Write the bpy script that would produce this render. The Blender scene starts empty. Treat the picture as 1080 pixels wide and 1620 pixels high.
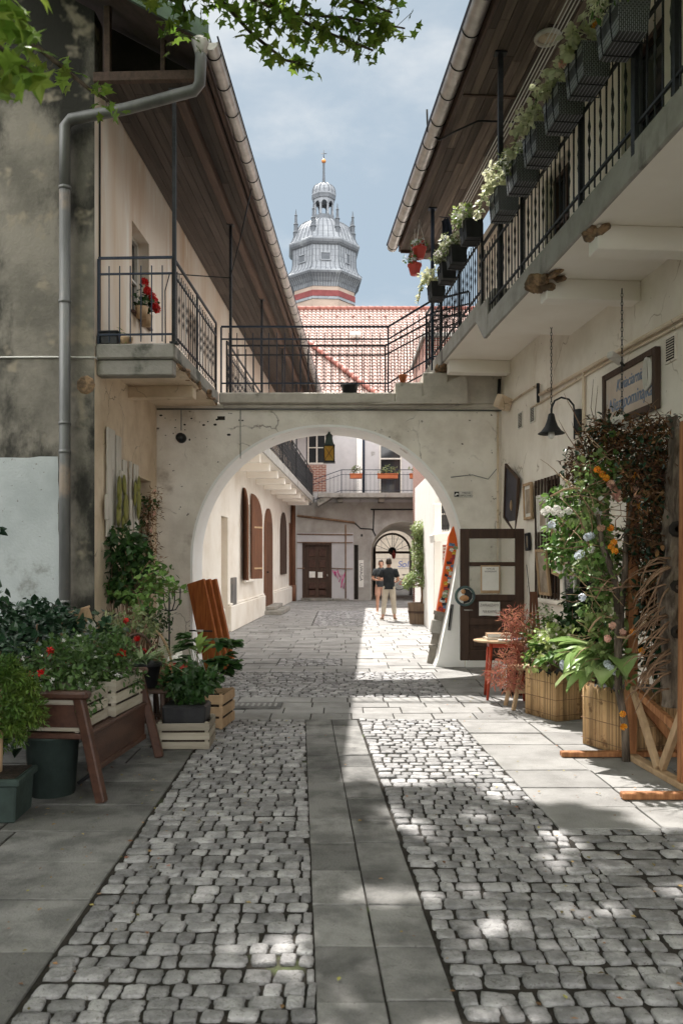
import bpy, math, random
from mathutils import Vector, Matrix, Quaternion, noise
R = random.Random(7)
V = Vector
PI = math.pi
F, HZ, CX, CH = 1260.0, 888.0, 540.0, 1.7
SC = bpy.context.scene
COL = SC.collection

def at(px, py, Y):
    return V(((px - CX) * Y / F, Y, CH + (HZ - py) * Y / F))

def gr(px, py, z=0.0):
    Y = F * (CH - z) / (py - HZ)
    return V(((px - CX) * Y / F, Y, z))

# ------------------------------------------------------------------ materials
def MAT(name, c1, c2=None, sc=3.0, det=6, lo=.35, hi=.65, rough=.8, bump=.15, bsc=40.0, metal=0.0, isl=0.0,
        st=(1, 1, 1), c3=None, sc3=1.0, lo3=.55, hi3=.68, st3=(1, 1, 1), trans=0.0, spec=.3, hue=0.0, c4=None, sc4=9, lo4=.62, hi4=.66, brick=None, crack=None):
    m = bpy.data.materials.new(name); m.use_nodes = True
    nt = m.node_tree; n = nt.nodes; L = nt.links
    p = n['Principled BSDF']
    p.inputs['Roughness'].default_value = rough
    p.inputs['Metallic'].default_value = metal
    p.inputs['Specular IOR Level'].default_value = spec
    tc = n.new('ShaderNodeTexCoord')
    def nz(scale, stretch, detail=det):
        mp = n.new('ShaderNodeMapping'); mp.inputs['Scale'].default_value = stretch
        L.new(tc.outputs['Object'], mp.inputs['Vector'])
        t = n.new('ShaderNodeTexNoise'); t.inputs['Scale'].default_value = scale
        t.inputs['Detail'].default_value = detail; t.inputs['Roughness'].default_value = .62
        L.new(mp.outputs['Vector'], t.inputs['Vector'])
        return t.outputs['Fac']
    def mr(sock, a, b):
        r = n.new('ShaderNodeMapRange'); r.interpolation_type = 'SMOOTHSTEP'
        r.inputs['From Min'].default_value = a; r.inputs['From Max'].default_value = b
        L.new(sock, r.inputs['Value']); return r.outputs['Result']
    def mix(fac, a, b):
        x = n.new('ShaderNodeMix'); x.data_type = 'RGBA'
        L.new(fac, x.inputs[0])
        for s, i in ((a, 6), (b, 7)):
            if isinstance(s, tuple): x.inputs[i].default_value = (*s, 1)
            else: L.new(s, x.inputs[i])
        return x.outputs[2]
    c = c1
    if c2: c = mix(mr(nz(sc, st), lo, hi), c, c2)
    if brick:
        b = n.new('ShaderNodeTexBrick'); b.inputs['Scale'].default_value = brick[0]
        b.inputs['Mortar Size'].default_value = brick[3]
        b.inputs['Brick Width'].default_value = brick[1]; b.inputs['Row Height'].default_value = brick[2]
        mp = n.new('ShaderNodeMapping'); mp.inputs['Rotation'].default_value = brick[5]
        L.new(tc.outputs['Object'], mp.inputs['Vector']); L.new(mp.outputs['Vector'], b.inputs['Vector'])
        c = mix(b.outputs['Fac'], c, brick[4])
    if c3: c = mix(mr(nz(sc3, st3), lo3, hi3), c, c3)
    if c4: c = mix(mr(nz(sc4, (1, 1, 1), 3), lo4, hi4), c, c4)
    if crack:
        mp = n.new('ShaderNodeMapping'); L.new(tc.outputs['Object'], mp.inputs['Vector'])
        wn_ = n.new('ShaderNodeTexNoise'); wn_.inputs['Scale'].default_value = 3; wn_.inputs['Detail'].default_value = 6; L.new(tc.outputs['Object'], wn_.inputs['Vector'])
        av = n.new('ShaderNodeVectorMath'); av.operation = 'MULTIPLY_ADD'; L.new(wn_.outputs['Color'], av.inputs[0]); av.inputs[1].default_value = (.35, .35, .35); L.new(mp.outputs['Vector'], av.inputs[2])
        vo = n.new('ShaderNodeTexVoronoi'); vo.feature = 'DISTANCE_TO_EDGE'; vo.inputs['Scale'].default_value = crack[0]; L.new(av.outputs[0], vo.inputs['Vector'])
        lt = n.new('ShaderNodeMapRange'); lt.inputs['From Min'].default_value = 0; lt.inputs['From Max'].default_value = crack[1]; lt.inputs['To Min'].default_value = 1; lt.inputs['To Max'].default_value = 0; L.new(vo.outputs['Distance'], lt.inputs['Value'])
        ml = n.new('ShaderNodeMath'); ml.operation = 'MULTIPLY'; L.new(lt.outputs['Result'], ml.inputs[0]); L.new(mr(nz(1.1, (1, 1, 1), 3), .5, .62), ml.inputs[1])
        c = mix(ml.outputs[0], c, crack[2])
    if isl or hue:
        g = n.new('ShaderNodeNewGeometry')
        h = n.new('ShaderNodeHueSaturation')
        if isinstance(c, tuple): h.inputs['Color'].default_value = (*c, 1)
        else: L.new(c, h.inputs['Color'])
        r = n.new('ShaderNodeMapRange'); r.inputs['To Min'].default_value = 1 - isl; r.inputs['To Max'].default_value = 1 + isl
        L.new(g.outputs['Random Per Island'], r.inputs['Value']); L.new(r.outputs['Result'], h.inputs['Value'])
        if hue:
            w = n.new('ShaderNodeTexWhiteNoise'); w.noise_dimensions = '1D'
            L.new(g.outputs['Random Per Island'], w.inputs['W'])
            r2 = n.new('ShaderNodeMapRange'); r2.inputs['To Min'].default_value = .5 - hue; r2.inputs['To Max'].default_value = .5 + hue
            L.new(w.outputs['Value'], r2.inputs['Value']); L.new(r2.outputs['Result'], h.inputs['Hue'])
        c = h.outputs['Color']
    if isinstance(c, tuple): p.inputs['Base Color'].default_value = (*c, 1)
    else: L.new(c, p.inputs['Base Color'])
    if bump:
        b = n.new('ShaderNodeBump'); b.inputs['Strength'].default_value = bump; b.inputs['Distance'].default_value = .02
        L.new(nz(bsc, st, 4), b.inputs['Height']); L.new(b.outputs['Normal'], p.inputs['Normal'])
    if trans:
        t = n.new('ShaderNodeBsdfTranslucent')
        if isinstance(c, tuple): t.inputs['Color'].default_value = (*c, 1)
        else: L.new(c, t.inputs['Color'])
        mx = n.new('ShaderNodeMixShader'); mx.inputs['Fac'].default_value = trans
        L.new(p.outputs[0], mx.inputs[1]); L.new(t.outputs[0], mx.inputs[2])
        L.new(mx.outputs[0], n['Material Output'].inputs['Surface'])
    return m

def GLASS(name, tint=(.8, .85, .85), clear=.6, rough=.03):
    m = bpy.data.materials.new(name); m.use_nodes = True
    nt = m.node_tree; n = nt.nodes; L = nt.links
    p = n['Principled BSDF']; p.inputs['Base Color'].default_value = (*tint, 1); p.inputs['Roughness'].default_value = rough
    t = n.new('ShaderNodeBsdfTransparent'); t.inputs['Color'].default_value = (.95, .96, .95, 1)
    mx = n.new('ShaderNodeMixShader'); mx.inputs['Fac'].default_value = clear
    L.new(p.outputs[0], mx.inputs[1]); L.new(t.outputs[0], mx.inputs[2]); L.new(mx.outputs[0], n['Material Output'].inputs['Surface'])
    return m

# ------------------------------------------------------------------ mesh builder
class MB:
    def __init__(s, M=None):
        s.v = []; s.f = []; s.M = M; s.sm = []
    def add(s, vs, fs, smooth=False):
        k = len(s.v)
        if s.M is not None: vs = [s.M @ V(p) for p in vs]
        s.v += [tuple(p) for p in vs]
        s.f += [tuple(i + k for i in f) for f in fs]
        s.sm += [smooth] * len(fs)
    def quad(s, a, b, c, d): s.add([a, b, c, d], [(0, 1, 2, 3)])
    def box(s, c, size, rot=None, bev=0.0, taper=None):
        hx, hy, hz = size[0] / 2, size[1] / 2, size[2] / 2
        if rot is None: Q = Matrix.Identity(3)
        elif isinstance(rot, (int, float)): Q = Matrix.Rotation(rot, 3, 'Z')
        elif isinstance(rot, tuple): Q = Matrix.Rotation(rot[2], 3, 'Z') @ Matrix.Rotation(rot[1], 3, 'Y') @ Matrix.Rotation(rot[0], 3, 'X')
        else: Q = rot.to_3x3()
        c = V(c); vs = []
        b = min(bev, hx * .9, hy * .9, hz * .9)
        if b <= 0:
            for sx in (-1, 1):
                for sy in (-1, 1):
                    for sz in (-1, 1):
                        k = taper if (taper and sz > 0) else 1
                        vs.append(c + Q @ V((sx * hx * k, sy * hy * k, sz * hz)))
            s.add(vs, [(0, 1, 3, 2), (4, 6, 7, 5), (0, 4, 5, 1), (2, 3, 7, 6), (0, 2, 6, 4), (1, 5, 7, 3)])
            return
        idx = {}
        for sx in (-1, 1):
            for sy in (-1, 1):
                for sz in (-1, 1):
                    k = taper if (taper and sz > 0) else 1
                    for ax in range(3):
                        p = [sx * (hx * k - b), sy * (hy * k - b), sz * (hz - b)]
                        p[ax] += (sx, sy, sz)[ax] * b
                        idx[(sx, sy, sz, ax)] = len(vs); vs.append(c + Q @ V(p))
        fs = []
        for ax in range(3):
            o = [i for i in range(3) if i != ax]
            for sg in (-1, 1):
                q = []
                for a, d in ((-1, -1), (1, -1), (1, 1), (-1, 1)):
                    t = [0, 0, 0]; t[ax] = sg; t[o[0]] = a; t[o[1]] = d
                    q.append(idx[(*t, ax)])
                if (sg > 0) == (ax == 1): q.reverse()
                fs.append(tuple(q))
        for ax in range(3):
            o = [i for i in range(3) if i != ax]
            for a in (-1, 1):
                for d in (-1, 1):
                    t0 = [0, 0, 0]; t1 = [0, 0, 0]
                    t0[ax] = -1; t1[ax] = 1
                    for t in (t0, t1): t[o[0]] = a; t[o[1]] = d
                    fs.append((idx[(*t0, o[0])], idx[(*t1, o[0])], idx[(*t1, o[1])], idx[(*t0, o[1])]))
        for sx in (-1, 1):
            for sy in (-1, 1):
                for sz in (-1, 1):
                    fs.append(tuple(idx[(sx, sy, sz, a)] for a in range(3)))
        s.add(vs, fs)
    def bb(s, x0, x1, y0, y1, z0, z1, bev=0.0):
        s.box(((x0 + x1) / 2, (y0 + y1) / 2, (z0 + z1) / 2), (abs(x1 - x0), abs(y1 - y0), abs(z1 - z0)), None, bev)
    def bar(s, a, b, w, h, bev=0.0, up=(0, 0, 1)):
        a = V(a); b = V(b); d = b - a; l = d.length; d = d / l
        u = V(up)
        if abs(d.dot(u)) > .98: u = V((0, 1, 0))
        x = d.cross(u).normalized(); z = x.cross(d)
        Q = Matrix((x, d, z)).transposed()
        s.box((a + b) / 2, (w, l, h), Q, bev)
    def tube(s, pts, r, seg=8, cap=True, smooth=True):
        pts = [V(p) for p in pts]; n = len(pts)
        rr = r if isinstance(r, (list, tuple)) else [r] * n
        vs = []; fs = []
        t = (pts[1] - pts[0]).normalized()
        u = t.orthogonal().normalized()
        for i in range(n):
            t2 = (pts[min(i + 1, n - 1)] - pts[max(i - 1, 0)])
            if t2.length < 1e-9: t2 = t.copy()
            t2.normalize()
            u = (u - t2 * u.dot(t2))
            u = u.normalized() if u.length > 1e-6 else t2.orthogonal().normalized()
            w = t2.cross(u)
            for k in range(seg):
                a = 2 * PI * k / seg
                vs.append(pts[i] + (u * math.cos(a) + w * math.sin(a)) * rr[i])
        for i in range(n - 1):
            for k in range(seg):
                k2 = (k + 1) % seg
                fs.append((i * seg + k, i * seg + k2, (i + 1) * seg + k2, (i + 1) * seg + k))
        if cap:
            fs.append(tuple(range(seg - 1, -1, -1))); fs.append(tuple((n - 1) * seg + k for k in range(seg)))
        s.add(vs, fs, smooth)
    def lathe(s, prof, seg=16, c=(0, 0, 0), ph=0.0, smooth=True, Q=None, cap=True):
        c = V(c); vs = []; fs = []; n = len(prof)
        for r, z in prof:
            for k in range(seg):
                a = ph + 2 * PI * k / seg
                p = V((r * math.cos(a), r * math.sin(a), z))
                if Q is not None: p = Q @ p
                vs.append(c + p)
        for i in range(n - 1):
            for k in range(seg):
                k2 = (k + 1) % seg
                fs.append((i * seg + k, i * seg + k2, (i + 1) * seg + k2, (i + 1) * seg + k))
        if cap:
            fs.append(tuple(range(seg - 1, -1, -1))); fs.append(tuple((n - 1) * seg + k for k in range(seg)))
        s.add(vs, fs, smooth)
    def prism(s, poly, d, X=(1, 0, 0), Y=(0, 0, 1), O=(0, 0, 0)):
        """poly in the plane (X,Y) through O, extruded by vector d"""
        X = V(X); Y = V(Y); O = V(O); d = V(d); n = len(poly)
        a = [O + X * p[0] + Y * p[1] for p in poly]
        vs = a + [p + d for p in a]
        fs = [tuple(range(n)), tuple(range(2 * n - 1, n - 1, -1))]
        fs += [(i, i + n, (i + 1) % n + n, (i + 1) % n) for i in range(n)]
        s.add(vs, fs)
    def wall(s, O, U, N, u0, u1, z0, z1, ops=(), depth=.2):
        """face in plane U/z with rectangular recessed openings (a,b,c,d)"""
        O = V(O); U = V(U); N = V(N)
        us = sorted(set([u0, u1] + [x for o in ops for x in o[:2]])); zs = sorted(set([z0, z1] + [x for o in ops for x in o[2:4]]))
        P = lambda u, z, d=0: O + U * u + V((0, 0, z)) - N * d
        for i in range(len(us) - 1):
            for j in range(len(zs) - 1):
                cu = (us[i] + us[i + 1]) / 2; cz = (zs[j] + zs[j + 1]) / 2
                if any(o[0] < cu < o[1] and o[2] < cz < o[3] for o in ops): continue
                s.quad(P(us[i], zs[j]), P(us[i + 1], zs[j]), P(us[i + 1], zs[j + 1]), P(us[i], zs[j + 1]))
        for a, b, c, d in [o[:4] for o in ops]:
            for p, q in (((a, c), (a, d)), ((a, d), (b, d)), ((b, d), (b, c)), ((b, c), (a, c))):
                s.quad(P(*p), P(*q), P(*q, depth), P(*p, depth))
    def leaf(s, p, d, nrm, L, W, kind='oval'):
        p = V(p); d = V(d).normalized(); x = d.cross(V(nrm))
        x = x.normalized() if x.length > 1e-5 else d.orthogonal().normalized()
        z = x.cross(d)
        if kind == 'oval':
            q = [(0, 0, 0), (.33, .42, .1), (.75, .34, .06), (1, 0, -.1), (.75, -.34, .06), (.33, -.42, .1), (.5, 0, -.03)]
            fs = [(0, 6, 1), (1, 6, 2), (2, 6, 3), (3, 6, 4), (4, 6, 5), (5, 6, 0)]
        elif kind == 'small':
            q = [(0, 0, 0), (.5, .45, .08), (1, 0, 0), (.5, -.45, .08)]
            fs = [(0, 2, 1), (0, 3, 2)]
        elif kind == 'maple':
            q = [(0, 0, 0), (.02, .3, .02), (-.08, .55, -.02), (.28, .34, .03), (.5, .62, -.05), (.6, .22, .03), (1.05, 0, -.08),
                 (.6, -.22, .03), (.5, -.62, -.05), (.28, -.34, .03), (-.08, -.55, -.02), (.02, -.3, .02), (.35, 0, .0)]
            fs = [(i, 12, i + 1) for i in range(11)] + [(11, 12, 0)]
        elif kind == 'ivy':
            q = [(0, 0, 0), (.0, .45, .0), (.35, .4, .06), (.6, .28, .05), (1, 0, -.05), (.6, -.28, .05), (.35, -.4, .06), (0, -.45, 0), (.4, 0, -.03)]
            fs = [(i, 8, i + 1) for i in range(7)] + [(7, 8, 0)]
        elif kind == 'blade':
            q = []
            for i in range(6):
                t = i / 5; w = .5 * math.sin(PI * (.12 + .86 * t)) ; h = -.9 * t * t
                q += [(t * .8, w, h), (t * .8, -w, h)]
            fs = [(2 * i, 2 * i + 1, 2 * i + 3, 2 * i + 2) for i in range(5)]
        elif kind == 'hosta':
            q = []
            for i in range(7):
                t = i / 6; w = .5 * (math.sin(PI * min(1, t * 1.02)) ** .75) if 0 < t < 1 else .02; h = .22 * math.sin(PI * t * .75) - .5 * t * t
                q += [(t, w, h + .08), (t, w * .5, h + .01), (t, 0, h - .04), (t, -w * .5, h + .01), (t, -w, h + .08)]
            fs = [(5 * i + j, 5 * i + j + 1, 5 * i + j + 6, 5 * i + j + 5) for i in range(6) for j in range(4)]
        elif kind == 'flower':
            q = [(0, 0, 0)]; fs = []
            for k in range(5):
                a = 2 * PI * k / 5; k0 = len(q)
                for da, r, h in ((-.45, .75, .1), (0, 1, .2), (.45, .75, .1)):
                    q.append((math.cos(a + da) * r, math.sin(a + da) * r, h))
                fs += [(0, k0, k0 + 1), (0, k0 + 1, k0 + 2)]
        s.add([p + d * (a * L) + x * (b * W) + z * (c * L) for a, b, c in q], fs, kind in ('hosta', 'blade', 'oval'))
    def build(s, name, mat, parent=None, world=False):
        me = bpy.data.meshes.new(name)
        vs = s.v
        if parent is not None and world:
            r = parent
            while r.parent: r = r.parent
            Mi = r.matrix_basis.inverted()
            vs = [tuple(Mi @ V(p)) for p in vs]
        me.from_pydata(vs, [], s.f); me.update()
        me.polygons.foreach_set('use_smooth', s.sm)
        if mat: me.materials.append(mat)
        o = bpy.data.objects.new(name, me); COL.objects.link(o)
        if parent is not None: o.parent = parent
        return o

def tag(o, label=None, cat=None, group=None, kind=None):
    if label: o['label'] = label
    if cat: o['category'] = cat
    if group: o['group'] = group
    if kind: o['kind'] = kind
    return o

def thing(name, label, cat, loc=(0, 0, 0), rz=0.0, group=None):
    o = bpy.data.objects.new(name, None); COL.objects.link(o); o.empty_display_size = .1
    o.location = loc; o.rotation_euler = (0, 0, rz)
    return tag(o, label, cat, group)

def solo(mb, name, mat, label, cat, group=None, kind=None):
    xs, ys, zs = zip(*mb.v)
    c = V(((min(xs) + max(xs)) / 2, (min(ys) + max(ys)) / 2, min(zs)))
    mb.v = [tuple(V(p) - c) for p in mb.v]
    o = mb.build(name, mat); o.location = c
    return tag(o, label, cat, group, kind)

def structure(mb, name, mat):
    return tag(mb.build(name, mat), kind='structure')

def text(parent, name, s, size, M, mat, shear=0.0, sx=1.0, ext=.001, world=True):
    cu = bpy.data.curves.new(name, 'FONT'); cu.body = s; cu.size = size; cu.shear = shear; cu.extrude = ext
    cu.align_x = 'CENTER'; cu.align_y = 'CENTER'
    t = bpy.data.objects.new(name, cu); COL.objects.link(t)
    dg = bpy.context.evaluated_depsgraph_get()
    me = bpy.data.meshes.new_from_object(t.evaluated_get(dg))
    bpy.data.objects.remove(t); bpy.data.curves.remove(cu)
    mb = MB(M @ Matrix.Diagonal((sx, 1, 1, 1)))
    mb.add([v.co.copy() for v in me.vertices], [tuple(p.vertices) for p in me.polygons])
    bpy.data.meshes.remove(me)
    return mb.build(name, mat, parent, world)

def frame_mat(O, X, Y):
    X = V(X).normalized(); Y = V(Y).normalized(); Z = X.cross(Y).normalized()
    return Matrix(((X.x, Y.x, Z.x, O[0]), (X.y, Y.y, Z.y, O[1]), (X.z, Y.z, Z.z, O[2]), (0, 0, 0, 1)))

def rv(r=R):
    while True:
        p = V((r.uniform(-1, 1), r.uniform(-1, 1), r.uniform(-1, 1)))
        if .05 < p.length < 1: return p

def clump(mb, c, rad, n, L, W, kind, up=.4, out=.6, jit=.35):
    """leaves scattered through an ellipsoid, facing outward and up"""
    c = V(c); rad = V(rad) if not isinstance(rad, (int, float)) else V((rad,) * 3)
    for _ in range(n):
        q = rv(); q = q * (q.length ** -.35)
        p = c + V((q.x * rad.x, q.y * rad.y, q.z * rad.z))
        d = (q * out + rv() * .8 + V((0, 0, -.15))).normalized()
        nr = (V((0, 0, 1)) * up + q.normalized() * .6 + rv() * .5)
        k = R.uniform(1 - jit, 1 + jit)
        mb.leaf(p, d, nr, L * k, W * k, kind)

def bush(mb, c, rad, nc, n, cr, L, W, kind, up=.4, inner=0):
    """several clumps on the shell of an ellipsoid"""
    c = V(c); rad = V(rad) if not isinstance(rad, (int, float)) else V((rad,) * 3); cs = []
    for _ in range(nc):
        q = rv(); q = q.normalized() * R.uniform(.55, 1.0)
        p = c + V((q.x * rad.x, q.y * rad.y, q.z * rad.z)); cs.append(p)
        clump(mb, p, cr * R.uniform(.7, 1.3), n, L, W, kind, up)
    if inner: clump(mb, c, rad * .8, inner, L, W, kind, up)
    return cs

def stems(mb, base, ends, r=.006, sag=0.0, seg=5):
    base = V(base)
    for e in ends:
        e = V(e); m = (base + e) / 2 + rv() * (e - base).length * .12 + V((0, 0, sag))
        mb.tube([base + rv() * r * 2, base.lerp(m, .6) + rv() * .01, m, e], [r, r * .8, r * .65, r * .35], seg)

def skin(name, J, E, mat, parent, sub=2):
    """J: {joint: (pos, rx, ry)}, E: list of joint pairs -> one smooth grown mesh"""
    me = bpy.data.meshes.new(name); ks = list(J); ix = {k: i for i, k in enumerate(ks)}
    me.from_pydata([J[k][0] for k in ks], [(ix[a], ix[b]) for a, b in E], [])
    o = bpy.data.objects.new(name, me); COL.objects.link(o)
    md = o.modifiers.new('s', 'SKIN'); md.use_smooth_shade = True
    o.modifiers.new('b', 'SUBSURF').levels = sub
    for i, k in enumerate(ks):
        sv = me.skin_vertices[0].data[i]; sv.radius = (J[k][1], J[k][2] if len(J[k]) > 2 else J[k][1]); sv.use_root = (i == 0)
    dg = bpy.context.evaluated_depsgraph_get()
    m2 = bpy.data.meshes.new_from_object(o.evaluated_get(dg)); m2.name = name
    bpy.data.objects.remove(o); bpy.data.meshes.remove(me)
    m2.materials.clear(); m2.materials.append(mat)
    m2.polygons.foreach_set('use_smooth', [True] * len(m2.polygons))
    o = bpy.data.objects.new(name, m2); COL.objects.link(o); o.parent = parent
    return o

# ------------------------------------------------------------------ palette
m_cream = MAT('cream plaster', (.74, .62, .48), (.56, .44, .31), 1.6, 8, .35, .72, .9, .35, 30, crack=(1.3, .012, (.25, .19, .13)), c3=(.27, .21, .15), sc3=1.1, lo3=.58, hi3=.75, st3=(1, 1, .45), c4=(.2, .17, .14), sc4=26, lo4=.70, hi4=.74)
m_leftup = MAT('streaked plaster', (.72, .63, .54), (.60, .44, .31), 1.5, 8, .4, .7, .9, .2, 30, st=(1, 1.2, .12), c3=(.80, .76, .70), sc3=2.2, lo3=.5, hi3=.7, st3=(1, 1, .2))
m_rwall = MAT('pale warm plaster', (.87, .805, .72), (.75, .68, .59), 1.2, 8, .35, .7, .9, .15, 22, c3=(.60, .50, .39), sc3=.8, lo3=.54, hi3=.72, st3=(1, 1, .5), c4=(.33, .26, .19), sc4=14, lo4=.69, hi4=.75, crack=(.9, .009, (.36, .28, .2)))
m_arch = MAT('grey cream plaster', (.86, .81, .735), (.66, .605, .53), 1.4, 9, .36, .68, .9, .4, 24, crack=(1.1, .012, (.28, .24, .2)), c3=(.44, .38, .315), sc3=1.5, lo3=.56, hi3=.72, c4=(.15, .13, .11), sc4=8, lo4=.665, hi4=.70)
m_white = MAT('white limewash', (.90, .89, .87), (.85, .835, .80), 3, 8, .4, .8, .85, .2, 25, c3=(.5, .46, .4), sc3=2.5, lo3=.66, hi3=.74)
m_court = MAT('peeling white plaster', (.76, .715, .65), (.66, .60, .52), 1.1, 9, .4, .7, .9, .25, 25, c3=(.38, .32, .25), sc3=2.2, lo3=.63, hi3=.72, st3=(1, 1, .6))
m_far = MAT('grey dirty plaster', (.40, .38, .35), (.28, .26, .24), 1, 9, .35, .7, .9, .2, 20, c3=(.5, .49, .47), sc3=.8, lo3=.5, hi3=.7)
m_lilac = MAT('pale grey plaster', (.52, .51, .52), (.44, .43, .44), 1, 8, .35, .7, .9, .15, 20, c3=(.3, .29, .28), sc3=2, lo3=.66, hi3=.7)
m_conc = MAT('mossy concrete', (.30, .28, .25), (.20, .19, .165), 3, 8, .35, .7, .9, .4, 20, c3=(.09, .09, .075), sc3=2.2, lo3=.52, hi3=.66)
m_fascia = MAT('grey concrete edge', (.36, .345, .32), (.27, .255, .23), 4, 8, .35, .7, .9, .3, 25, c3=(.13, .12, .11), sc3=2, lo3=.56, hi3=.68, st3=(1, 1, .3))
m_soffp = MAT('cream slab underside', (.90, .86, .80), (.84, .79, .72), 1, 8, .35, .7, .9, .15, 15, c3=(.6, .51, .41), sc3=1.2, lo3=.63, hi3=.72)
m_brick = MAT('red brick', (.30, .11, .08), (.22, .075, .055), 6, 6, .35, .7, .9, .2, 30, brick=(1, .25, .075, .012, (.45, .40, .35), (PI / 2, 0, 0)))
m_break = MAT('broken plaster and brick', (.34, .22, .13), (.13, .09, .06), 9, 8, .4, .6, .95, .8, 18)
m_zinc = MAT('weathered zinc', (.56, .53, .50), (.42, .395, .37), 5, 6, .35, .7, .45, .1, 30, metal=.55, spec=.5)
m_zincd = MAT('dull zinc pipe', (.22, .22, .215), (.13, .13, .13), 2.5, 8, .3, .7, .5, .15, 18, metal=.35, st=(1, 1, .3), c3=(.33, .27, .22), sc3=1.4, lo3=.55, hi3=.7)
m_iron = MAT('black painted iron', (.016, .017, .02), (.03, .031, .034), 20, 4, .4, .7, .5, .1, 60, spec=.3)
m_ironb = MAT('blue black iron', (.018, .028, .05), (.03, .04, .065), 14, 4, .4, .7, .5, .1, 60, spec=.3)
m_soffl = MAT('dark stained boards', (.088, .07, .06), (.055, .043, .037), 2.5, 8, .35, .7, .75, .35, 20, isl=.22, st=(7, .35, 7))
m_soffr = MAT('grey brown boards', (.18, .14, .112), (.085, .066, .054), 2.2, 8, .32, .7, .8, .4, 20, isl=.5, st=(7, .35, 7), c3=(.36, .30, .245), sc3=3, lo3=.58, hi3=.72, st3=(6, .3, 6))
m_beam = MAT('brown eave beam', (.12, .078, .06), (.075, .05, .04), 3, 8, .35, .7, .75, .3, 20, st=(6, .4, 6))
m_dark = MAT('dark void boards', (.03, .024, .02), (.018, .015, .013), 4, 4, .4, .7, .9, .2, 20)
m_green = MAT('green painted sheet', (.13, .19, .13), (.09, .13, .095), 4, 6, .35, .7, .6, .1, 30)
m_roofd = MAT('dark roof covering', (.12, .08, .07), (.08, .06, .05), 4, 6, .35, .7, .9, .2, 20)
m_dwood = MAT('dark brown wood', (.075, .042, .028), (.045, .026, .018), 3, 8, .35, .7, .55, .25, 25, st=(4, 4, .5))
m_shut = MAT('brown shutter wood', (.17, .075, .04), (.11, .05, .03), 3, 8, .35, .7, .6, .25, 25, st=(5, 5, .5))
m_orange = MAT('orange stained wood', (.42, .135, .037), (.25, .065, .018), 3.5, 9, .35, .65, .55, .25, 25, st=(9, 9, .7), c4=(.16, .05, .02), sc4=7, lo4=.70, hi4=.73)
m_timber = MAT('orange brown timber', (.44, .20, .085), (.25, .10, .04), 4, 9, .35, .65, .7, .4, 25, st=(7, 7, .6), c3=(.28, .12, .05), sc3=4, lo3=.6, hi3=.7)
m_raw = MAT('raw pale wood', (.48, .33, .20), (.36, .24, .14), 4, 8, .35, .7, .75, .25, 25, st=(3, 3, 1))
m_crate = MAT('weathered crate wood', (.40, .36, .29), (.27, .235, .185), 3, 8, .3, .7, .85, .4, 20, isl=.18, st=(.6, .6, 4))
m_crateb = MAT('bleached crate wood', (.50, .46, .38), (.34, .30, .235), 3, 8, .3, .7, .85, .3, 20, isl=.15, st=(.6, .6, 4))
m_bench = MAT('chestnut bench wood', (.085, .04, .027), (.045, .021, .015), 3, 8, .35, .7, .42, .15, 25, st=(4, 1, 4))
m_red = MAT('red lacquered legs', (.42, .06, .025), (.30, .04, .018), 4, 5, .35, .7, .4, .05, 30)
m_term = MAT('terracotta', (.52, .17, .075), (.42, .13, .06), 6, 6, .35, .7, .8, .1, 30)
m_redpl = MAT('red plastic pot', (.50, .06, .045), (.42, .05, .04), 6, 4, .35, .7, .4, .02, 30)
m_ratt = MAT('grey rattan weave', (.33, .34, .365), (.22, .225, .245), 30, 3, .35, .7, .5, .5, 120, brick=(1, .03, .014, .0035, (.04, .04, .043), (PI / 2, 0, PI / 2)), spec=.5)
m_blk = MAT('black plastic', (.016, .016, .018), (.028, .028, .03), 8, 4, .35, .7, .5, .05, 40)
m_soil = MAT('dark soil', (.05, .035, .025), (.025, .018, .013), 30, 6, .4, .6, .95, .8, 60)
m_reed = MAT('dry reed', (.50, .33, .17), (.36, .22, .105), 5, 6, .3, .7, .7, .1, 30, isl=.35, st=(1, 1, .4), c3=(.22, .125, .06), sc3=9, lo3=.58, hi3=.66)
m_pot = MAT('green grey painted pot', (.04, .06, .054), (.025, .037, .033), 5, 6, .35, .7, .7, .2, 30)
m_bark = MAT('grey gnarled bark', (.22, .175, .135), (.07, .052, .04), 5, 9, .35, .62, .95, 1.0, 16, st=(2.5, 2.5, .5), c3=(.36, .31, .26), sc3=4, lo3=.6, hi3=.72, st3=(2, 2, .6))
m_twig = MAT('brown twig', (.26, .16, .10), (.15, .09, .055), 8, 5, .35, .7, .85, .3, 40)
m_grass = MAT('dry brown grass', (.22, .115, .05), (.12, .06, .03), 6, 4, .35, .7, .9, 0, isl=.5, hue=.015, trans=.2)
m_redgr = MAT('dry red bracken', (.46, .20, .13), (.34, .13, .09), 6, 4, .35, .7, .9, 0, isl=.35, hue=.02, trans=.25)
def LEAF(name, c1, c2, isl=.35, hue=.015, trans=.32, rough=.45): return MAT(name, c1, c2, 1.7, 3, .4, .6, rough, 0, isl=isl, hue=hue, trans=trans, spec=.4)
l_maple = LEAF('maple leaf', (.15, .25, .035), (.25, .36, .06), .4, .02, .5)
l_ivy = LEAF('dark ivy leaf', (.014, .04, .02), (.024, .058, .026), .45, .012, .12, .32)
l_deep = LEAF('deep green leaf', (.024, .06, .015), (.045, .10, .026))
l_mid = LEAF('mid green leaf', (.085, .17, .035), (.15, .26, .06))
l_pale = LEAF('pale variegated leaf', (.60, .62, .40), (.76, .75, .55), .2, .01)
l_lime = LEAF('lime leaf', (.26, .37, .09), (.40, .47, .16), .25)
l_hosta = LEAF('hosta leaf', (.27, .40, .13), (.42, .52, .25), .22, .012, .3, .38)
l_conif = LEAF('conifer spray', (.06, .12, .02), (.12, .19, .03), .4)
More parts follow.
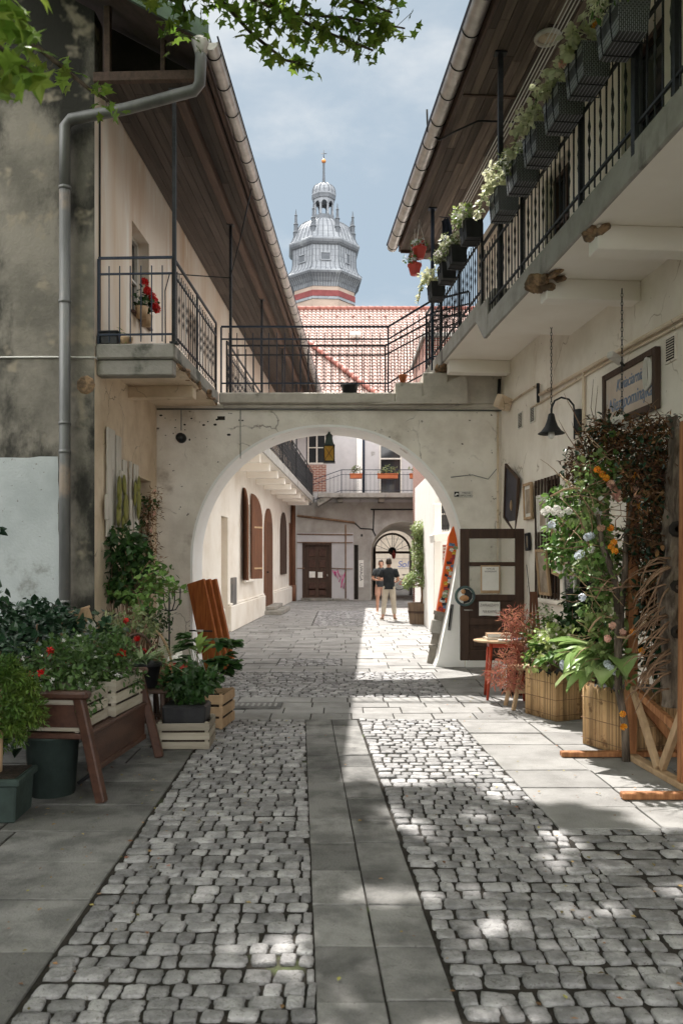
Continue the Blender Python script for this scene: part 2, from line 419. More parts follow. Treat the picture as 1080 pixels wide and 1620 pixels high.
l_bux = LEAF('grey green small leaf', (.15, .19, .075), (.24, .27, .13), .35)
f_white = MAT('white petals', (.82, .80, .76), isl=.1, rough=.6, bump=0, trans=.25)
f_pink = MAT('pink peach petals', (.76, .46, .36), isl=.2, hue=.02, rough=.6, bump=0, trans=.25)
f_or = MAT('orange yellow petals', (.80, .32, .03), isl=.2, hue=.02, rough=.6, bump=0, trans=.2)
f_red = MAT('red petals', (.60, .02, .02), isl=.25, rough=.5, bump=0, trans=.2)
f_blue = MAT('pale blue petals', (.74, .78, .83), isl=.1, hue=.02, rough=.6, bump=0, trans=.25)
f_mix = MAT('mixed pink violet petals', (.55, .25, .45), isl=.35, hue=.12, rough=.6, bump=0, trans=.25)
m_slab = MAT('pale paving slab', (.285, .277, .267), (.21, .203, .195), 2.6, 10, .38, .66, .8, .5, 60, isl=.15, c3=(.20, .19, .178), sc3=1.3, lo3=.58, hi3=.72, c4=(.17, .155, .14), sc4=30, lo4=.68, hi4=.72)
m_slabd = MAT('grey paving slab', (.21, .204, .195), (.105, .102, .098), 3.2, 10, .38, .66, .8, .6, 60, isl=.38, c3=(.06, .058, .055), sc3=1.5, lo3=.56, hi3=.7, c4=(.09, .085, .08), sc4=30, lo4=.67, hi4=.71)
m_cob = MAT('granite cobble', (.35, .34, .34), (.19, .185, .186), 9, 10, .35, .65, .55, .8, 55, isl=.36, hue=.03, c4=(.15, .14, .132), sc4=60, lo4=.6, hi4=.66, spec=.5)
m_cop = MAT('pale worn coping', (.56, .52, .46), (.42, .385, .335), 3, 8, .35, .7, .9, .3, 25, c3=(.2, .18, .155), sc3=2.2, lo3=.58, hi3=.7)
m_joint = MAT('dirt between stones', (.034, .028, .022), (.016, .014, .011), 14, 8, .35, .65, .95, .7, 50, c3=(.06, .075, .03), sc3=2, lo3=.6, hi3=.7)
m_glassd = MAT('dark window glass', (.03, .033, .036), rough=.06, bump=0, spec=.6)
m_glass = GLASS('clear door glass', (.62, .60, .55), .72)
m_frame = MAT('white painted frame', (.66, .63, .58), (.5, .46, .4), 8, 6, .4, .8, .6, .1, 40)
m_paper = MAT('white paper', (.78, .76, .72), (.7, .68, .63), 4, 4, .4, .7, .8, .02, 30)
m_ink = MAT('black ink', (.03, .03, .03), rough=.8, bump=0)
# ================================================================== ground
g = MB(); g.add([(-200, -200, -.011), (200, -200, -.011), (200, 200, -.011), (-200, 200, -.011)], [(0, 1, 2, 3)])
structure(g, 'ground', m_joint)

def field(mb, xl, xr, y0, y1, w, l, skip=None, jit=.22, hgt=.0, rot=.0):
    y = y0
    while y < y1:
        ll = l * R.uniform(.86, 1.14); x = xl(y) + R.uniform(0, .02)
        wob = R.uniform(0, 9)
        while x < xr(y) - w * .3:
            ww = w * R.uniform(1 - jit * 1.6, 1 + jit * 1.8)
            if x + ww > xr(y): ww = max(w * .4, xr(y) - x)
            cx = x + ww / 2; cy = y + ll / 2 + .014 * math.sin(cx * 2.3 + wob) + R.uniform(-.006, .006)
            x += ww
            if skip and skip(cx, cy): continue
            stone(mb, cx, cy, ww - R.uniform(.006, .014), ll - R.uniform(.006, .014), hgt + R.uniform(-.004, .004))
        y += ll
def stone(mb, cx, cy, w, l, h):
    n = 20; vs = []; fs = []
    a0 = R.uniform(-.1, .1); tx = R.uniform(-.035, .035); ty = R.uniform(-.035, .035)
    jr = [R.uniform(.93, 1.04) for _ in range(n)]; jr = [v * q for v, q in zip(jr, sum([[R.uniform(.93, 1.03)] * 5 for _ in range(4)], []))]
    for sc, z in ((1.02, -.022), (1.0, -.009), (.955, .0005), (.7, .0025)):
        for k in range(n):
            a = 2 * PI * k / n + PI / n; c, s_ = math.cos(a), math.sin(a)
            q = (abs(c) ** 8 + abs(s_) ** 8) ** (-1 / 8) * sc * jr[k]
            x = c * q * w / 2; y = s_ * q * l / 2
            x, y = x * math.cos(a0) - y * math.sin(a0), x * math.sin(a0) + y * math.cos(a0)
            vs.append((cx + x, cy + y, z + h + (tx * x + ty * y if z > -.02 else 0) + R.uniform(-.0012, .0012)))
    vs.append((cx, cy, h + .0027))
    for i in range(3):
        for k in range(n):
            k2 = (k + 1) % n; fs.append((i * n + k, i * n + k2, (i + 1) * n + k2, (i + 1) * n + k))
    fs += [(3 * n + k, 3 * n + (k + 1) % n, 4 * n) for k in range(n)]
    mb.add(vs, fs, True)
xA = lambda y: -1.36 + (8.57 - y) * .023
xB = lambda y: -.388 + (8.57 - y) * .0525
xC = lambda y: .17 + (8.57 - y) * .0495
xD = lambda y: 1.237 + (8.47 - y) * .0425
k_ = lambda c: (lambda y: c)
c1 = MB()
field(c1, xA, xB, 1.8, 8.55, .112, .104)
field(c1, xC, xD, 1.8, 8.55, .112, .104)
field(c1, lambda y: xD(y) - .015, k_(3.5), 1.8, 5.05, .185, .135, hgt=-.004)
cover = lambda x, y: -1.62 < x < -.62 and y < 10.05
field(c1, k_(-2.1), k_(1.38), 9.98, 12.2, .135, .115)
patch_a = lambda x, y: -1.07 < x < .0 and 12.95 < y < 13.95
patch_b = lambda x, y: -.8 < x < 1.0 and 21 < y < 27.4
patch_d = lambda x, y: -1.6 < x < -.3 and 12.2 < y < 12.75
field(c1, k_(-1.07), k_(0), 12.97, 13.9, .13, .115)
field(c1, k_(-.8), k_(1.0), 21.02, 27.3, .16, .15)
structure(c1, 'cobblestone_paving', m_cob)

def slabs(mb, xl, xr, y0, y1, w, l, skip=None, stag=True, jit=.1, gap=.015):
    y = y0
    while y < y1 - .02:
        ll = min(l * R.uniform(1 - jit, 1 + jit), y1 - y)
        if y1 - y - ll < .1: ll = y1 - y
        a, b = xl(y + ll / 2), xr(y + ll / 2)
        n = max(1, round((b - a) / w)); off = R.uniform(-.5, .5) * w if stag else 0
        xs = [a] + [a + (b - a) * i / n + off * (1 if stag else 0) + R.uniform(-.01, .01) for i in range(1, n)] + [b]
        for x0, x1 in zip(xs[:-1], xs[1:]):
            if x1 - x0 < .03: continue
            cx, cy = (x0 + x1) / 2, y + ll / 2
            if skip and skip(cx, cy): continue
            z = R.uniform(-.005, .004)
            sk_ = [((xl(yq) - xl(y + ll / 2)) * (b - cx) + (xr(yq) - xr(y + ll / 2)) * (cx - a)) / (b - a) for yq in (y, y + ll)]
            g2 = gap * R.uniform(.35, .65); tl = [R.uniform(-.0025, .0025) for _ in range(4)]; vs = []
            for ins, dz in ((0, -.02), (0, -.004), (.004, 0)):
                e = g2 + ins
                for i_, (xx, yy, s_) in enumerate(((x0 + e, y + e, 0), (x1 - e, y + e, 0), (x1 - e, y + ll - e, 1), (x0 + e, y + ll - e, 1))): vs.append((xx + sk_[s_] + R.uniform(-.0015, .0015), yy, z + dz + tl[i_]))
            mb.add(vs, [(8, 9, 10, 11)] + [(k * 4 + i, k * 4 + (i + 1) % 4, k * 4 + 4 + (i + 1) % 4, k * 4 + 4 + i) for k in (0, 1) for i in range(4)])
        y += ll
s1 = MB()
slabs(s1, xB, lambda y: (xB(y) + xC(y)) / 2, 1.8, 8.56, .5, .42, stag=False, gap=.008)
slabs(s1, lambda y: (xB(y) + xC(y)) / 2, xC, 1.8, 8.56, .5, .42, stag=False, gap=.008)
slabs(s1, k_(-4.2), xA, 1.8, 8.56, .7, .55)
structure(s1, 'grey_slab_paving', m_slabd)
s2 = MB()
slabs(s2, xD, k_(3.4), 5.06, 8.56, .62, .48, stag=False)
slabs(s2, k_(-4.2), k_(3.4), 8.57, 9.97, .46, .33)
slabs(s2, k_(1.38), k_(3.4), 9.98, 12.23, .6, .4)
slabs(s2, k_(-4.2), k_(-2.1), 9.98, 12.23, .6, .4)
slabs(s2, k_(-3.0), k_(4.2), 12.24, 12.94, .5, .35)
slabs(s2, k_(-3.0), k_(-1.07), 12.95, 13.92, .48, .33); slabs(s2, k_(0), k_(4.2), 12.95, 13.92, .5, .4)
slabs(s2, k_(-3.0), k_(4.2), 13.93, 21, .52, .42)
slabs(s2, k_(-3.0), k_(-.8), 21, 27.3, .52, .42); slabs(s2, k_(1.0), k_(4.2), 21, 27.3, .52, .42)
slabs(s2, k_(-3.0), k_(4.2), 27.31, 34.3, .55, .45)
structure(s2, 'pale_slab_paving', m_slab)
s3 = MB(); s3.add([(-8, 34.3, -.004), (12, 34.3, -.004), (12, 60, -.004), (-8, 60, -.004)], [(0, 1, 2, 3)])
structure(s3, 'passage_floor', m_slabd)
# ribbed drain cover sunk in the paving
t = thing('drain_cover', 'ribbed concrete drain cover set in the slabs left of the path', 'drain cover', (-1.2, 9.35, .006))
mb = MB(); mb.box((0, 0, 0), (1.0, .42, .012), None, .003)
mb.build('slab', m_slabd, t)
mb = MB()
for i in range(14): mb.box((-.43 + i * .066, .02, .008), (.03, .2, .006), None, .002)
mb.build('rib', m_slab, t)

# ================================================================== railings
def railing(parent, name, pts, H, mat=m_iron, sp=.12, twist=True, post=1.2, postr=.013, world=False, low=.12, top2=.2, knobs=True, pname='railing_post'):
    pts = [V(p) for p in pts]
    mb = MB(); Z = V((0, 0, 1)); n_ = 0
    for z, r in ((H, .014), (H - top2, .011), (low, .011)):
        for a, b in zip(pts[:-1], pts[1:]): mb.bar(a + Z * z, b + Z * z, r * 2, r * 2)
    for a, b in zip(pts[:-1], pts[1:]):
        L = (b - a).length; n = max(2, round(L / sp))
        for i in range(1, n):
            p = a.lerp(b, i / n); n_ += 1
            z0, z1 = low - .09, H - top2 + .1
            if twist and n_ % 2:
                q = [z0, .3 * H, .36 * H, .42 * H, .48 * H, .54 * H, .6 * H, .66 * H, z1]
                mb.tube([p + Z * z for z in q], [.006, .006, .014, .006, .015, .006, .014, .006, .006], 5, smooth=False)
            else: mb.bar(p + Z * z0, p + Z * z1, .012, .012)
    o = mb.build(name, mat, parent, world)
    for a, b in zip(pts[:-1], pts[1:]):
        L = (b - a).length; n = max(1, round(L / post))
        for i in range(n + 1):
            if i == n and b is not pts[-1]: continue
            p = a.lerp(b, i / n)
            q = MB(); q.box(p + Z * (H / 2 - .03), (postr * 2, postr * 2, H + .04)); q.build(pname, mat, o, world)
    return o

# ================================================================== left house
TL = math.atan(.038)
LH = thing('left_house', 'old plastered house with dark stained gable and long balcony on the left', 'house', (-2.966, 12.8, 0), -TL)
LM = LH.matrix_basis.copy(); LI = LM.inverted()
def LP(px, py, x=0.0):
    Y = (-3.452 + x) / ((px - CX) / F - .038)
    return LI @ at(px, py, Y)
y0, yE, ZS = -2.87, 21.4, 7.74
wy = [LP(209, 400).y, LP(236, 400).y]
ops = [(wy[0], wy[1], 5.32, 6.62)]                                   # upper window
ops += [(LP(213, 800).y, LP(239, 800).y, 0.02, 2.95)]                  # street-side doorway
ops += [(2.2, 3.1, 4.45, 6.5), (6.2, 7.2, 5.3, 6.6), (10.5, 11.4, 4.45, 6.5), (14.2, 15.2, 5.3, 6.6)]
w = MB()
w.wall((0, 0, 0), (0, 1, 0), (1, 0, 0), y0 + .001, -.0, 0, 4.3, [ops[1]], .22)
w.build('street_wall', m_cream, LH)
w = MB()
w.wall((0, 0, 0), (0, 1, 0), (1, 0, 0), y0 + .001, yE, 4.3, ZS + .05, [ops[0]] + ops[2:], .22)
w.build('upper_wall', m_leftup, LH)
cd = [LP(350, 900).y, LP(360.5, 900).y]; ws = [8.62, 9.75]; ad = [LP(416.5, 900).y, LP(429, 900).y]; cs = [LP(442.5, 900).y, LP(452, 900).y]
w = MB()
w.wall((0, 0, 0), (0, 1, 0), (1, 0, 0), 0.0, yE, 0, 4.3, [(cd[0], cd[1], .2, 2.75), (ws[0], ws[1], 1.2, 3.3), (ad[0] + .3, ad[1] - .2, .25, 3.2), (cs[0] + .2, cs[1] - .2, 1.2, 3.4)], .16)
w.build('courtyard_wall', m_court, LH)
w = MB(); yy = .9
for a, b in ((.9, cd[0]), (cd[1], ad[0] - .1), (ad[1], yE - .4)):
    w.bb(.0, .09, a, b, 0, .62, .015); w.bb(.0, .06, a, b, .62, .68, .015)
w.build('plinth', m_court, LH)
# fillings of the openings
def window(parent, a, b, c, d, x, nx=2, nz=2, fm=m_frame, name='window'):
    f = MB(); t = .055
    f.bb(x - .03, x + .025, a, a + t, c, d); f.bb(x - .03, x + .025, b - t, b, c, d)
    f.bb(x - .03, x + .025, a + t, b - t, d - t, d); f.bb(x - .03, x + .025, a + t, b - t, c, c + t)
    for i in range(1, nx): y = a + (b - a) * i / nx; f.bb(x - .025, x + .02, y - .02, y + .02, c + t, d - t)
    for i in range(1, nz): z = c + (d - c) * i / nz; f.bb(x - .025, x + .018, a + t, b - t, z - .015, z + .015)
    o = f.build(name, fm, parent)
    p = MB(); p.bb(x - .045, x - .035, a, b, c, d); p.build('pane', m_glassd, o)
    return o
wo = window(LH, *ops[0], -.19); s_ = MB(); s_.bb(-.19, .05, ops[0][0] - .04, ops[0][1] + .04, 5.28, 5.322, .006); s_.build('sill', m_bench, wo)
for o in ops[2:]:
    if o[2] > 5: window(LH, *o, -.19)
    else:
        d = MB(); d.bb(-.26, -.2, *o); d.build('door', m_shut, LH)
d = MB(); d.bb(-.28, -.215, *ops[1]); d.build('doorway_leaf', m_dark, LH)
d = MB(); d.bb(-.22, -.155, cd[0], cd[1], .2, 2.75); dd = d.build('courtyard_door', MAT('tan door paint', (.46, .37, .24), (.38, .29, .18), 3, 6), LH)
d = MB(); d.box((-.13, cd[0] + .35, 1.55), (.05, .16, .3), None, .01); d.build('notice', m_paper, dd)
# arched tops: a filler in plaster over square openings, and wooden arched leaves
def arch_poly(a, b, z0, z1, n=14):
    """opening outline with a round top (in y,z)"""
    r = (b - a) / 2; zc = z1 - r * .9
    return [(a, z0)] + [((a + b) / 2 - r * math.cos(PI * i / n), zc + r * .9 * math.sin(PI * i / n)) for i in range(n + 1)] + [(b, z0)]
def half_leaf(name, hinge, wd, z0, z1, ang, right, mat, parent):
    """arched shutter leaf hinged at (0.02,hinge), swung out by ang"""
    n = 8; pts = [(0, z0), (wd, z0)]
    pts += [(wd * math.cos(.5 * PI * i / n) , z1 - .75 + .75 * math.sin(.5 * PI * i / n)) if not right else (wd * math.cos(.5 * PI * i / n), z1 - .75 + .75 * math.sin(.5 * PI * i / n)) for i in range(n + 1)]
    # profile: tall at hinge side reversed for a leaf whose top slopes outward
    dirv = V((math.sin(ang), math.cos(ang) * (-1 if not right else 1), 0))
    mb = MB(); mb.prism(pts, V((dirv.y, -dirv.x, 0)) * .04, X=dirv, Y=(0, 0, 1), O=(.03, hinge, 0))
    o = mb.build(name, mat, parent)
    for z in (z0 + .3, z1 - .95): h = MB(); h.bar(V((.05, hinge, z)) , V((.05, hinge, z)) + dirv * wd * .9 + V((dirv.y, -dirv.x, 0)) * .05, .02, .05); h.build('strap_hinge', m_raw, o)
    return o
half_leaf('shutter', ws[0] - .02, .56, 1.2, 3.68, .38, False, m_shut, LH)
half_leaf('shutter', ws[1] + .02, .56, 1.2, 3.62, .42, True, m_shut, LH)
window(LH, ws[0], ws[1], 1.2, 3.3, -.1)
w = MB(); w.bb(0, .1, ws[0] - .1, ws[1] + .1, 1.13, 1.2, .01); w.build('sill', m_court, LH)
w = MB(); w.prism(arch_poly(ad[0] + .1, ad[1] - .05, .25, 3.45), V((.06, 0, 0)), X=(0, 1, 0), O=(.003, 0, 0)); o = w.build('arched_door', m_shut, LH)
w = MB()
for i in range(1, 7): y = ad[0] + .1 + (ad[1] - .15 - ad[0]) * i / 7; w.bb(.064, .068, y - .008, y + .008, .3, 3.0)
w.box((.09, ad[0] + .4, 1.35), (.05, .12, .05)); w.build('plank_seam', m_dark, o)
w = MB(); w.prism(arch_poly(cs[0] + .05, cs[1] - .05, 1.2, 3.6), V((.05, 0, 0)), X=(0, 1, 0), O=(.003, 0, 0)); w.build('closed_shutter', m_dwood, LH)
w = MB(); w.bb(.09, .62, ad[0] - .3, ad[1] + .35, 0, .14, .02); w.bb(.09, .38, ad[0] - .05, ad[1] + .15, .14, .27, .02); w.build('doorstep', m_conc, LH)
w = MB(); y = LP(368, 930).y; w.bb(.0, .06, y - .28, y + .28, .62, 1.3, .01); o = w.build('meter_box', m_zincd, LH)
w = MB(); w.tube([(.12, yE - .35, .3), (.12, yE - .35, 4.2)], .1, 10); w.tube([(.12, yE - .35, 0), (.12, yE - .35, .7)], .125, 10); w.build('downpipe', m_shut, LH)
w = MB(); w.bb(.0, .05, yE - .95, yE - .6, .3, 3.3); w.build('board', m_shut, LH)
# gable
zr = lambda x: 7.86 + (1.56 - x) * .554
m_gable = MAT('mould stained render', (.27, .245, .205), (.15, .138, .115), 1.3, 9, .36, .66, .95, .45, 22, c3=(.032, .031, .026), sc3=.85, lo3=.45, hi3=.58, st3=(1, 1, .55), c4=(.30, .26, .20), sc4=2.1, lo4=.56, hi4=.68)
m_gblue = MAT('blue grey limewash', (.46, .49, .49), (.37, .40, .40), 1.4, 9, .35, .7, .9, .3, 30, c3=(.20, .20, .18), sc3=1.7, lo3=.58, hi3=.72, c4=(.22, .2, .17), sc4=18, lo4=.68, hi4=.72)
w = MB()
w.prism([(-7, 0), (-.002, 0), (-.002, zr(0) - .16), (-7, zr(-7) - .16)], (0, .3, 0), O=(0, y0, 0))
gb = w.build('gable_wall', m_gable, LH)
w = MB(); zt = LP(60, 722, -.4)
pe = [(-.45 + R.uniform(-.012, .012), .15 * i) for i in range(20)] + [(-.46 - .12 * i, 3.0 + R.uniform(-.012, .012)) for i in range(28)]
w.prism([(-7, .0)] + pe + [(-7, 3.0)], (0, .006, 0), O=(0, y0 - .006, 0))
w.build('painted_patch', m_gblue, gb)
w = MB(); w.tube([(-3.5, y0 - .012, 4.26), (-.6, y0 - .012, 4.25), (.012, y0 - .012, 4.24), (.014, -1.5, 4.22), (.014, -.02, 4.2)], .012, 6); w.build('cable', m_paper, LH)
# quoin chip: missing plaster patch by the corner
w = MB(); 
w.lathe([(.12, 0), (.10, .012), (.05, .02)], 9, (-.11, y0, 3.9), Q=Matrix.Rotation(PI / 2, 3, 'X'), smooth=False); w.build('plaster_chip', m_break, gb)
# eaves: roof, soffit boards, beams
w = MB()
w.prism([(1.5, zr(1.5)), (-8.5, zr(-8.5)), (-8.5, zr(-8.5) + .14), (1.5, zr(1.5) + .12)], (0, yE - y0 + .9, 0), O=(0, y0 - .42, 0))
rf = w.build('roof', m_roofd, LH)
w = MB()
w.prism([(1.52, zr(1.5) - .05), (-8.5, zr(-8.5) - .06), (-8.5, zr(-8.5) + .2), (1.52, zr(1.5) + .17)], (0, .05, 0), O=(0, y0 - .475, 0)); w.build('verge_board', m_green, rf)
w = MB(); w.prism([(1.5, zr(1.5) + .125), (-8.5, zr(-8.5) + .145), (-8.5, zr(-8.5) + .17), (1.5, zr(1.5) + .15)], (0, .5, 0), O=(0, y0 - .42, 0)); w.build('verge_sheet', m_green, rf)
def boards(mb, x0, x1, ya, yb, z, w_, L_, th=.02):
    n = round((x1 - x0) / w_); ww = (x1 - x0) / n
    for i in range(n):
        y = ya - R.uniform(0, L_)
        while y < yb:
            a, b = max(y, ya), min(y + L_ * R.uniform(.8, 1.2), yb); y = b if b > ya else y + L_
            if b - a < .05: continue
            mb.box((x0 + ww * (i + .5), (a + b) / 2, z + R.uniform(-.002, .002)), (ww - R.uniform(.004, .009), b - a - .006, th), None, .003)
w = MB(); boards(w, .01, 1.30, y0 - .02, yE, ZS, .13, 3.5); w.build('soffit', m_soffl, LH)
w = MB(); w.bb(.01, 1.42, y0 + .05, yE, ZS + .014, ZS + .03); w.build('soffit_backing', m_dark, LH)
w = MB(); w.bb(.94, 1.06, y0 + .3, yE, ZS - .16, ZS - .012, .01); w.build('eave_beam', m_beam, LH)
w = MB(); w.bb(1.305, 1.38, y0 - .05, yE, ZS - .11, ZS + .02, .008); w.bb(1.41, 1.45, y0 - .4, yE, ZS - .03, ZS + .2, .006); w.build('fascia', m_beam, LH)
w = MB(); w.prism([(.0, ZS), (1.4, ZS), (1.4, zr(1.4) - .02), (.0, zr(0) - .02)], (0, .03, 0), O=(0, y0 + .5, 0)); w.build('eave_end_board', m_dark, LH)
w = MB(); w.bb(.0, 1.4, y0 - .06, y0 + .02, ZS - .09, ZS + .03, .008); w.bb(.12, .2, y0 - .02, y0 + .06, ZS + .03, zr(.16) - .02, .006); w.bb(.8, .86, y0 + .1, y0 + .16, ZS + .03, zr(.8) - .02, .006); w.build('tie_beam', m_beam, LH)
def gutter(parent, x, ya, yb, z, r, strap=.62, mat=m_zinc):
    w = MB(); n = 10; vs = []; fs = []
    for k in range(n + 1):
        a = PI + PI * k / n
        for rr in (r, r - .006):
            for y in (ya, yb): vs.append((x + math.cos(a) * rr, y, z + math.sin(a) * rr))
    for k in range(n):
        b = 4 * k; fs += [(b, b + 1, b + 5, b + 4), (b + 2, b + 6, b + 7, b + 3)]
    w.add(vs, fs, True)
    e = [(x + math.cos(PI + PI * k / n) * r, ya, z + math.sin(PI + PI * k / n) * r) for k in range(n + 1)]
    w.add(e, [tuple(range(n + 1))]); w.add([(p[0], yb, p[2]) for p in e], [tuple(range(n, -1, -1))])
    w.tube([(x + r, ya, z), (x + r, yb, z)], .011, 6); o = w.build('gutter', mat, parent)
    y = ya + .2
    while y < yb:
        s = MB(); s.tube([(x + math.cos(PI + PI * k / n) * (r + .003), y, z + math.sin(PI + PI * k / n) * (r + .003)) for k in range(n + 1)], .007, 5, smooth=False); y += strap; s.build('gutter_strap', m_iron, o)
    return o
gu = gutter(LH, 1.55, y0 - .46, yE, 7.83, .085)
w = MB(); w.tube([(1.64, y0 - .5, 7.87), (1.64, yE, 7.87)], .012, 6); w.build('edge_trim', m_ironb, gu)
# downpipe
gp = lambda px, py, Y: LI @ at(px, py, Y)
w = MB(); a = gp(318, 86, 9.44)
pts = [a + V((0, 0, .1)), a + V((0, 0, -.05)), gp(316, 132, 9.5), gp(308, 143, 9.52), gp(200, 172, 9.68), gp(112, 189, 9.80), gp(103, 200, 9.82), gp(103, 300, 9.82)]
w.tube(pts, .068, 14)
b = pts[-1]; w.tube([b, (b.x, b.y, 3.0), (b.x, b.y, .05)], .068, 14)
dp = w.build('downpipe', m_zincd, LH)
w = MB()
for z in (6.3, 4.9, 3.05, 3.4, 1.2): w.tube([(b.x, b.y, z - .02), (b.x, b.y, z + .02)], .075, 14); w.bar((b.x, b.y, z), (b.x, y0, z), .02, .02)
w.build('pipe_collar', m_zincd, dp)
w = MB(); w.lathe([(.06, 0), (.075, .05), (.11, .16), (.11, .19)], 14, a + V((0, 0, -.03))); w.build('hopper', m_zinc, dp)
# balcony
w = MB(); w.bb(0, 1.0, y0 + .02, -.002, 4.23, 4.42, .02); w.bb(.0, .97, y0 + .06, y0 + .24, 4.03, 4.228, .015)
bl = w.build('balcony', m_conc, LH)
w = MB(); w.bb(.0, .96, y0 + .24, -.002, 4.19, 4.229)
for y in (-1.5,): w.bb(0, .93, y, y + .2, 4.02, 4.19, .01)
w.build('balcony_underside', m_cream, bl)
w = MB()
for i in range(9):
    y = y0 + .35 + i * .3; x = R.uniform(.9, .99); w.box((x, y, 4.23), (.09, .3, .05), (R.uniform(-.2, .2), R.uniform(-.2, .2), R.uniform(-.3, .3)), .02)
w.build('crumbled_edge', m_break, bl)
w = MB(); w.bb(0, .95, .88, yE, 4.2, 4.42, .02); bl2 = w.build('courtyard_balcony', m_soffp, LH)
y = 2.2
while y < yE - .5: w = MB(); w.bb(0, .86, y, y + .22, 4.0, 4.199, .012); w.build('balcony_beam', m_soffp, bl2); y += 1.75
w = MB(); w.bb(.951, .985, .88, yE, 4.19, 4.44, .01); w.build('balcony_edge', m_fascia, bl2)
railing(bl, 'end_railing', [(.03, y0 + .06, 4.42), (.97, y0 + .06, 4.42)], 1.08, m_ironb, .14, False, 1.0)
railing(bl, 'side_railing', [(.97, y0 + .06, 4.42), (.97, -.05, 4.42)], 1.08, m_iron, .11, True, 1.4)
railing(bl2, 'courtyard_railing', [(.95, 1.0, 4.42), (.95, yE - .3, 4.42)], 1.08, m_iron, .13, True, 2.0)
for y in (y0 + .07, 1.18, 5.15, 9.3, 13.4, 17.5):
    w = MB(); w.box((.985, y, (4.42 + ZS - .16) / 2), (.045, .045, ZS - .16 - 4.42)); w.box((.985, y, 4.43), (.1, .1, .02)); w.box((.985, y, ZS - .16), (.12, .12, .02)); w.build('iron_post', m_iron, LH)
# cables on the wall
w = MB(); w.tube([(.012, y0 + .16, z + 0) for z in (7.4, 6.2, 5.6, 4.5)] + [(.02, y0 + .22, 4.42)], .014, 6); w.build('cable', m_blk, LH)
w = MB(); w.tube([(.02, .5, 4.6), (.02, .45, 6.2), (.06, .6, 6.55), (.3, .9, 6.62), (.98, 1.18, 6.66), (1.25, .5, 7.0), (1.5, .2, 7.76)], .011, 6); w.build('cable', m_blk, LH)

# ================================================================== archway
AW = thing('archway_wall', 'cream plastered cross wall with wide white round arch carrying a walkway', 'archway', (0, 12.8, 0))
ac, ar, az = -.228, 2.16, 1.70; TH = .87; zt = 4.22
xl, xr_ = -2.985, 2.59
n = 48
oc = [(ac - ar, 0)] + [(ac - ar * (abs(math.cos(PI * i / n)) ** .94) * (1 if i < n / 2 else -1), az + ar * math.sin(PI * i / n) ** .98) for i in range(n + 1)] + [(ac + ar, 0)]
w = MB()
for y, flip in ((0, 0), (TH, 1)):
    for (x0, z0), (x1, z1) in zip(oc[1:-2], oc[2:-1]):
        w.quad((x0, y, z0), (x1, y, z1), (x1, y, zt), (x0, y, zt))
    w.quad((xl, y, 0), (oc[1][0], y, 0), (oc[1][0], y, zt), (xl, y, zt)); w.quad((oc[-2][0], y, 0), (xr_, y, 0), (xr_, y, zt), (oc[-2][0], y, zt))
w.quad((xl, 0, zt), (xr_, 0, zt), (xr_, TH, zt), (xl, TH, zt))
w.build('wall', m_arch, AW)
w = MB()
ins = [(ac + (x - ac) * .999, z - .001 if z > 0 else z) for x, z in oc]
for (x0, z0), (x1, z1) in zip(oc[:-1], oc[1:]): w.add([(x0, 0, z0), (x1, 0, z1), (x1, TH, z1), (x0, TH, z0)], [(0, 1, 2, 3)], True)
# thin white rim on the wall face
oc2 = [(ac + (x - ac) * 1.018, (az + (z - az) * 1.018 if z > az else z)) for x, z in oc]
for (a, b), (c, d), (e, f), (g_, h) in zip(oc[:-1], oc[1:], oc2[1:], oc2[:-1]):
    for y in (-.004,): w.quad((a, y, b), (c, y, d), (e, y, f), (g_, y, h))
    w.quad((a, 0, b), (c, 0, d), (c, -.004, d), (a, -.004, b))
w.build('arch_lining', m_white, AW)
# battered foot of the right pier
w = MB(); w.prism([(1.5, 0), (1.55, .12), (1.72, .9), (1.90, 1.9), (1.95, 1.9), (1.95, 0)], (0, TH - .02, 0), O=(0, -.006, 0)); bf = w.build('battered_foot', m_white, AW)
w = MB(); w.box((1.75, -.012, .8), (.05, .02, .42), (0, .12, 0), .004); w.build('iron_bracket', m_zincd, bf)
w = MB(); w.box((1.735, -.024, .8), (.022, .01, .3), (0, .12, 0)); w.build('slot', m_dark, bf)
w = MB(); w.bb(1.99, 2.58, -.05, -.005, 0, .17, .01); w.build('plinth', m_white, AW)
# walkway slab, coping with steps up on the right
w = MB(); w.bb(-1.96, .86, -.08, TH + .06, 4.225, 4.40, .02)
w.build('coping', m_cop, AW)
w = MB(); w.bb(-1.9, 2.59, -.03, .0, 4.155, 4.222, .012); w.build('ledge', m_cop, AW)
w = MB()
w.bb(.862, 1.30, -.08, TH + .06, 4.225, 4.56, .015); w.bb(1.302, 1.7, -.08, TH + .06, 4.225, 4.72, .015); w.bb(1.702, 2.58, -.02, TH + .06, 4.225, 4.97, .01)
w.prism([(.3, 4.2), (.86, 4.21), (1.3, 4.21), (2.0, 4.21), (2.0, 4.7), (1.62, 4.52), (1.3, 4.33), (.8, 4.235)], (0, .05, 0), O=(0, -.13, 0))
w.build('step', m_cop, AW)
w = MB(); w.tube([(-2.96, -.014, 4.145), (-1.2, -.016, 4.14), (2.57, -.014, 4.12)], .013, 6)
w.tube([(-1.62, -.012, 4.14), (-1.62, -.012, 3.35)], .006, 5)
w.tube([(1.75, -.01, 3.05), (2.1, -.01, 3.09), (2.35, -.01, 3.02), (2.5, -.01, 3.2)], .006, 5)
w.tube([(-2.57, -.012, 4.13), (-2.57, -.012, 3.8)], .008, 5)
w.build('cable', m_zincd, AW)
w = MB(); w.tube([(2.5, -.03, 4.1), (2.5, -.03, .2)], .018, 8); w.build('conduit', m_cream, AW)
w = MB()
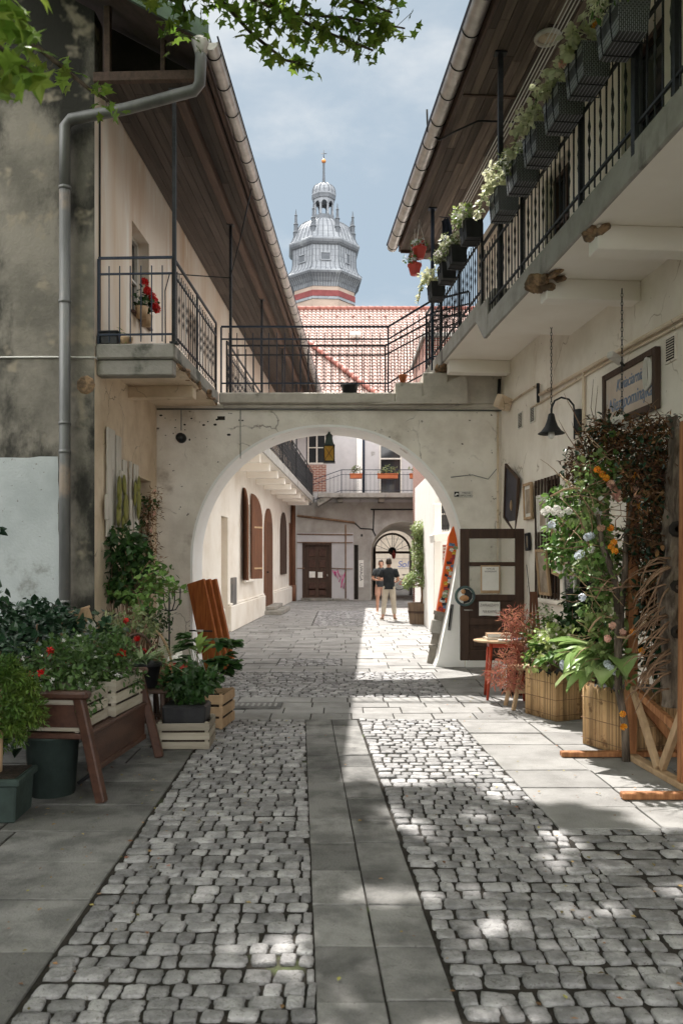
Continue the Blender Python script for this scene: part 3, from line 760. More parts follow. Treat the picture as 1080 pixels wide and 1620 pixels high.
for _ in range(22):
    x = -2.9 + abs(R.gauss(0, .5)); z = 4.05 - abs(R.gauss(0, .28)); r = R.uniform(.004, .02)
    if (x - ac) ** 2 + (z - az) ** 2 < 2.3 ** 2 or x > -1.3: continue
    w.lathe([(r, 0), (r * .7, .004)], 6, (x, 0, z), R.uniform(0, 3), False, Matrix.Diagonal((R.uniform(.7, 2), 1, 1)) @ Matrix.Rotation(PI / 2, 3, 'X'))
w.box((-1.93, -.002, 4.0), (.12, .006, .06)); w.build('plaster_chip', m_dark, AW)
railing(AW, 'front_railing', [(-1.93, .0, 4.40), (.75, .0, 4.40), (1.45, .0, 4.82), (2.05, .0, 4.97)], 1.07, m_ironb, .125, False, 2.2, low=.16)
railing(AW, 'back_railing', [(-1.9, TH, 4.40), (.75, TH, 4.40), (1.5, TH, 4.80), (2.05, TH, 4.97)], 1.0, m_iron, .13, False, 2.2, low=.16, top2=.16)
text(AW, 'scratched_writing', 'KUPA', .17, frame_mat((-2.52, -.003, 1.25), (1, 0, 0), (0, 0, 1)), MAT('faint grey scratch', (.37, .33, .275), bump=0), 0, 1.0, .0012, False)

# ================================================================== right house
TR = math.atan(.079)
RH = thing('right_house', 'cream house with overhanging plank eaves and iron railed gallery along the right of the yard', 'house', (2.56, 12.8, 0), TR)
RM = RH.matrix_basis.copy(); RI = RM.inverted()
def RP(px, py, x=0.0):
    Y = (3.571 + x) / ((px - CX) / F + .079)
    return RI @ at(px, py, Y)
ya, yb = -12.5, 1.5
wn = (RP(885, 850).y, RP(845, 850).y, 1.2, 2.82); dr = (-4.15, -3.05, .03, 2.3)
w = MB(); w.wall((0, 0, 0), (0, 1, 0), (-1, 0, 0), ya, yb, 0, 4.7, [wn, dr], .24); w.build('street_wall', m_rwall, RH)
up = [(-8.6, -7.7, 4.8, 6.95), (-5.4, -4.5, 4.8, 6.95), (-3.0, -2.1, 5.5, 6.8), (-7.0, -6.0, 5.6, 6.9)]
w = MB(); w.wall((0, 0, 0), (0, 1, 0), (-1, 0, 0), ya, yb, 4.7, 7.4, up, .2); w.build('gallery_wall', m_rwall, RH)
w = MB(); w.bb(.26, 6, yb - .3, yb, 0, 7.4); w.bb(0, .25, yb - .02, yb, 0, 7.4); w.bb(.26, 6, ya, ya + .3, 0, 7.4); w.build('end_wall', m_rwall, RH)
def rwindow(o, x, nx, nz, fm, gm=m_glassd, name='window'):
    a, b, c, d = o; f = MB(); t = .06
    for q in ((a, a + t, c, d), (b - t, b, c, d), (a + t, b - t, d - t, d), (a + t, b - t, c, c + t)): f.bb(x - .03, x + .03, *q)
    for i in range(1, nx): y = a + (b - a) * i / nx; f.bb(x - .02, x + .02, y - .018, y + .018, c + t, d - t)
    for i in range(1, nz): z = c + (d - c) * i / nz; f.bb(x - .018, x + .018, a + t, b - t, z - .018, z + .018)
    w_ = f.build(name, fm, RH); p = MB(); p.bb(x + .035, x + .045, a, b, c, d); p.build('pane', gm, w_)
m_maroon = MAT('dark red door paint', (.13, .025, .02), (.09, .02, .018), 4, 5, .35, .7, .5, .1, 30)
rwindow(up[0], .15, 1, 3, m_maroon, name='gallery_door'); rwindow(up[1], .15, 1, 3, m_dwood, name='gallery_door')
rwindow(up[2], .15, 2, 2, m_dwood); rwindow(up[3], .15, 2, 2, m_maroon)
rwindow(wn, .2, 2, 3, m_dwood)
w = MB()
for i in range(8): y = wn[0] + .08 + i * .13; w.bb(-.0, .02, y - .012, y + .012, wn[2], wn[3])
w.build('window_bars', m_dwood, RH)
w = MB(); w.bb(-.05, .1, wn[0] - .1, wn[1] + .05, 1.14, 1.2, .01); w.build('sill', m_rwall, RH)
w = MB(); w.bb(.12, .16, dr[0], dr[1], .03, 2.3); w.build('doorway_dark_board', m_dark, RH)  # dark board stands in for the unlit inside of the open doorway
w = MB(); w.bb(-.02, .04, dr[1] - .07, dr[1] + .05, .03, 2.35, .008); w.bb(-.02, .04, dr[0] - .05, dr[0] + .07, .03, 2.35, .008); w.bb(-.02, .04, dr[0] - .05, dr[1] + .05, 2.36, 2.46, .008); w.build('door_frame', m_dwood, RH)
# pipes under the gallery
w = MB()
za, zb = 3.83, 4.02
w.tube([(-.035, -6.6, za), (-.035, -2.0, 3.96)], .022, 8); w.tube([(-.02, -6.6, za - .07), (-.02, -4.2, za + .02), (-.02, -1.6, 3.86)], .013, 8)
w.tube([(-.03, -2.0, 3.96), (-.03, -1.96, 3.96), (-.03, -1.95, 4.12), (-.03, -.1, 4.14)], .014, 8)
w.tube([(-.03, -3.55, 3.93), (-.03, -3.55, 3.2)], .02, 8)
w.build('conduit', m_cream, RH)
w = MB(); w.tube([(-.045, -1.96, 4.12), (-.045, -1.97, 3.86)], .022, 8); w.tube([(-.06, -.12, 4.6), (-.07, -.12, 4.35), (-.1, -.13, 4.2)], .028, 8); w.build('black_pipe', m_blk, RH)
# vents
def vent(y, z, wd, ht, fm, lab):
    w = MB(); w.box((-.008, y, z), (.016, wd, ht), None, .003); o = w.build('vent', fm, RH)
    w = MB(); w.box((-.018, y, z), (.006, wd * .72, ht * .82)); w.build('grille', m_dark, o)
    w = MB(); n_ = int(ht / .03)
    for i in range(n_): w.box((-.024, y, z - ht * .39 + ht * .78 * (i + .5) / n_), (.006, wd * .7, .008), (0, .5, 0))
    w.build('louvre', fm, o)
p = RP(1062, 552); vent(p.y, p.z, .2, .24, m_rwall, '')
p = RP(823.5, 665); vent(p.y, p.z, .2, .24, m_frame, '')
p = RP(843, 655); vent(p.y, p.z, .2, .24, m_frame, '')
# gallery slabs
xe = -1.04
w = MB(); w.bb(-1.0, 0, ya, -3.05, 4.47, 4.66); w.build('near_gallery_slab', m_soffp, RH)
w = MB(); w.bb(xe, -1.001, ya, -3.07, 4.45, 4.70, .012); e1 = w.build('gallery_edge', m_fascia, RH)
w = MB(); w.bb(-1.0, 0, -3.049, 1.2, 4.80, 4.96); w.build('far_gallery_slab', m_soffp, RH)
w = MB(); w.bb(xe, -1.001, -2.5, 1.2, 4.775, 5.0, .012); w.prism([(-3.07, 4.45), (-2.9, 4.45), (-2.5, 4.776), (-2.5, 5.0), (-2.72, 5.0), (-2.72, 4.9), (-3.07, 4.9)], (.038, 0, 0), X=(0, 1, 0), O=(xe, 0, 0)); w.build('gallery_edge', m_fascia, RH)
w = MB(); w.bb(-1.0, 0, -3.2, -3.05, 4.66, 4.97); w.build('riser', m_conc, RH)
for px in (940, 860, 708):
    yy = RP(px, 400, xe + .06).y; hi = 4.47 if yy < -3.3 else 4.80
    w = MB(); w.bb(xe + .09, 0, yy, yy + .2, hi - .2, hi - .001, .008); w.build('gallery_beam', m_soffp, RH)
# crumbled concrete
for px, s in ((855, 1.0), (925, .45), (694, .8)):
    yy = RP(px, 450, xe + .03).y; hi = 4.45 if yy < -3.3 else 4.775
    w = MB()
    for _ in range(int(26 * s)):
        q = rv(); w.box((xe + .1 + q.x * .13 * s, yy + q.y * .28 * s, hi + q.z * .09 * s), (R.uniform(.05, .15),) * 2 + (R.uniform(.03, .08),), (q.x, q.y, q.z), .02)
    w.build('crumbled_concrete', m_break, RH)
# gallery railings
railing(RH, 'near_railing', [(xe + .03, ya, 4.70), (xe + .03, -2.72, 4.70)], .97, m_iron, .115, True, 1.6, .016)
railing(RH, 'far_railing', [(xe + .03, -2.70, 5.0), (xe + .03, 1.1, 5.0)], .97, m_iron, .115, True, 1.3, .014)
railing(RH, 'end_railing', [(xe + .03, 1.1, 5.0), (-.02, 1.1, 5.0)], .97, m_ironb, .13, False, 1.2, .014)
# eaves
ZR = 7.65
w = MB(); boards(w, -1.26, -.01, ya, 2.5, ZR, .115, 2.6); w.build('soffit', m_soffr, RH)
w = MB(); w.bb(-1.26, 0, ya, 2.5, ZR + .014, ZR + .03); w.build('soffit_backing', m_dark, RH)
w = MB(); zq = lambda x: 7.76 + (x + 1.3) * .55
w.prism([(-1.3, zq(-1.3)), (7, zq(7)), (7, zq(7) + .14), (-1.3, zq(-1.3) + .1)], (0, 2.65 - ya, 0), O=(0, ya, 0)); w.build('roof', m_roofd, RH)
w = MB(); w.bb(-1.275, -1.24, ya, 2.53, ZR - .04, ZR + .16, .006); w.bb(-1.239, 0, 2.5, 2.54, ZR - .06, ZR + .14, .006); w.build('fascia', m_dwood, RH)
w = MB(); w.bb(-1.1, -.2, 2.2, 2.52, ZR - .17, ZR - .13, .006); w.build('eave_board', m_beam, RH); w = MB(); w.bb(-1.22, -.02, -2.6, -2.56, ZR - .03, ZR - .011); w.build('cross_batten', m_beam, RH)
gu = gutter(RH, -1.375, ya, 2.7, ZR + .12, .098)
w = MB(); w.tube([(-1.475, ya, ZR + .155), (-1.475, 2.7, ZR + .155)], .016, 6); w.build('edge_trim', m_ironb, gu)
for px, zb in ((790, 4.7), (683, 5.0)):
    yy = RP(px, 400, xe + .05).y
    w = MB(); w.box((xe + .06, yy, (zb + ZR) / 2), (.055, .055, ZR - zb)); w.box((xe + .06, yy, ZR - .02), (.14, .1, .02)); w.build('iron_post', m_iron if zb < 4.8 else m_ironb, RH)
yy = RP(1007, 160, xe + .03).y; w = MB(); w.box((xe + .03, yy, 5.15), (.06, .06, 1.1)); w.build('iron_post', m_iron, RH)
yy = RP(690, 335, -1.35).y
w = MB(); w.tube([(-1.5, yy - .1, ZR + .35), (-1.47, yy, ZR + .1), (-1.3, yy, ZR - .02), (-1.2, yy - .4, ZR - .12), (-.9, yy - .6, ZR - .06), (-.3, yy - .6, ZR - .05)], .014, 6); w.build('cable', m_blk, RH)
# open shop door
w = MB(); Yd = 11.5
dx0, dx1 = 1.71, 2.63; z0, z1 = .27, 2.17
def fr(mb, x0, x1, a, b, y=Yd, th=.05): mb.bb(x0, x1, y - th / 2, y + th / 2, a, b, .006)
fr(w, dx0, dx0 + .13, z0, z1); fr(w, dx1 - .13, dx1, z0, z1); fr(w, dx0 + .131, dx1 - .131, z1 - .14, z1); fr(w, dx0 + .131, dx1 - .131, 1.63, 1.69)
fr(w, dx0 + .131, dx1 - .131, 1.13, 1.22); fr(w, dx0 + .131, dx1 - .131, z0, z0 + .15); fr(w, dx0 + .131, dx1 - .131, .78, .88)
fr(w, dx0 + .131, dx1 - .131, z0 + .151, 1.129, Yd + .01, .02); fr(w, dx0 + .2, dx1 - .2, z0 + .2, .73, Yd - .005, .03)
sd = w.build('shop_door', m_dwood, RH, True)
w = MB(); w.bb(dx0 + .131, dx1 - .131, Yd - .003, Yd + .003, 1.221, z1 - .141); w.build('door_glass', m_glass, sd, True)
w = MB(); w.tube([(dx0 + .06, Yd - .02, 1.0), (dx0 + .06, Yd - .07, 1.0), (dx0 + .17, Yd - .07, 1.0)], .01, 6); w.build('handle', m_zinc, sd, True)
# ================================================================== rear house
YF = 34.4
FH = thing('rear_house', 'grey two storey house closing the yard with balcony, vaulted passage and red tiled roof', 'house', (.6, YF, 0))
def fx(px, Y=YF): return (px - CX) * Y / F
def fz(py, Y=YF): return CH + (HZ - py) * Y / F
X0, X1 = -3.6, 8.0
tcx, tr, tsp = fx(638), 1.42, fz(825) - 1.42
door = (fx(482), fx(521), .12, fz(862)); blk = (fx(560), fx(566.5), .05, fz(862))
def fwall(w, a, b, z0, z1, ops, dep=.18):
    w.wall((0, YF, 0), (1, 0, 0), (0, -1, 0), a, b, z0, z1, ops, dep)
w = MB(); fwall(w, X0, tcx - tr, 0, 4.25, [door, blk]); fwall(w, tcx + tr, X1, 0, 4.25, [])
n = 20; aw = [(tcx - tr * math.cos(PI * i / n), tsp + tr * math.sin(PI * i / n)) for i in range(n + 1)]
for (a, b), (c, d) in zip(aw[:-1], aw[1:]): w.quad((a, YF, b), (c, YF, d), (c, YF, 4.25), (a, YF, 4.25))
w.build('lower_wall', m_far, FH, True)
w = MB(); w.bb(fx(470), fx(561), YF - .03, YF - .001, .02, fz(842), .0)
for o in (): pass
w = MB(); w.wall((0, YF - .03, 0), (1, 0, 0), (0, -1, 0), fx(470), fx(559), .03, fz(843), [door], .03); w.build('white_panel', m_lilac, FH, True)
uw = [(fx(486), fx(516), 5.9, 7.35), (fx(602), fx(633), 4.62, 6.75), (fx(654), fx(672), 5.25, 6.5), (-2.9, -2.0, 5.4, 7.0), (4.6, 5.5, 5.4, 7.0)]
w = MB(); fwall(w, X0, X1, 4.25, 8.7, uw); w.build('upper_wall', m_lilac, FH, True)
w = MB(); w.bb(fx(486), fx(516), YF - .02, YF - .001, 4.7, 5.88); w.build('bare_brick_patch', m_brick, FH, True)
w = MB(); w.bb(fx(564), fx(573), YF - .07, YF, 4.62, 8.6, .01); w.build('pilaster', m_white, FH, True)
w = MB(); w.tube([(fx(575), YF - .06, 4.6), (fx(575), YF - .06, 8.5)], .05, 8); w.build('downpipe', m_ironb, FH, True)
def fwindow(o, nx, nz, fm, name='window', dep=.15, gm=m_glassd):
    a, b, c, d = o; f = MB(); t = .07; y = YF + dep - .04
    for q in ((a, a + t, c, d), (b - t, b, c, d), (a + t, b - t, d - t, d), (a + t, b - t, c, c + t)): f.bb(q[0], q[1], y - .03, y + .03, q[2], q[3])
    for i in range(1, nx): x = a + (b - a) * i / nx; f.bb(x - .03, x + .03, y - .025, y + .025, c + t, d - t)
    for i in range(1, nz): z = c + (d - c) * i / nz; f.bb(a + t, b - t, y - .02, y + .02, z - .02, z + .02)
    w_ = f.build(name, fm, FH, True); p = MB(); p.bb(a, b, y + .035, y + .045, c, d); p.build('pane', gm, w_, True)
fwindow(uw[0], 2, 2, m_frame); fwindow(uw[2], 1, 2, m_frame); fwindow(uw[3], 2, 2, m_frame); fwindow(uw[4], 2, 2, m_frame)
a, b, c, d = uw[1]; f = MB(); y = YF + .1
for q in ((a - .06, a, c, d + .06), (b, b + .06, c, d + .06), (a, b, d, d + .06), (a, b, 6.1, 6.16)): f.bb(q[0], q[1], YF - .03, YF + .1, q[2], q[3])
bd = f.build('balcony_door', m_frame, FH, True)
f = MB(); f.bb(a, b, y, y + .05, c, 6.1); f.bb(a, b, y, y + .03, 6.16, d); f.build('dark_leaf', m_glassd, bd, True)
# panelled ground door with ten panels
a, b, c, d = door; f = MB(); f.bb(a, b, YF + .08, YF + .14, c, d)
dd = f.build('panelled_door', m_dwood, FH, True)
f = MB(); f.bb(a - .1, a, YF - .06, YF + .15, c, d + .1); f.bb(b, b + .1, YF - .06, YF + .15, c, d + .1); f.bb(a, b, YF - .06, YF + .15, d, d + .1); f.build('door_frame', m_dwood, dd, True)
f = MB()
zz = [d - .34, d - .82, d - 1.3, d - 1.8]
for i, z in enumerate(zz):
    for s in (0, 1): x = a + (b - a) * (.29 + .42 * s); f.box((x, YF + .07, z), (.3, .04, .34), None, .015)
for s in (0, 1): x = a + (b - a) * (.29 + .42 * s); f.box((x, YF + .07, .38), (.3, .04, .3), None, .015)
f.build('door_panel', m_bench, dd, True)
f = MB(); f.box((a + .32, YF + .045, d - 1.28), (.26, .006, .26)); f.box((b - .4, YF + .045, d - 1.3), (.2, .006, .24)); f.build('door_notice', m_paper, dd, True)
f = MB(); f.box((b - .09, YF + .05, 1.1), (.03, .05, .1)); f.build('handle', m_zinc, dd, True)
f = MB(); f.bb(blk[0], blk[1], YF + .1, YF + .13, .05, blk[3]); f.build('dark_gap_board', m_dark, FH, True)
f = MB(); f.bb(fx(482) - .15, fx(521) + .1, YF - .3, YF - .0, 0, .12, .01); f.bb(fx(521) + .11, fx(552), YF - .2, YF - .001, 0, .1, .01); f.build('doorstep', m_conc, FH, True)
f = MB()
f.tube([(fx(470), YF - .07, fz(845)), (fx(558), YF - .07, fz(846))], .025, 6); f.tube([(fx(470), YF - .07, fz(858)), (fx(558), YF - .07, fz(858.5))], .02, 6)
f.tube([(fx(470), YF - .07, fz(899)), (fx(482), YF - .07, fz(899))], .018, 6); f.tube([(fx(523), YF - .07, fz(899)), (fx(558), YF - .07, fz(900))], .018, 6)
f.tube([(fx(546.5), YF - .08, .05), (fx(546.5), YF - .08, fz(830))], .03, 8)
f.tube([(fx(470), YF - .05, fz(816)), (fx(530), YF - .06, fz(823)), (fx(561), YF - .05, fz(827))], .05, 6)
f.build('rusty_pipe', m_twig, FH, True)
f = MB(); f.tube([(fx(561), YF - .03, fz(827)), (fx(570), YF - .03, fz(836)), (fx(588), YF - .03, fz(837)), (fx(593), YF - .03, fz(846))], .025, 5); f.tube([(fx(591), YF - .03, fz(806)), (fx(590), YF - .03, fz(840)), (fx(594), YF - .03, fz(848))], .03, 5); f.tube([(fx(586), YF - .03, fz(806)), (fx(688), YF - .03, fz(806))], .03, 5); f.build('cable', m_blk, FH, True)
f = MB(); f.box((fx(572), YF - .01, fz(847)), (.08, .02, .1)); f.build('junction_box', m_blk, FH, True)
f = MB(); f.bb(fx(567), fx(575), YF - .03, YF - .001, fz(929), fz(886)); po = f.build('poster', m_paper, FH, True)
text(FH, 'poster_lettering', 'UWAGA', .2, frame_mat((fx(571), YF - .034, fz(905)), (0, 0, -1), (1, 0, 0)), m_ink)
# pink scribble on the white panel
f = MB(); m_pink = MAT('pink spray paint', (.62, .10, .28), rough=.6, bump=0)
import itertools
for k, pts in enumerate(([(526, 902), (531, 912), (529, 903), (535, 916), (534, 901), (538, 913)], [(536, 921), (541, 909), (540, 924), (546, 905)], [(542, 916), (539, 930), (545, 922), (543, 931)], [(527, 906), (533, 905)])):
    f.tube([(fx(x), YF - .034, fz(y)) for x, y in pts], .028, 4)
f.build('graffiti', m_pink, FH, True)
# balcony
bx0, bx1 = -1.0, 3.98
f = MB(); f.bb(bx0, bx1, YF - 1.0, YF, 4.38, 4.58, .02); bal = f.build('balcony', m_fascia, FH, True)
for px in (538, 602, 664): f = MB(); f.bb(fx(px) - .12, fx(px) + .12, YF - .8, YF, 4.2, 4.379, .02); f.build('bracket', m_conc, bal, True)
f = MB(); f.prism([(fx(503), 4.0), (fx(526), 4.38), (fx(503), 4.38)], (0, .9, 0), O=(0, YF - .95, 0)); f.build('bracket', m_conc, bal, True)
railing(bal, 'balcony_railing', [(bx0 - .3, YF - .97, 4.1), (.0, YF - .97, 4.56), (bx1, YF - .97, 4.56), (bx1 + .5, YF - 2.6, 4.56)], .98, m_ironb, .17, False, 2.0, .018, True)
# roof of pantiles
f = MB(); ez, ey, sl = 8.55, YF - .35, .84; L_ = 9.75; ang = math.atan(sl); ca, sa = math.cos(ang), math.sin(ang)
cols = int((11.5 + 4) / .21) * 5; rows = 30; vs = []
for r in range(rows):
    for e in (0, 1):
        s = (r + e * .999) * L_ / rows * 1.0
        for c in range(cols + 1):
            x = -4 + c * .042; ph = 2 * PI * c / 5
            h = .035 * math.sin(ph) + .02 * math.sin(2 * ph + .6) + .045 * (1 - e) + .012 * noise.noise((x * .9, s * .8, 0))
            vs.append((x, ey + s * ca - h * sa, ez + s * sa + h * ca))
fs = []; W_ = cols + 1
for r in range(2 * rows - 1):
    for c in range(cols): fs.append((r * W_ + c, r * W_ + c + 1, (r + 1) * W_ + c + 1, (r + 1) * W_ + c))
f.add(vs, fs)
m_tile = MAT('red clay pantiles', (.33, .24, .21), (.25, .165, .142), .9, 8, .3, .7, .75, .2, 14, c3=(.42, .31, .27), sc3=5, lo3=.5, hi3=.7, c4=(.20, .09, .07), sc4=3.5, lo4=.64, hi4=.72)
rf = f.build('tiled_roof', m_tile, FH, True)
m_ridge = MAT('darker red ridge tile', (.27, .10, .075), (.20, .07, .055), 4, 6, .35, .7, .7, .2, 20)
ry, rz_ = ey + L_ * ca, ez + L_ * sa
f = MB(); x = -4
while x < 11.4: f.tube([(x, ry, rz_ + .04), (x + .38, ry, rz_ + .04)], [.15, .13], 8); x += .36
f.build('ridge_tile', m_ridge, rf, True)
# hip of the left wing with its cap tiles
def roofpt(px, py, lift=.12):
    k = (HZ - py) / F  # z-1.7 = k*Y ; z = ez + (Y-ey)*sl
    Y = (ez - CH - ey * sl) / (k - sl); p = at(px, py, Y); return p + V((0, -sa, ca)) * lift
f = MB(); A = roofpt(490, 546); B = roofpt(612, 640); m_ = 15
for i in range(m_): p = A.lerp(B, i / m_); q = A.lerp(B, (i + 1.08) / m_); f.tube([p, q], [.14, .11], 7)
f.build('hip_tile', m_ridge, rf, True)
f = MB(); p = roofpt(562, 533, .1); Q = Matrix.Rotation(ang, 3, 'X'); f.box(p, (.5, .32, .22), Q, .02); f.build('roof_vent', m_frame, rf, True)
f = MB(); x = -3.5
while x < 11: 
    p = V((x, ry - .9 * ca, rz_ - .9 * sa)); f.box(p + V((0, -sa, ca)) * .08, (.05, .3, .09), Q); x += .82
f.build('snow_guard', m_ridge, rf, True)
f = MB(); f.add([(-4, ry + .1, rz_), (11.5, ry + .1, rz_), (11.5, ry + 8, ez), (-4, ry + 8, ez)], [(0, 1, 2, 3)]); f.build('rear_slope', m_ridge, rf, True)
f = MB(); f.bb(X0, X1, YF + 5.6, YF + 5.9, 4.3, 8.6); f.build('rear_wall', m_far, FH, True)
f = MB(); f.bb(X0, tcx - tr - .3, YF + .35, YF + 5.6, 0, 8.6); f.bb(tcx + tr + .1, X1, YF + .35, YF + 5.6, 0, 8.6); f.bb(tcx - tr - .29, tcx + tr + .09, YF + .35, YF + 5.6, 4.3, 8.6); f.build('core', m_far, FH, True)
# vaulted passage
YG = 40.0; gcx, gr_, gsp = fx(620, YG), 30 * YG / F, fz(873, YG)
f = MB(); st = []
for k in range(9):
    t_ = k / 8; cx = tcx + (gcx + .12 - tcx) * t_; r = tr + (gr_ + .12 - tr) * t_; sp = tsp + (gsp - tsp) * t_; Y = YF + (YG - YF) * t_
    st.append([(cx - r, Y, 0)] + [(cx - r * math.cos(PI * i / n), Y, sp + r * math.sin(PI * i / n)) for i in range(n + 1)] + [(cx + r, Y, 0)])
for a, b in zip(st[:-1], st[1:]):
    for i in range(len(a) - 1): f.add([a[i], a[i + 1], b[i + 1], b[i]], [(0, 1, 2, 3)])
f.build('vault', m_soffp, FH, True)
# gate with fanlight
f = MB(); th = .09
ow = [(gcx - gr_, 0)] + [(gcx - gr_ * math.cos(PI * i / n), gsp + gr_ * math.sin(PI * i / n)) for i in range(n + 1)] + [(gcx + gr_, 0)]
k2 = (gr_ - .1) / gr_
for (a, b), (c, d) in zip(ow[:-1], ow[1:]):
    g2 = lambda x, z: (gcx + (x - gcx) * k2, YG - .05, gsp + (z - gsp) * k2 if z > gsp else z)
    f.quad((a, YG - .05, b), (c, YG - .05, d), g2(c, d), g2(a, b)); f.quad(g2(a, b), g2(c, d), V(g2(c, d)) + V((0, .1, 0)), V(g2(a, b)) + V((0, .1, 0)))
f.bb(gcx - gr_ + .08, gcx + gr_ - .08, YG - .06, YG + .05, gsp - .09, gsp + .03)
ga = f.build('gate_frame', m_dwood, FH, True)
f = MB()
for i in range(1, 8):
    a = PI * i / 8; f.bar((gcx, YG, gsp), (gcx - math.cos(a) * gr_ * .93, YG, gsp + math.sin(a) * gr_ * .93), .022, .022)
f.lathe([(.2, -.02), (.2, .02)], 14, (gcx, YG - .01, gsp + .04), Q=Matrix.Rotation(PI / 2, 3, 'X')); f.build('fanlight_bar', m_iron, ga, True)
for s_ in (1, -1): f = MB(); f.box((gcx + s_ * (gr_ - .06), YG - .5, 1.2), (.06, .9, 2.3), None, .01); f.build('gate_leaf', m_dwood, ga, True)
for i, (px, py, yy, lab) in enumerate(((660, 868, 36.0, 'black hanging lantern nearer the mouth of the vaulted passage'), (622.5, 878, 39.0, 'small reddish hanging lantern before the fanlight of the passage gate'))):
    p = at(px, py, yy); s = 1 if i == 0 else .8
    t = thing('passage_lantern', lab, 'lantern', p)
    f = MB(); f.lathe([(.02, -.24 * s), (.1 * s, -.16 * s), (.14 * s, .08 * s), (.05 * s, .16 * s), (.012, .3 * s)], 6, smooth=False); f.build('lamp_body', m_iron if i == 0 else m_redpl, t)
    f = MB(); f.tube([(0, 0, .25 * s), (0, 0, (fz(828, 35) if i == 0 else fz(843, yy)) - p.z)], .012, 5); f.build('chain', m_iron, t)

# building across the street and bicycle before it
ST = thing('street_building', 'pale stone block building seen across the street through the passage', 'building', (2.5, 50, 0))
f = MB(); f.bb(-6, 12, 50, 58, 0, 11); f.build('wall', MAT('pale stone blocks', (.74, .64, .52), (.62, .52, .42), 1.5, 7, .35, .7, .9, .2, 20, brick=(1, 1.3, .62, .018, (.42, .36, .3), (PI / 2, 0, 0)), c3=(.5, .43, .36), sc3=.8, lo3=.6, hi3=.7), ST, True)
f = MB(); f.bb(-6, 12, 49.93, 49.999, 0, .5); f.build('plinth', m_conc, ST, True)
text(ST, 'graffiti', 'Sola', .55, frame_mat((at(640, 890, 50).x, 49.99, at(640, 893, 50).z), (1, 0, 0), (0, 0, 1)), MAT('blue spray paint', (.10, .16, .42), bump=0), .2)
bk = thing('bicycle', 'bicycle leaning in the street just outside the passage gate', 'bicycle', at(645, 942, 47).x * V((1, 0, 0)) + V((0, 47, 0)))
for x, nm in ((-.52, 0), (.52, 0)):
    f = MB(); f.tube([(x + .33 * math.cos(2 * PI * i / 20), 0, .34 + .33 * math.sin(2 * PI * i / 20)) for i in range(21)], .022, 6, False); wh = f.build('wheel', m_blk, bk)
    f = MB()
    for i in range(8): f.tube([(x, 0, .34), (x + .32 * math.cos(2 * PI * i / 8), 0, .34 + .32 * math.sin(2 * PI * i / 8))], .004, 3)
    f.build('spoke', m_zinc, wh)
f = MB()
for a, b in (((-.52, 0, .34), (-.05, 0, .32)), ((-.05, 0, .32), (-.2, 0, .85)), ((-.05, 0, .32), (.38, 0, .8)), ((-.18, 0, .8), (.36, 0, .86)), ((-.52, 0, .34), (-.18, 0, .8)), ((.52, 0, .34), (.36, 0, .95)), ((.36, 0, .95), (.33, 0, 1.0))): f.tube([a, b], .02, 6)
f.build('frame', m_redpl, bk)
f = MB(); f.box((-.22, 0, .9), (.26, .13, .06), None, .025); f.build('saddle', m_blk, bk)
f = MB(); f.tube([(.42, -.28, 1.03), (.33, -.1, 1.02), (.33, .1, 1.02), (.42, .28, 1.03)], .015, 6); f.build('handlebar', m_zinc, bk)

# ================================================================== low white building right of the inner yard
WB = thing('white_building', 'low white building with barred window and timber ledge right of the inner yard', 'building', (2.9, 18.6, 0))
f = MB(); YW = 18.8; wv = (fx(698, YW), fx(711, YW), fz(838, YW), fz(785, YW))
f.wall((0, YW, 0), (1, 0, 0), (0, -1, 0), fx(688, YW), 4.2, 0, 3.9, [wv], .12); f.build('front_wall', m_white, WB, True)
f = MB(); f.wall((fx(688, YW), 0, 0), (0, 1, 0), (-1, 0, 0), YW + .001, 24, 0, 3.9); f.bb(fx(688, YW) + .01, 4.2, YW + .3, 24, 3.7, 3.9); f.wall((0, 24, 0), (1, 0, 0), (0, 1, 0), fx(688, YW), 4.2, 0, 3.9); f.build('side_wall', m_white, WB, True)
a, b, c, d = wv; f = MB(); f.bb(a, b, YW + .1, YW + .11, c, d); wo = f.build('window', m_glassd, WB, True)
f = MB()
for i in range(1, 5): x = a + (b - a) * i / 5; f.tube([(x, YW - .05, c - .03), (x, YW - .05, d + .03)], .008, 5)
for z in (c + .1, (c + d) / 2, d - .1): f.tube([(a - .05, YW - .05, z), (b + .05, YW - .05, z)], .008, 5)
f.build('window_bar', m_iron, wo, True)
f = MB(); f.bb(a, b, YW + .06, YW + .09, c + (d - c) * .45, c + (d - c) * .5); f.build('cross_bar', m_frame, wo, True)
f = MB(); q = 16.6; f.box((fx(691, q), q, 1.45), (.16, .16, 2.9), None, .01); f.build('pillar', m_white, WB, True)
f = MB(); f.box(at(699, 850, 16.2) , (.42, .75, .16), (0, -.14, 0), .01); f.build('ledge', m_white, WB, True)
f = MB(); f.bb(fx(700, 18.78), fx(709, 18.78), YW - .012, YW - .001, fz(905, YW), fz(862, YW)); f.build('bare_brick_patch', m_brick, WB, True)

BB = thing('brick_building', 'red brick building standing behind the far end of the right gallery', 'building', (4.5, 27.5, 0))
f = MB(); f.bb(fx(672, 26.5), 8.5, 26.5, 31, 0, 9.15); f.build('wall', m_brick, BB, True)
f = MB(); f.bb(fx(672, 26.5) - .1, 8.6, 26.4, 31.1, 9.151, 9.3, .02); f.build('cornice', m_fascia, BB, True)

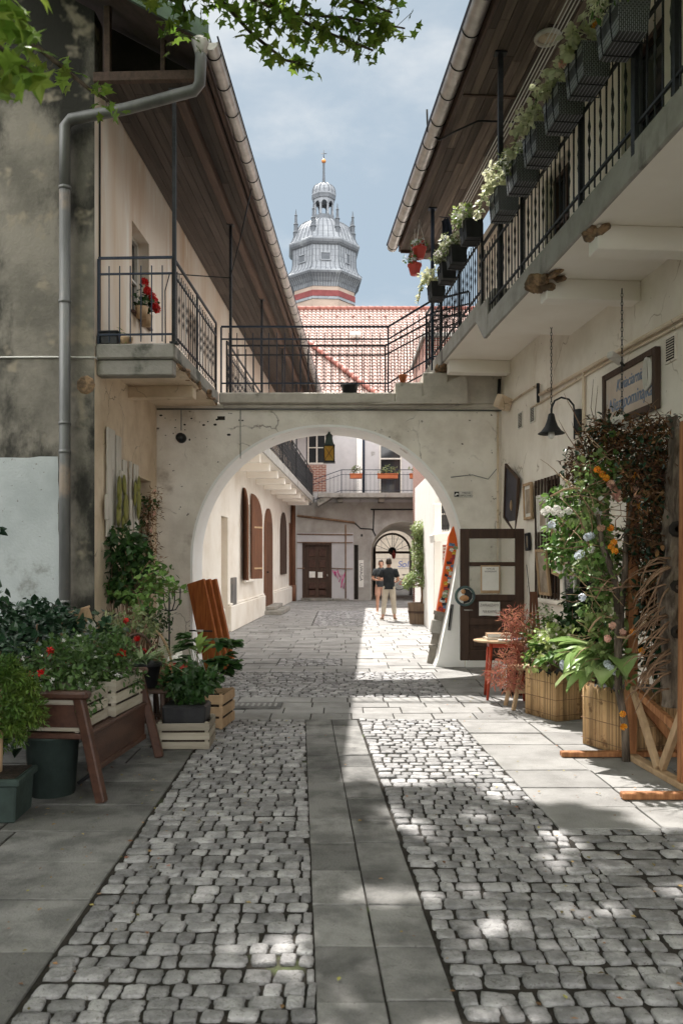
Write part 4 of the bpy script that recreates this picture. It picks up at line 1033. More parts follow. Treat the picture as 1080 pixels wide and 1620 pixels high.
# ================================================================== church tower
TW = thing('church_tower', 'grey metal clad church tower with domed lantern rising behind the tiled roof', 'church tower', ((512 - CX) * 124 / F, 124, 0))
S = 124 / F; zz = lambda py: CH + (HZ - py) * S
m_tin = MAT('grey tin cladding', (.21, .225, .245), (.155, .17, .19), .35, 7, .35, .7, .55, .12, 3, metal=.15, brick=(1, 1.5, .95, .035, (.11, .12, .14), (PI / 2, 0, 0)), c3=(.27, .29, .31), sc3=.6, lo3=.55, hi3=.7, spec=.5)
m_tind = MAT('dark tin', (.10, .11, .125), (.075, .085, .095), 1, 6, .35, .7, .6, .1, 3, metal=.15)
ph = math.radians(-90 + 27)
T = MB(); r_ = lambda px: px * S * 1.03
def oct_(name, prof, mat, seg=8, parent=TW, sm=False):
    f = MB(); f.lathe([(r_(a), zz(b)) for a, b in prof], seg, (0, 0, 0), ph, sm)
    return f.build(name, mat, parent)
oct_('base', [(49, 700), (49, 468)], MAT('beige tower stone', (.36, .28, .23), (.29, .225, .185), .4, 6))
f = MB(); 
oct_('red_band', [(50.5, 484), (50.5, 475)], MAT('dark red paint', (.19, .05, .05), (.15, .04, .04), 1, 4))
oct_('grey_band', [(50.2, 488), (50.2, 484.2)], m_tin)
oct_('flared_skirt', [(49.5, 468.5), (51, 463), (55, 456), (59.5, 450.5), (61, 448), (60.5, 446), (56, 442), (53, 437), (52, 431)], m_tin)
dr_ = oct_('drum', [(51.5, 432), (51, 405)], m_tin)
oct_('cornice', [(51.5, 406), (54, 404.5), (56, 402), (57.5, 399), (57.5, 396.5), (55, 395)], m_tin)
oct_('dome', [(54.5, 395.2), (52, 391), (49.5, 384), (45.5, 374), (39, 364.5), (31, 358), (24, 354.5), (19, 352.5), (17.5, 351)], m_tin)
oct_('lantern_base', [(18, 353), (17, 347.5), (16, 345), (15.5, 344)], m_tind)
f = MB()
for k in range(8):
    a = ph + 2 * PI * k / 8; f.lathe([(r_(2.2), zz(346)), (r_(1.8), zz(342)), (r_(1.7), zz(323)), (r_(2.4), zz(320))], 6, (r_(14.2) * math.cos(a), r_(14.2) * math.sin(a), 0))
    b = ph + 2 * PI * (k + .5) / 8; d = 2 * r_(14.2) * math.sin(PI / 8); dm = r_(14.2) * math.cos(PI / 8)
    X = V((-math.sin(b), math.cos(b), 0)); O = V((dm * math.cos(b), dm * math.sin(b), 0))
    pl = [(-d / 2, zz(316))] + [(-d * .38 * math.cos(PI * i / 8), zz(327) + d * .42 * math.sin(PI * i / 8)) for i in range(9)] + [(d / 2, zz(316))]
    pl = [(-d / 2, zz(317)), (-d / 2, zz(327))] + pl[1:-1] + [(d / 2, zz(327)), (d / 2, zz(317))]
    f.prism(pl, V((math.cos(b), math.sin(b), 0)) * .2, X=X, O=O)
f.build('lantern_column', m_tin, TW)
oct_('lantern_cornice', [(14, 319), (17.5, 318), (18.5, 315), (19.8, 312.5), (19.8, 310.5), (18.5, 309.5)], m_tin)
oct_('cupola', [(18.8, 310), (18.2, 304), (15.8, 298.5), (11.5, 294.5), (7, 292.5), (3.4, 291.5)], m_tin)
oct_('spire', [(3.2, 292), (2.3, 288), (1.8, 276), (1.6, 258)], m_tind, 6)
f = MB(); f.lathe([(r_(3.4) * math.sin(PI * i / 10) + .001, zz(255) - r_(3.4) * math.cos(PI * i / 10)) for i in range(11)], 12); f.build('ball', MAT('gilded ball', (.62, .25, .07), (.5, .18, .05), 3, 4, metal=.4, rough=.4), TW)
f = MB(); f.tube([(0, 0, zz(252)), (0, 0, zz(237))], .07, 6); f.tube([(-.45, 0, zz(243)), (.45, 0, zz(243))], .06, 6); f.build('cross', m_tind, TW)
for k in range(8):
    a = ph + 2 * PI * k / 8; c = (r_(46.5) * math.cos(a), r_(46.5) * math.sin(a), 0)
    f = MB(); f.lathe([(r_(p), zz(q)) for p, q in ((4.2, 392), (4.0, 379), (4.8, 377), (3.2, 374), (3.0, 366), (4.0, 364.5), (2.2, 362), (1.7, 352), (2.4, 350.5), (1.0, 348), (.4, 341))], 6, c, 0, False); f.build('pinnacle', m_tind, TW)
def pf(prof, k, t):
    out = []
    for a, b in prof:
        p, q = [V((r_(a + .25) * math.cos(ph + 2 * PI * j / 8), r_(a + .25) * math.sin(ph + 2 * PI * j / 8), zz(b))) for j in (k, k + 1)]
        out.append(p.lerp(q, t))
    return out
SM = MB()
for prof, ts in (([(54.5, 395.2), (52, 391), (49.5, 384), (45.5, 374), (39, 364.5), (31, 358), (24, 354.5), (19, 352.5)], (0, .2, .4, .6, .8)), ([(51.5, 432), (51, 405)], (0, .14, .28, .42, .57, .71, .86)),
                 ([(49.5, 468.5), (51, 463), (55, 456), (59.5, 450.5)], (0, .1, .2, .3, .4, .5, .6, .7, .8, .9)), ([(60.5, 446), (56, 442), (53, 437), (52, 431)], (0, .17, .33, .5, .67, .83)), ([(18.8, 310), (18.2, 304), (15.8, 298.5), (11.5, 294.5), (7, 292.5)], (0, .5))):
    for k in range(8):
        for t_ in ts: SM.tube(pf(prof, k, t_), .055 if t_ else .1, 4, False, False)
SM.build('standing_seam', m_tind, TW)
for k, (wd, ht, py) in ((0, (13, 11, 424)), (1, (8, 14, 422)), (2, (13, 11, 426)), (7, (13, 11, 424))):
    b = ph + 2 * PI * (k - .5) / 8; dm = r_(51.2) * math.cos(PI / 8)
    X = V((-math.sin(b), math.cos(b), 0)); N = V((math.cos(b), math.sin(b), 0)); c = N * (dm + .02) + V((0, 0, zz(py)))
    f = MB(); f.bar(c - X * r_(wd) / 2, c + X * r_(wd) / 2, .2, r_(ht)); o = f.build('louvre_window', m_tind, dr_)
    f = MB()
    for e in (-1, 1): f.bar(c - X * r_(wd) / 2 + V((0, 0, e * r_(ht) / 2)), c + X * r_(wd) / 2 + V((0, 0, e * r_(ht) / 2)), .35, .12); f.bar(c + X * e * r_(wd) / 2 - V((0, 0, r_(ht) / 2)), c + X * e * r_(wd) / 2 + V((0, 0, r_(ht) / 2)), .35, .12)
    f.build('window_frame', m_tin, o)

# ================================================================== sky, sun, camera
sun_dir = V((-.178, .59, 1)).normalized()
el = math.asin(sun_dir.z); az_ = math.atan2(sun_dir.x, sun_dir.y)
wd_ = bpy.data.worlds.new('World'); SC.world = wd_; wd_.use_nodes = True
nt = wd_.node_tree; N_ = nt.nodes; Lk = nt.links
bg = N_['Background']
sk = N_.new('ShaderNodeTexSky'); sk.sky_type = 'NISHITA'; sk.sun_disc = False
sk.sun_elevation = el; sk.sun_rotation = az_; sk.air_density = 1.0; sk.dust_density = 1.6; sk.ozone_density = 1.0
tc = N_.new('ShaderNodeTexCoord'); mp = N_.new('ShaderNodeMapping'); mp.inputs['Scale'].default_value = (1, 1, 2.2); mp.inputs['Location'].default_value = (.35, .2, .1)
Lk.new(tc.outputs['Generated'], mp.inputs['Vector'])
nz = N_.new('ShaderNodeTexNoise'); nz.inputs['Scale'].default_value = 3.4; nz.inputs['Detail'].default_value = 9; nz.inputs['Roughness'].default_value = .58
Lk.new(mp.outputs['Vector'], nz.inputs['Vector'])
mr = N_.new('ShaderNodeMapRange'); mr.interpolation_type = 'SMOOTHSTEP'; mr.inputs['From Min'].default_value = .44; mr.inputs['From Max'].default_value = .74; mr.inputs['To Min'].default_value = .06; mr.inputs['To Max'].default_value = .9
Lk.new(nz.outputs['Fac'], mr.inputs['Value'])
hz = N_.new('ShaderNodeMix'); hz.data_type = 'RGBA'; hz.inputs[0].default_value = .9; Lk.new(sk.outputs['Color'], hz.inputs[6]); hz.inputs[7].default_value = (.93, 1.2, 1.36, 1)
mx = N_.new('ShaderNodeMix'); mx.data_type = 'RGBA'; Lk.new(mr.outputs['Result'], mx.inputs[0]); Lk.new(hz.outputs[2], mx.inputs[6]); mx.inputs[7].default_value = (2.5, 2.58, 2.62, 1)
# bright cloud bank added overhead and behind, unseen, to brighten the shaded walls
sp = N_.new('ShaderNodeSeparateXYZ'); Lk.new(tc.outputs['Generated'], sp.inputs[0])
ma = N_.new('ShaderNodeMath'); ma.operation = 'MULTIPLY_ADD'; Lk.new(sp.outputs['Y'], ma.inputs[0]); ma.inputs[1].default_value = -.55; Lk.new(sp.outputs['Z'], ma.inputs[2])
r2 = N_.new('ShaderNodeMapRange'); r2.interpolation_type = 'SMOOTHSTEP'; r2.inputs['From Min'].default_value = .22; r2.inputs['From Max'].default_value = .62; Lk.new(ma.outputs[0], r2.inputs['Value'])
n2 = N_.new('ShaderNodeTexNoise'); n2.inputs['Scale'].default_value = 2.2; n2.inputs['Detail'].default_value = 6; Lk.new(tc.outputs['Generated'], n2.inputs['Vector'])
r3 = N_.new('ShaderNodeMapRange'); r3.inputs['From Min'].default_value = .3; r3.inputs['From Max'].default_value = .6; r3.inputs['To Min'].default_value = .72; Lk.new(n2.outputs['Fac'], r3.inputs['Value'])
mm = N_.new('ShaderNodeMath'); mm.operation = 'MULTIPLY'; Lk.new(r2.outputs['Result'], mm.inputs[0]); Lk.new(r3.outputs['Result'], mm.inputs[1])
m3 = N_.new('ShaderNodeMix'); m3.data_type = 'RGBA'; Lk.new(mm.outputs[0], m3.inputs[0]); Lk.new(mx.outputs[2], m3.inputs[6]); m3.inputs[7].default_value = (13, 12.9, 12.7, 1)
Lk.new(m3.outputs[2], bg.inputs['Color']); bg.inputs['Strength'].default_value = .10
sl_ = bpy.data.lights.new('sun', 'SUN'); sl_.energy = 2.9; sl_.angle = math.radians(.53); sl_.color = (1, .96, .90)
so = bpy.data.objects.new('sun', sl_); COL.objects.link(so); so.rotation_euler = sun_dir.to_track_quat('Z', 'Y').to_euler(); so.location = (-5, 20, 40)
cam = bpy.data.cameras.new('camera'); cam.lens = 28; cam.sensor_width = 36; cam.shift_y = (HZ - 810) / 1620 * 1.0; cam.clip_end = 1000; cam.clip_start = .05
co = bpy.data.objects.new('camera', cam); COL.objects.link(co); co.location = (0, 0, CH); co.rotation_euler = (PI / 2, 0, 0); SC.camera = co
cam.dof.use_dof = True; cam.dof.focus_distance = 10.0; cam.dof.aperture_fstop = 4.0
SC.view_settings.view_transform = 'Standard'; SC.view_settings.look = 'None'; SC.view_settings.exposure = 1.82; SC.view_settings.gamma = 1
SC.cycles.use_denoising = True
SC.cycles.max_bounces = 12; SC.cycles.diffuse_bounces = 10; SC.cycles.transparent_max_bounces = 12
# ================================================================== helpers for things
def part(mb, name, mat, parent): return mb.build(name, mat, parent)
def rot_pts(pts, c, rz): 
    q = Matrix.Rotation(rz, 3, 'Z'); return [q @ V(p) + V(c) for p in pts]
def plant(name, label, cat, loc, leafs, mat, flowers=(), stem=None, smat=None, group=None, fname='foliage', extra=()):
    """leafs: MB in local coordinates; flowers: [(MB, mat)]"""
    t = thing(name, label, cat, loc, 0, group)
    if stem is not None and stem.v: stem.build('stem', smat or m_twig, t)
    leafs.build(fname, mat, t)
    for f, m in flowers: f.build('blossom', m, t)
    for f, m, nm in extra: f.build(nm, m, t)
    return t
def sprinkle(mb, cs, n, spread, L, kind='flower', upw=.5):
    for c in cs:
        for _ in range(n):
            p = V(c) + rv() * spread; d = rv(); mb.leaf(p, d, rv() + V((0, -.5, upw)), L * R.uniform(.7, 1.2), L * R.uniform(.7, 1.2), kind)
def blobs(mb, cs, r, n, L):
    """round flower heads: many petals over small spheres"""
    for c in cs:
        for _ in range(n):
            q = rv().normalized(); mb.leaf(V(c) + q * r, q.orthogonal() + rv() * .3, q, L, L, 'flower')

# ================================================================== flower boxes on the right gallery
def flower_box(t, L_=.62, W_=.2, H_=.22, col=m_ratt):
    f = MB(); a, b = .84, 1.0
    vs = []
    for z, k in ((0, a), (H_, b)):
        for (sx, sy) in ((-1, -1), (1, -1), (1, 1), (-1, 1)): vs.append((sx * W_ / 2 * k, sy * L_ / 2 * (k * .5 + .5), z))
    for k in (1.0, .9):
        z = H_
        for (sx, sy) in ((-1, -1), (1, -1), (1, 1), (-1, 1)): vs.append((sx * W_ / 2 * (1.06 if k == 1 else .9), sy * (L_ / 2 + (.01 if k == 1 else -.012)), H_ + .012))
    fs = [(3, 2, 1, 0)] + [(i, (i + 1) % 4, (i + 1) % 4 + 4, i + 4) for i in range(4)] + [(i + 4, (i + 1) % 4 + 4, (i + 1) % 4 + 8, i + 8) for i in range(4)] + [(i + 8, (i + 1) % 4 + 8, (i + 1) % 4 + 12, i + 12) for i in range(4)]
    f.add(vs, fs); f.build('planter_body', col, t)
    f = MB(); f.bb(-W_ * .44, W_ * .44, -L_ * .48, L_ * .48, H_ - .03, H_ - .01); f.build('soil', m_soil, t)
    for y in (-L_ * .22, L_ * .22):
        f = MB(); f.tube([(W_ * .5, y, H_ + .02), (-W_ * .53, y, H_ + .02), (-W_ * .52, y, H_ * .45)], .008, 5); f.tube([(-W_ * .52, y, H_ * .45), (-W_ * .46, y, -.012), (W_ * .5, y, -.015), (W_ * .56, y, H_ + .03)], .006, 5); f.build('hanger', m_iron, t)
boxes = [(985, 42, 5.30, 'huge near rattan flower box cut by the top edge of the picture', 'g'),
         (930, 168, 5.38, 'rattan flower box with round pale leaves and one pink bloom, second below the top edge', 'p'),
         (892, 228, 5.38, 'rattan flower box whose cream leaves trail down just past the iron post', 'v'),
         (856, 275, 5.38, 'rattan flower box hung between two trailing boxes, cream leaves along its rim', 'v'),
         (826, 320, 5.38, 'rattan flower box with white flowers beside the tall iron gallery post', 'w'),
         (797, 362, 5.38, 'rattan flower box with a pale tuft at the end of the near railing', 'v'),
         (745, 405, 5.70, 'dark flower box with a bushy green and white top, first on the far railing', 'g2'),
         (722, 436, 5.70, 'dark flower box with white daisies, second on the far railing', 'w'),
         (707, 466, 5.70, 'dark flower box with mixed pink blooms, third on the far railing', 'm'),
         (690, 496, 5.70, 'farthest dark flower box, pale leaves hanging by the gallery end', 'v')]
plab = ['feathery green and white plant in the nearest rattan box', 'round leaved pale plant with pink bloom in the second rattan box', 'long cream leaved trailing plant above the iron post boxes',
        'cream leaved trailing plant in the middle rattan box', 'white flowered green plant beside the tall iron post', 'pale tufted plant at the end of the near railing',
        'bushy green plant with white specks, first on the far railing', 'white daisy plant, second on the far railing', 'mixed pink and violet flowers, third on the far railing', 'pale hanging plant at the far gallery end']
for i, (px, py, z, lab, kd) in enumerate(boxes):
    p = RP(px, py, xe - .12); wp = RM @ V((xe - .12, p.y, z))
    near = i < 6
    t = thing('flower_box', lab, 'flower box', wp, TR, 'flower boxes along the right gallery')
    flower_box(t, .36 if near else .34, .24 if near else .22, .24 if near else .21, m_ratt if near else m_blk)
    lf = MB(); fl = MB(); st = MB(); mt = l_pale; ex = []
    top = .24
    G = lambda s_=1.0: V((R.gauss(-.05, .06), R.uniform(-.22, .24) * s_, 0))
    if kd == 'v':
        for _ in range(12): clump(lf, G(.72) + V((-.02, 0, top + R.uniform(.0, .22))), (.07, .08, .06), 15, .055, .052, 'oval', .5)
        for k in range(2):
            y = R.uniform(-.12, .0); q = [V((-.1, y, top + .04)), V((-.2, y + .05, top + .05)), V((-.25, y + .12, top - .06 - .1 * R.random())), V((-.26, y + .2, top - .14 - .14 * R.random()))]
            st.tube(q, .004, 4)
            for a, b in zip(q[:-1], q[1:]):
                for _ in range(9): lf.leaf(a.lerp(b, R.random()) + rv() * .03, rv() + V((-.3, 0, -.3)), V((-.6, -.4, .7)) + rv() * .5, .06, .056, 'oval')
    elif kd == 'p':
        for _ in range(11): clump(lf, G(.7) + V((-.03, 0, top + R.uniform(.02, .2))), .06, 12, .07, .068, 'oval')
        blobs(fl, [(-.17, .1, top + .01), (-.15, .14, top + .04)], .02, 9, .026); ex = [(fl, f_pink)]
        f2 = MB(); blobs(f2, [(.0, -.15, top + .16)], .02, 8, .03); ex.append((f2, f_or))
    elif kd == 'g':
        cs = bush(lf, (-.08, -.04, top + .16), (.14, .22, .16), 22, 46, .08, .055, .02, 'small'); mt = l_pale
        stems(st, (0, 0, top - .02), cs, .005); sprinkle(fl, cs[:8], 5, .06, .018); ex = [(fl, f_white)]
        f2 = MB(); 
        for c in cs[::2]: clump(f2, c, .07, 20, .06, .03, 'small')
        ex.append((f2, l_mid))
    else:
        cs = bush(lf, (-.06, 0, top + .09), (.14, .15, .13), 13, 24, .08, .05, .035, 'small'); mt = l_lime if kd == 'g2' else l_bux
        A_, B_ = {'g2': (f_white, f_white), 'w': (f_white, f_blue), 'm': (f_white, f_mix)}[kd]
        sprinkle(fl, cs, 7, .08, .03); f2 = MB(); sprinkle(f2, cs[:7], 5, .08, .028); ex = [(fl, A_), (f2, B_)]
        f3 = MB()
        for c in cs[::3]: clump(f3, c, .07, 16, .05, .045, 'oval')
        ex.append((f3, l_pale))
    t2 = plant('trailing_plant' if kd == 'v' else 'box_plant', plab[i], 'plant', wp, lf, mt, ex, st, l_mid, 'plants in the gallery flower boxes')
    t2.rotation_euler = (0, 0, TR)
# hanging baskets, cloth, washing lines, ceiling ring
for (px, py, lab, hz) in ((663, 401, 'upper red hanging pot under the right eaves corner', 0), (655.5, 427, 'lower red hanging pot with more flowers, below another', 1)):
    p = at(px, py + 8, 13.7 + .05 * hz)
    t = thing('hanging_pot', lab, 'hanging pot', p, 0, 'red hanging pots')
    f = MB(); f.lathe([(.075, 0), (.115, .15), (.125, .15), (.125, .185), (.112, .185), (.10, .15), (.001, .15)], 14); f.build('pot', m_redpl, t)
    f = MB()
    for k in range(3):
        a = 2 * PI * k / 3; f.tube([(.12 * math.cos(a), .12 * math.sin(a), .18), (0, 0, .62)], .004, 4)
    f.tube([(0, 0, .6), (0, 0, 7.58 - p.z if not hz else .8)], .004, 4); f.build('string', m_paper, t)
    lf = MB(); fl = MB(); cs = bush(lf, (-.04 - .05 * hz, -.03, .22 - .03 * hz), (.12, .12, .1 + .06 * hz), 6, 14, .05, .045, .03, 'small')
    sprinkle(fl, cs, 8 if hz else 4, .06, .028); f2 = MB(); sprinkle(f2, cs[:3], 4, .06, .03)
    plant('basket_plant', 'white and red flowers spilling from the %s red hanging pot' % ('lower' if hz else 'upper'), 'plant', p, lf, l_mid, [(fl, f_blue), (f2, f_red)])
p = at(704, 345, 12.6); f = MB(); vs = []; n1, n2 = 9, 12
for j in range(n2):
    for i in range(n1):
        u = i / (n1 - 1) - .5; v = j / (n2 - 1); wd_c = .10 + .1 * v - .05 * v * v
        vs.append(p + V((u * wd_c * 1.3 + .03 * math.sin(v * 5), .03 * math.sin(u * 15 + v * 2), -v * .52 - .1 * abs(u) * (1 if u < 0 else .2))))
f.add(vs, [(j * n1 + i, j * n1 + i + 1, (j + 1) * n1 + i + 1, (j + 1) * n1 + i) for j in range(n2 - 1) for i in range(n1 - 1)], True)
f.tube([p + V((-.1, 0, .02)), p + V((.1, 0, .0))], .008, 5)
solo(f, 'hanging_cloth', MAT('dark blue cloth', (.022, .026, .045), (.04, .045, .07), 6, 4, rough=.95, bump=.3), 'dark blue garment hanging from the washing line under the right eaves', 'garment')
for i, (xo, zz_) in enumerate(((-.80, 7.12), (-.74, 7.16), (-.68, 7.2), (-.62, 7.24))):
    f = MB(); a, b = RM @ V((xo, -11.5, zz_ + .05)), RM @ V((xo, .6, zz_)); m = (a + b) / 2 - V((0, 0, .06))
    f.tube([a, a.lerp(m, .5) - V((0, 0, .015)), m, m.lerp(b, .5) - V((0, 0, .015)), b], .007, 5)
    o = solo(f, 'washing_line', m_paper, 'thin white washing lines strung under the right eaves', 'washing line', 'washing lines')
p = RP(866, 180, -.55); q = RM @ V((-.55, p.y, 7.58)); f = MB(); f.tube([(.13 * math.cos(2 * PI * i / 20), .13 * math.sin(2 * PI * i / 20), 0) for i in range(21)], .025, 6, False); f.tube([(.0, .1, .03), (0, .1, .06)], .02)
t = thing('ceiling_lamp', 'round pale ring lamp fixed under the right plank eaves', 'lamp', q); f.build('ring', m_frame, t); f = MB(); f.lathe([(.11, 0), (.11, .02), (.03, .05)], 16); f.build('plate', m_cream, t)

# ================================================================== things on the right wall
def on_rwall(name, label, cat, px, py, out=.0, group=None):
    p = RP(px, py, -out); t = thing(name, label, cat, RM @ p, TR, group); return t
# shop sign (local frame: -x out of the wall, y along the yard, z up)
P_ = RP(1002, 615); yA, yB = RP(962, 640).y, RP(1043, 600).y
t = thing('shop_sign', 'framed pale wooden flower shop sign with blue script lettering high on the right wall', 'sign', RM @ V((-.03, (yA + yB) / 2, 3.16)), TR + 0)
W2, H2 = (yA - yB) / 2, .52
f = MB(); f.bb(-.012, .02, -W2, W2, 0, H2); f.build('board', MAT('faded pink cream board', (.60, .50, .42), (.5, .40, .33), 2, 7, .35, .7, .85, .1, 30, c3=(.45, .40, .36), sc3=3, lo3=.6, hi3=.7), t)
f = MB()
for q in ((-W2 - .03, -W2 + .035, -.03, H2 + .03), (W2 - .035, W2 + .03, -.03, H2 + .03), (-W2 + .035, W2 - .035, H2 - .035, H2 + .03), (-W2 + .035, W2 - .035, -.03, .035)): f.bb(-.035, .025, *q, .006)
f.build('frame', m_dwood, t)
m_blue = MAT('grey blue sign paint', (.16, .22, .34), (.22, .27, .36), 9, 4, bump=0)
fm = frame_mat((-.015, 0, 0), (0, -1, 0), (0, 0, 1))
text(t, 'lettering', 'Kwiaciarnia', .17, fm @ Matrix.Translation((.02, H2 * .70, 0)), m_blue, .35, .78, .002, False)
text(t, 'lettering', 'Niezapominajka', .20, fm @ Matrix.Translation((0.02, H2 * .34, 0)), m_blue, .35, .78, .002, False)
# gooseneck lamp
p = RP(917, 668); t = thing('wall_lamp', 'black gooseneck wall lamp with flared metal shade on the right wall', 'lamp', RM @ p, TR)
f = MB(); f.lathe([(.05, 0), (.06, .03), (.06, .27), (.05, .3)], 10, (-.02, 0, -.15)); f.build('wall_plate', m_iron, t)
f = MB(); f.tube([(-.07, 0, -.2), (-.07, 0, .12), (-.08, 0, .2), (-.14, 0, .27), (-.23, 0, .29), (-.31, 0, .25), (-.345, 0, .17), (-.35, 0, .08)], .012, 8); f.tube([(-.02, 0, .04), (-.08, 0, .04)], .01, 6); f.tube([(-.02, 0, -.06), (-.08, 0, -.06)], .01, 6); f.build('neck', m_iron, t)
f = MB(); f.lathe([(.02, .1), (.035, .09), (.05, .02), (.075, -.05), (.12, -.11), (.155, -.135), (.155, -.142), (.11, -.12), (.06, -.05)], 20, (-.35, 0, 0)); f.build('lamp_shade', m_iron, t)
f = MB(); f.lathe([(.02, -.09), (.035, -.13), (.04, -.165), (.025, -.195), (.004, -.205)], 12, (-.35, 0, 0)); f.build('bulb', m_paper, t)
# chains
def chain(a, b, lab):
    f = MB(); a = V(a); b = V(b); n = int((a - b).length / .04)
    for i in range(n):
        c = a.lerp(b, (i + .5) / n); ax = V((1, 0, 0)) if i % 2 else V((0, 1, 0))
        f.tube([c + ax * .009 * math.cos(2 * PI * k / 8) + V((0, 0, 1)) * .026 * math.sin(2 * PI * k / 8) for k in range(9)], .0035, 4, False)
    return solo(f, 'chain', m_iron, lab, 'chain')
wp = RM @ (p + V((-.35, 0, 0))); chain(wp + V((0, 0, 1.18)), wp + V((0, 0, .12)), 'iron chain hanging straight down to the gooseneck lamp')
q = RP(983, 470, -.35); q2 = RP(983, 600, -.35); chain(RM @ V((q.x, q.y, 4.26)), RM @ V((q.x, q.y, 3.05)), 'iron chain hanging down in front of the shop sign')
# camera, coil, floodlight
t = on_rwall('security_camera', 'small white camera on a bracket above the left end of the shop sign', 'camera', 994, 567, .02)
f = MB(); f.box((-.14, .0, 0), (.2, .075, .07), (0, .3, .5), .012); f.build('camera_body', m_frame, t); f = MB(); f.tube([(0, 0, -.08), (-.06, 0, -.07), (-.1, 0, -.02)], .016, 6); f.build('bracket', m_blk, t)
f = MB()
for k in range(3): f.tube([(0, (.09 + .012 * k) * math.cos(2 * PI * i / 18) * .55 + .03 * k, -.14 + (.13 + .012 * k) * math.sin(2 * PI * i / 18)) for i in range(19)], .011, 6, False)
p = RP(1026, 566, -.06); mat4 = RM @ Matrix.Translation(p); f.v = [tuple(mat4 @ V(v)) for v in f.v]
solo(f, 'cable_coil', m_frame, 'coil of white cable hung on the pipe above the shop sign', 'cable')
t = on_rwall('floodlight', 'grey floodlight box on a bracket in the corner over the archway', 'floodlight', 797, 637, .12)
f = MB(); f.box((-.02, 0, 0), (.24, .14, .2), (.25, .25, .5), .015); f.build('housing', m_cream, t); f = MB(); f.tube([(.1, 0, .05), (.0, 0, .05)], .02, 6); f.build('bracket', m_blk, t)
# framed pictures
def picture(px, py, wd, ht, lab, roll, fmat, inner, lean=0.0, mount=None):
    p = RP(px, py); t = thing('picture_frame', lab, 'picture', RM @ (p + V((-.02, 0, 0))), TR)
    Q = Matrix.Rotation(-lean, 3, 'Y') @ Matrix.Rotation(roll, 3, 'X'); fw = .04
    f = MB()
    for (y, z, a, b) in ((-wd / 2 + fw / 2, 0, fw, ht), (wd / 2 - fw / 2, 0, fw, ht), (0, ht / 2 - fw / 2, wd - 2 * fw, fw), (0, -ht / 2 + fw / 2, wd - 2 * fw, fw)): f.box(Q @ V((-.02, y, z)), (.04, a, b), Q, .006)
    f.build('frame', fmat, t)
    f = MB(); f.box(Q @ V((-.01, 0, 0)), (.02, wd - 2 * fw, ht - 2 * fw), Q); f.build('picture', mount or inner, t)
    f = MB()
    if mount: f.box(Q @ V((-.022, 0, 0)), (.006, wd * .55, ht * .66), Q); f.build('print', inner, t)
    else: f.lathe([(.001, .0), (.07, .0), (.05, .012)], 10, Q @ V((-.022, -.02, -.1)), Q=Q @ Matrix.Rotation(-PI / 2, 3, 'Y') @ Matrix.Diagonal((1.3, .7, 1))); f.build('pale_motif', m_raw, t)
    return t
m_navy = MAT('dull violet black canvas', (.05, .045, .065), (.03, .028, .04), 5, 5, rough=.5)
m_sepia = MAT('sepia print', (.42, .34, .26), (.26, .20, .15), 6, 7, .35, .7)
picture(812, 789, .62, .92, 'large black framed picture tilted over the shop door', math.radians(28), m_dwood, m_navy, .12)
picture(839, 793, .36, .52, 'white matted picture in thin wood frame left of the barred window', 0, m_raw, m_sepia, .03, m_paper)
picture(838.5, 857, .17, .25, 'tiny black framed picture under the white matted one', math.radians(-3), m_blk, m_sepia, .02, m_sepia)
picture(862, 812, .4, .5, 'white framed double print hung on the window bars', 0, m_frame, m_sepia, .03, m_paper)
picture(863, 905, .42, .62, 'tall sepia portrait leaning on the window sill', 0, m_raw, m_sepia, .1, m_sepia)
picture(886, 868, .38, .7, 'narrow pale print hanging crooked right of the window', math.radians(8), m_raw, m_sepia, .05, m_paper)
picture(906, 935, .4, .62, 'mirror in pale frame standing beside the dark shop doorway', 0, m_frame, m_glassd, .06, m_glassd)
# notices on the open shop door
t = thing('notice_board', 'framed white notice fixed to the glass of the open shop door', 'notice', at(775, 934, 11.44))
f = MB(); f.box((0, 0, .16), (.275, .02, .40), None, .004); f.build('frame', m_raw, t)
f = MB(); f.box((0, -.013, .17), (.24, .006, .34)); f.build('sheet', m_paper, t)
text(t, 'heading', 'NAKLEJ', .035, frame_mat((0, -.0165, .31), (1, 0, 0), (0, 0, 1)), m_ink, world=False); text(t, 'heading', 'WSPIERAM', .035, frame_mat((0, -.0165, .27), (1, 0, 0), (0, 0, 1)), m_ink, world=False)
t = thing('paper_sign', 'handwritten white paper sheet pinned to the open shop door', 'sign', at(773.5, 974, 11.455))
f = MB(); vs = [(-.15 + .3 * i / 6, -.004 - .006 * math.sin(i * 1.3), .2 * j / 2 + .004 * math.sin(i)) for j in range(3) for i in range(7)]; f.add(vs + [(x, y + .002, z) for x, y, z in vs], [(j * 7 + i, j * 7 + i + 1, j * 7 + i + 8, j * 7 + i + 7) for j in range(2) for i in range(6)], True); f.build('sheet', m_paper, t)
m_pen = MAT('grey pen', (.28, .26, .25), bump=0)
text(t, 'handwriting', 'ZAPRASZAMY', .055, frame_mat((0, -.0125, .15), (1, 0, 0), (0, 0, 1)), m_pen, .1, .8, world=False); text(t, 'handwriting', 'NA KAWĘ', .055, frame_mat((0, -.0125, .06), (1, 0, 0), (0, 0, 1)), m_pen, .1, .8, world=False)
t = thing('round_sign', 'round emblem sign with green ring on the left stile of the shop door', 'sign', at(735, 943, 11.4))
Q = Matrix.Rotation(PI / 2, 3, 'X') 
f = MB(); f.lathe([(.145, -.01), (.148, 0), (.145, .012), (.115, .014), (.112, .004)], 28, Q=Q, cap=False); f.build('ring', MAT('green grey ring', (.10, .16, .14), (.05, .07, .085), 6, 4), t)
f = MB(); f.lathe([(.114, -.008), (.114, .004), (.001, .004)], 24, Q=Q); f.build('disc', m_paper, t)
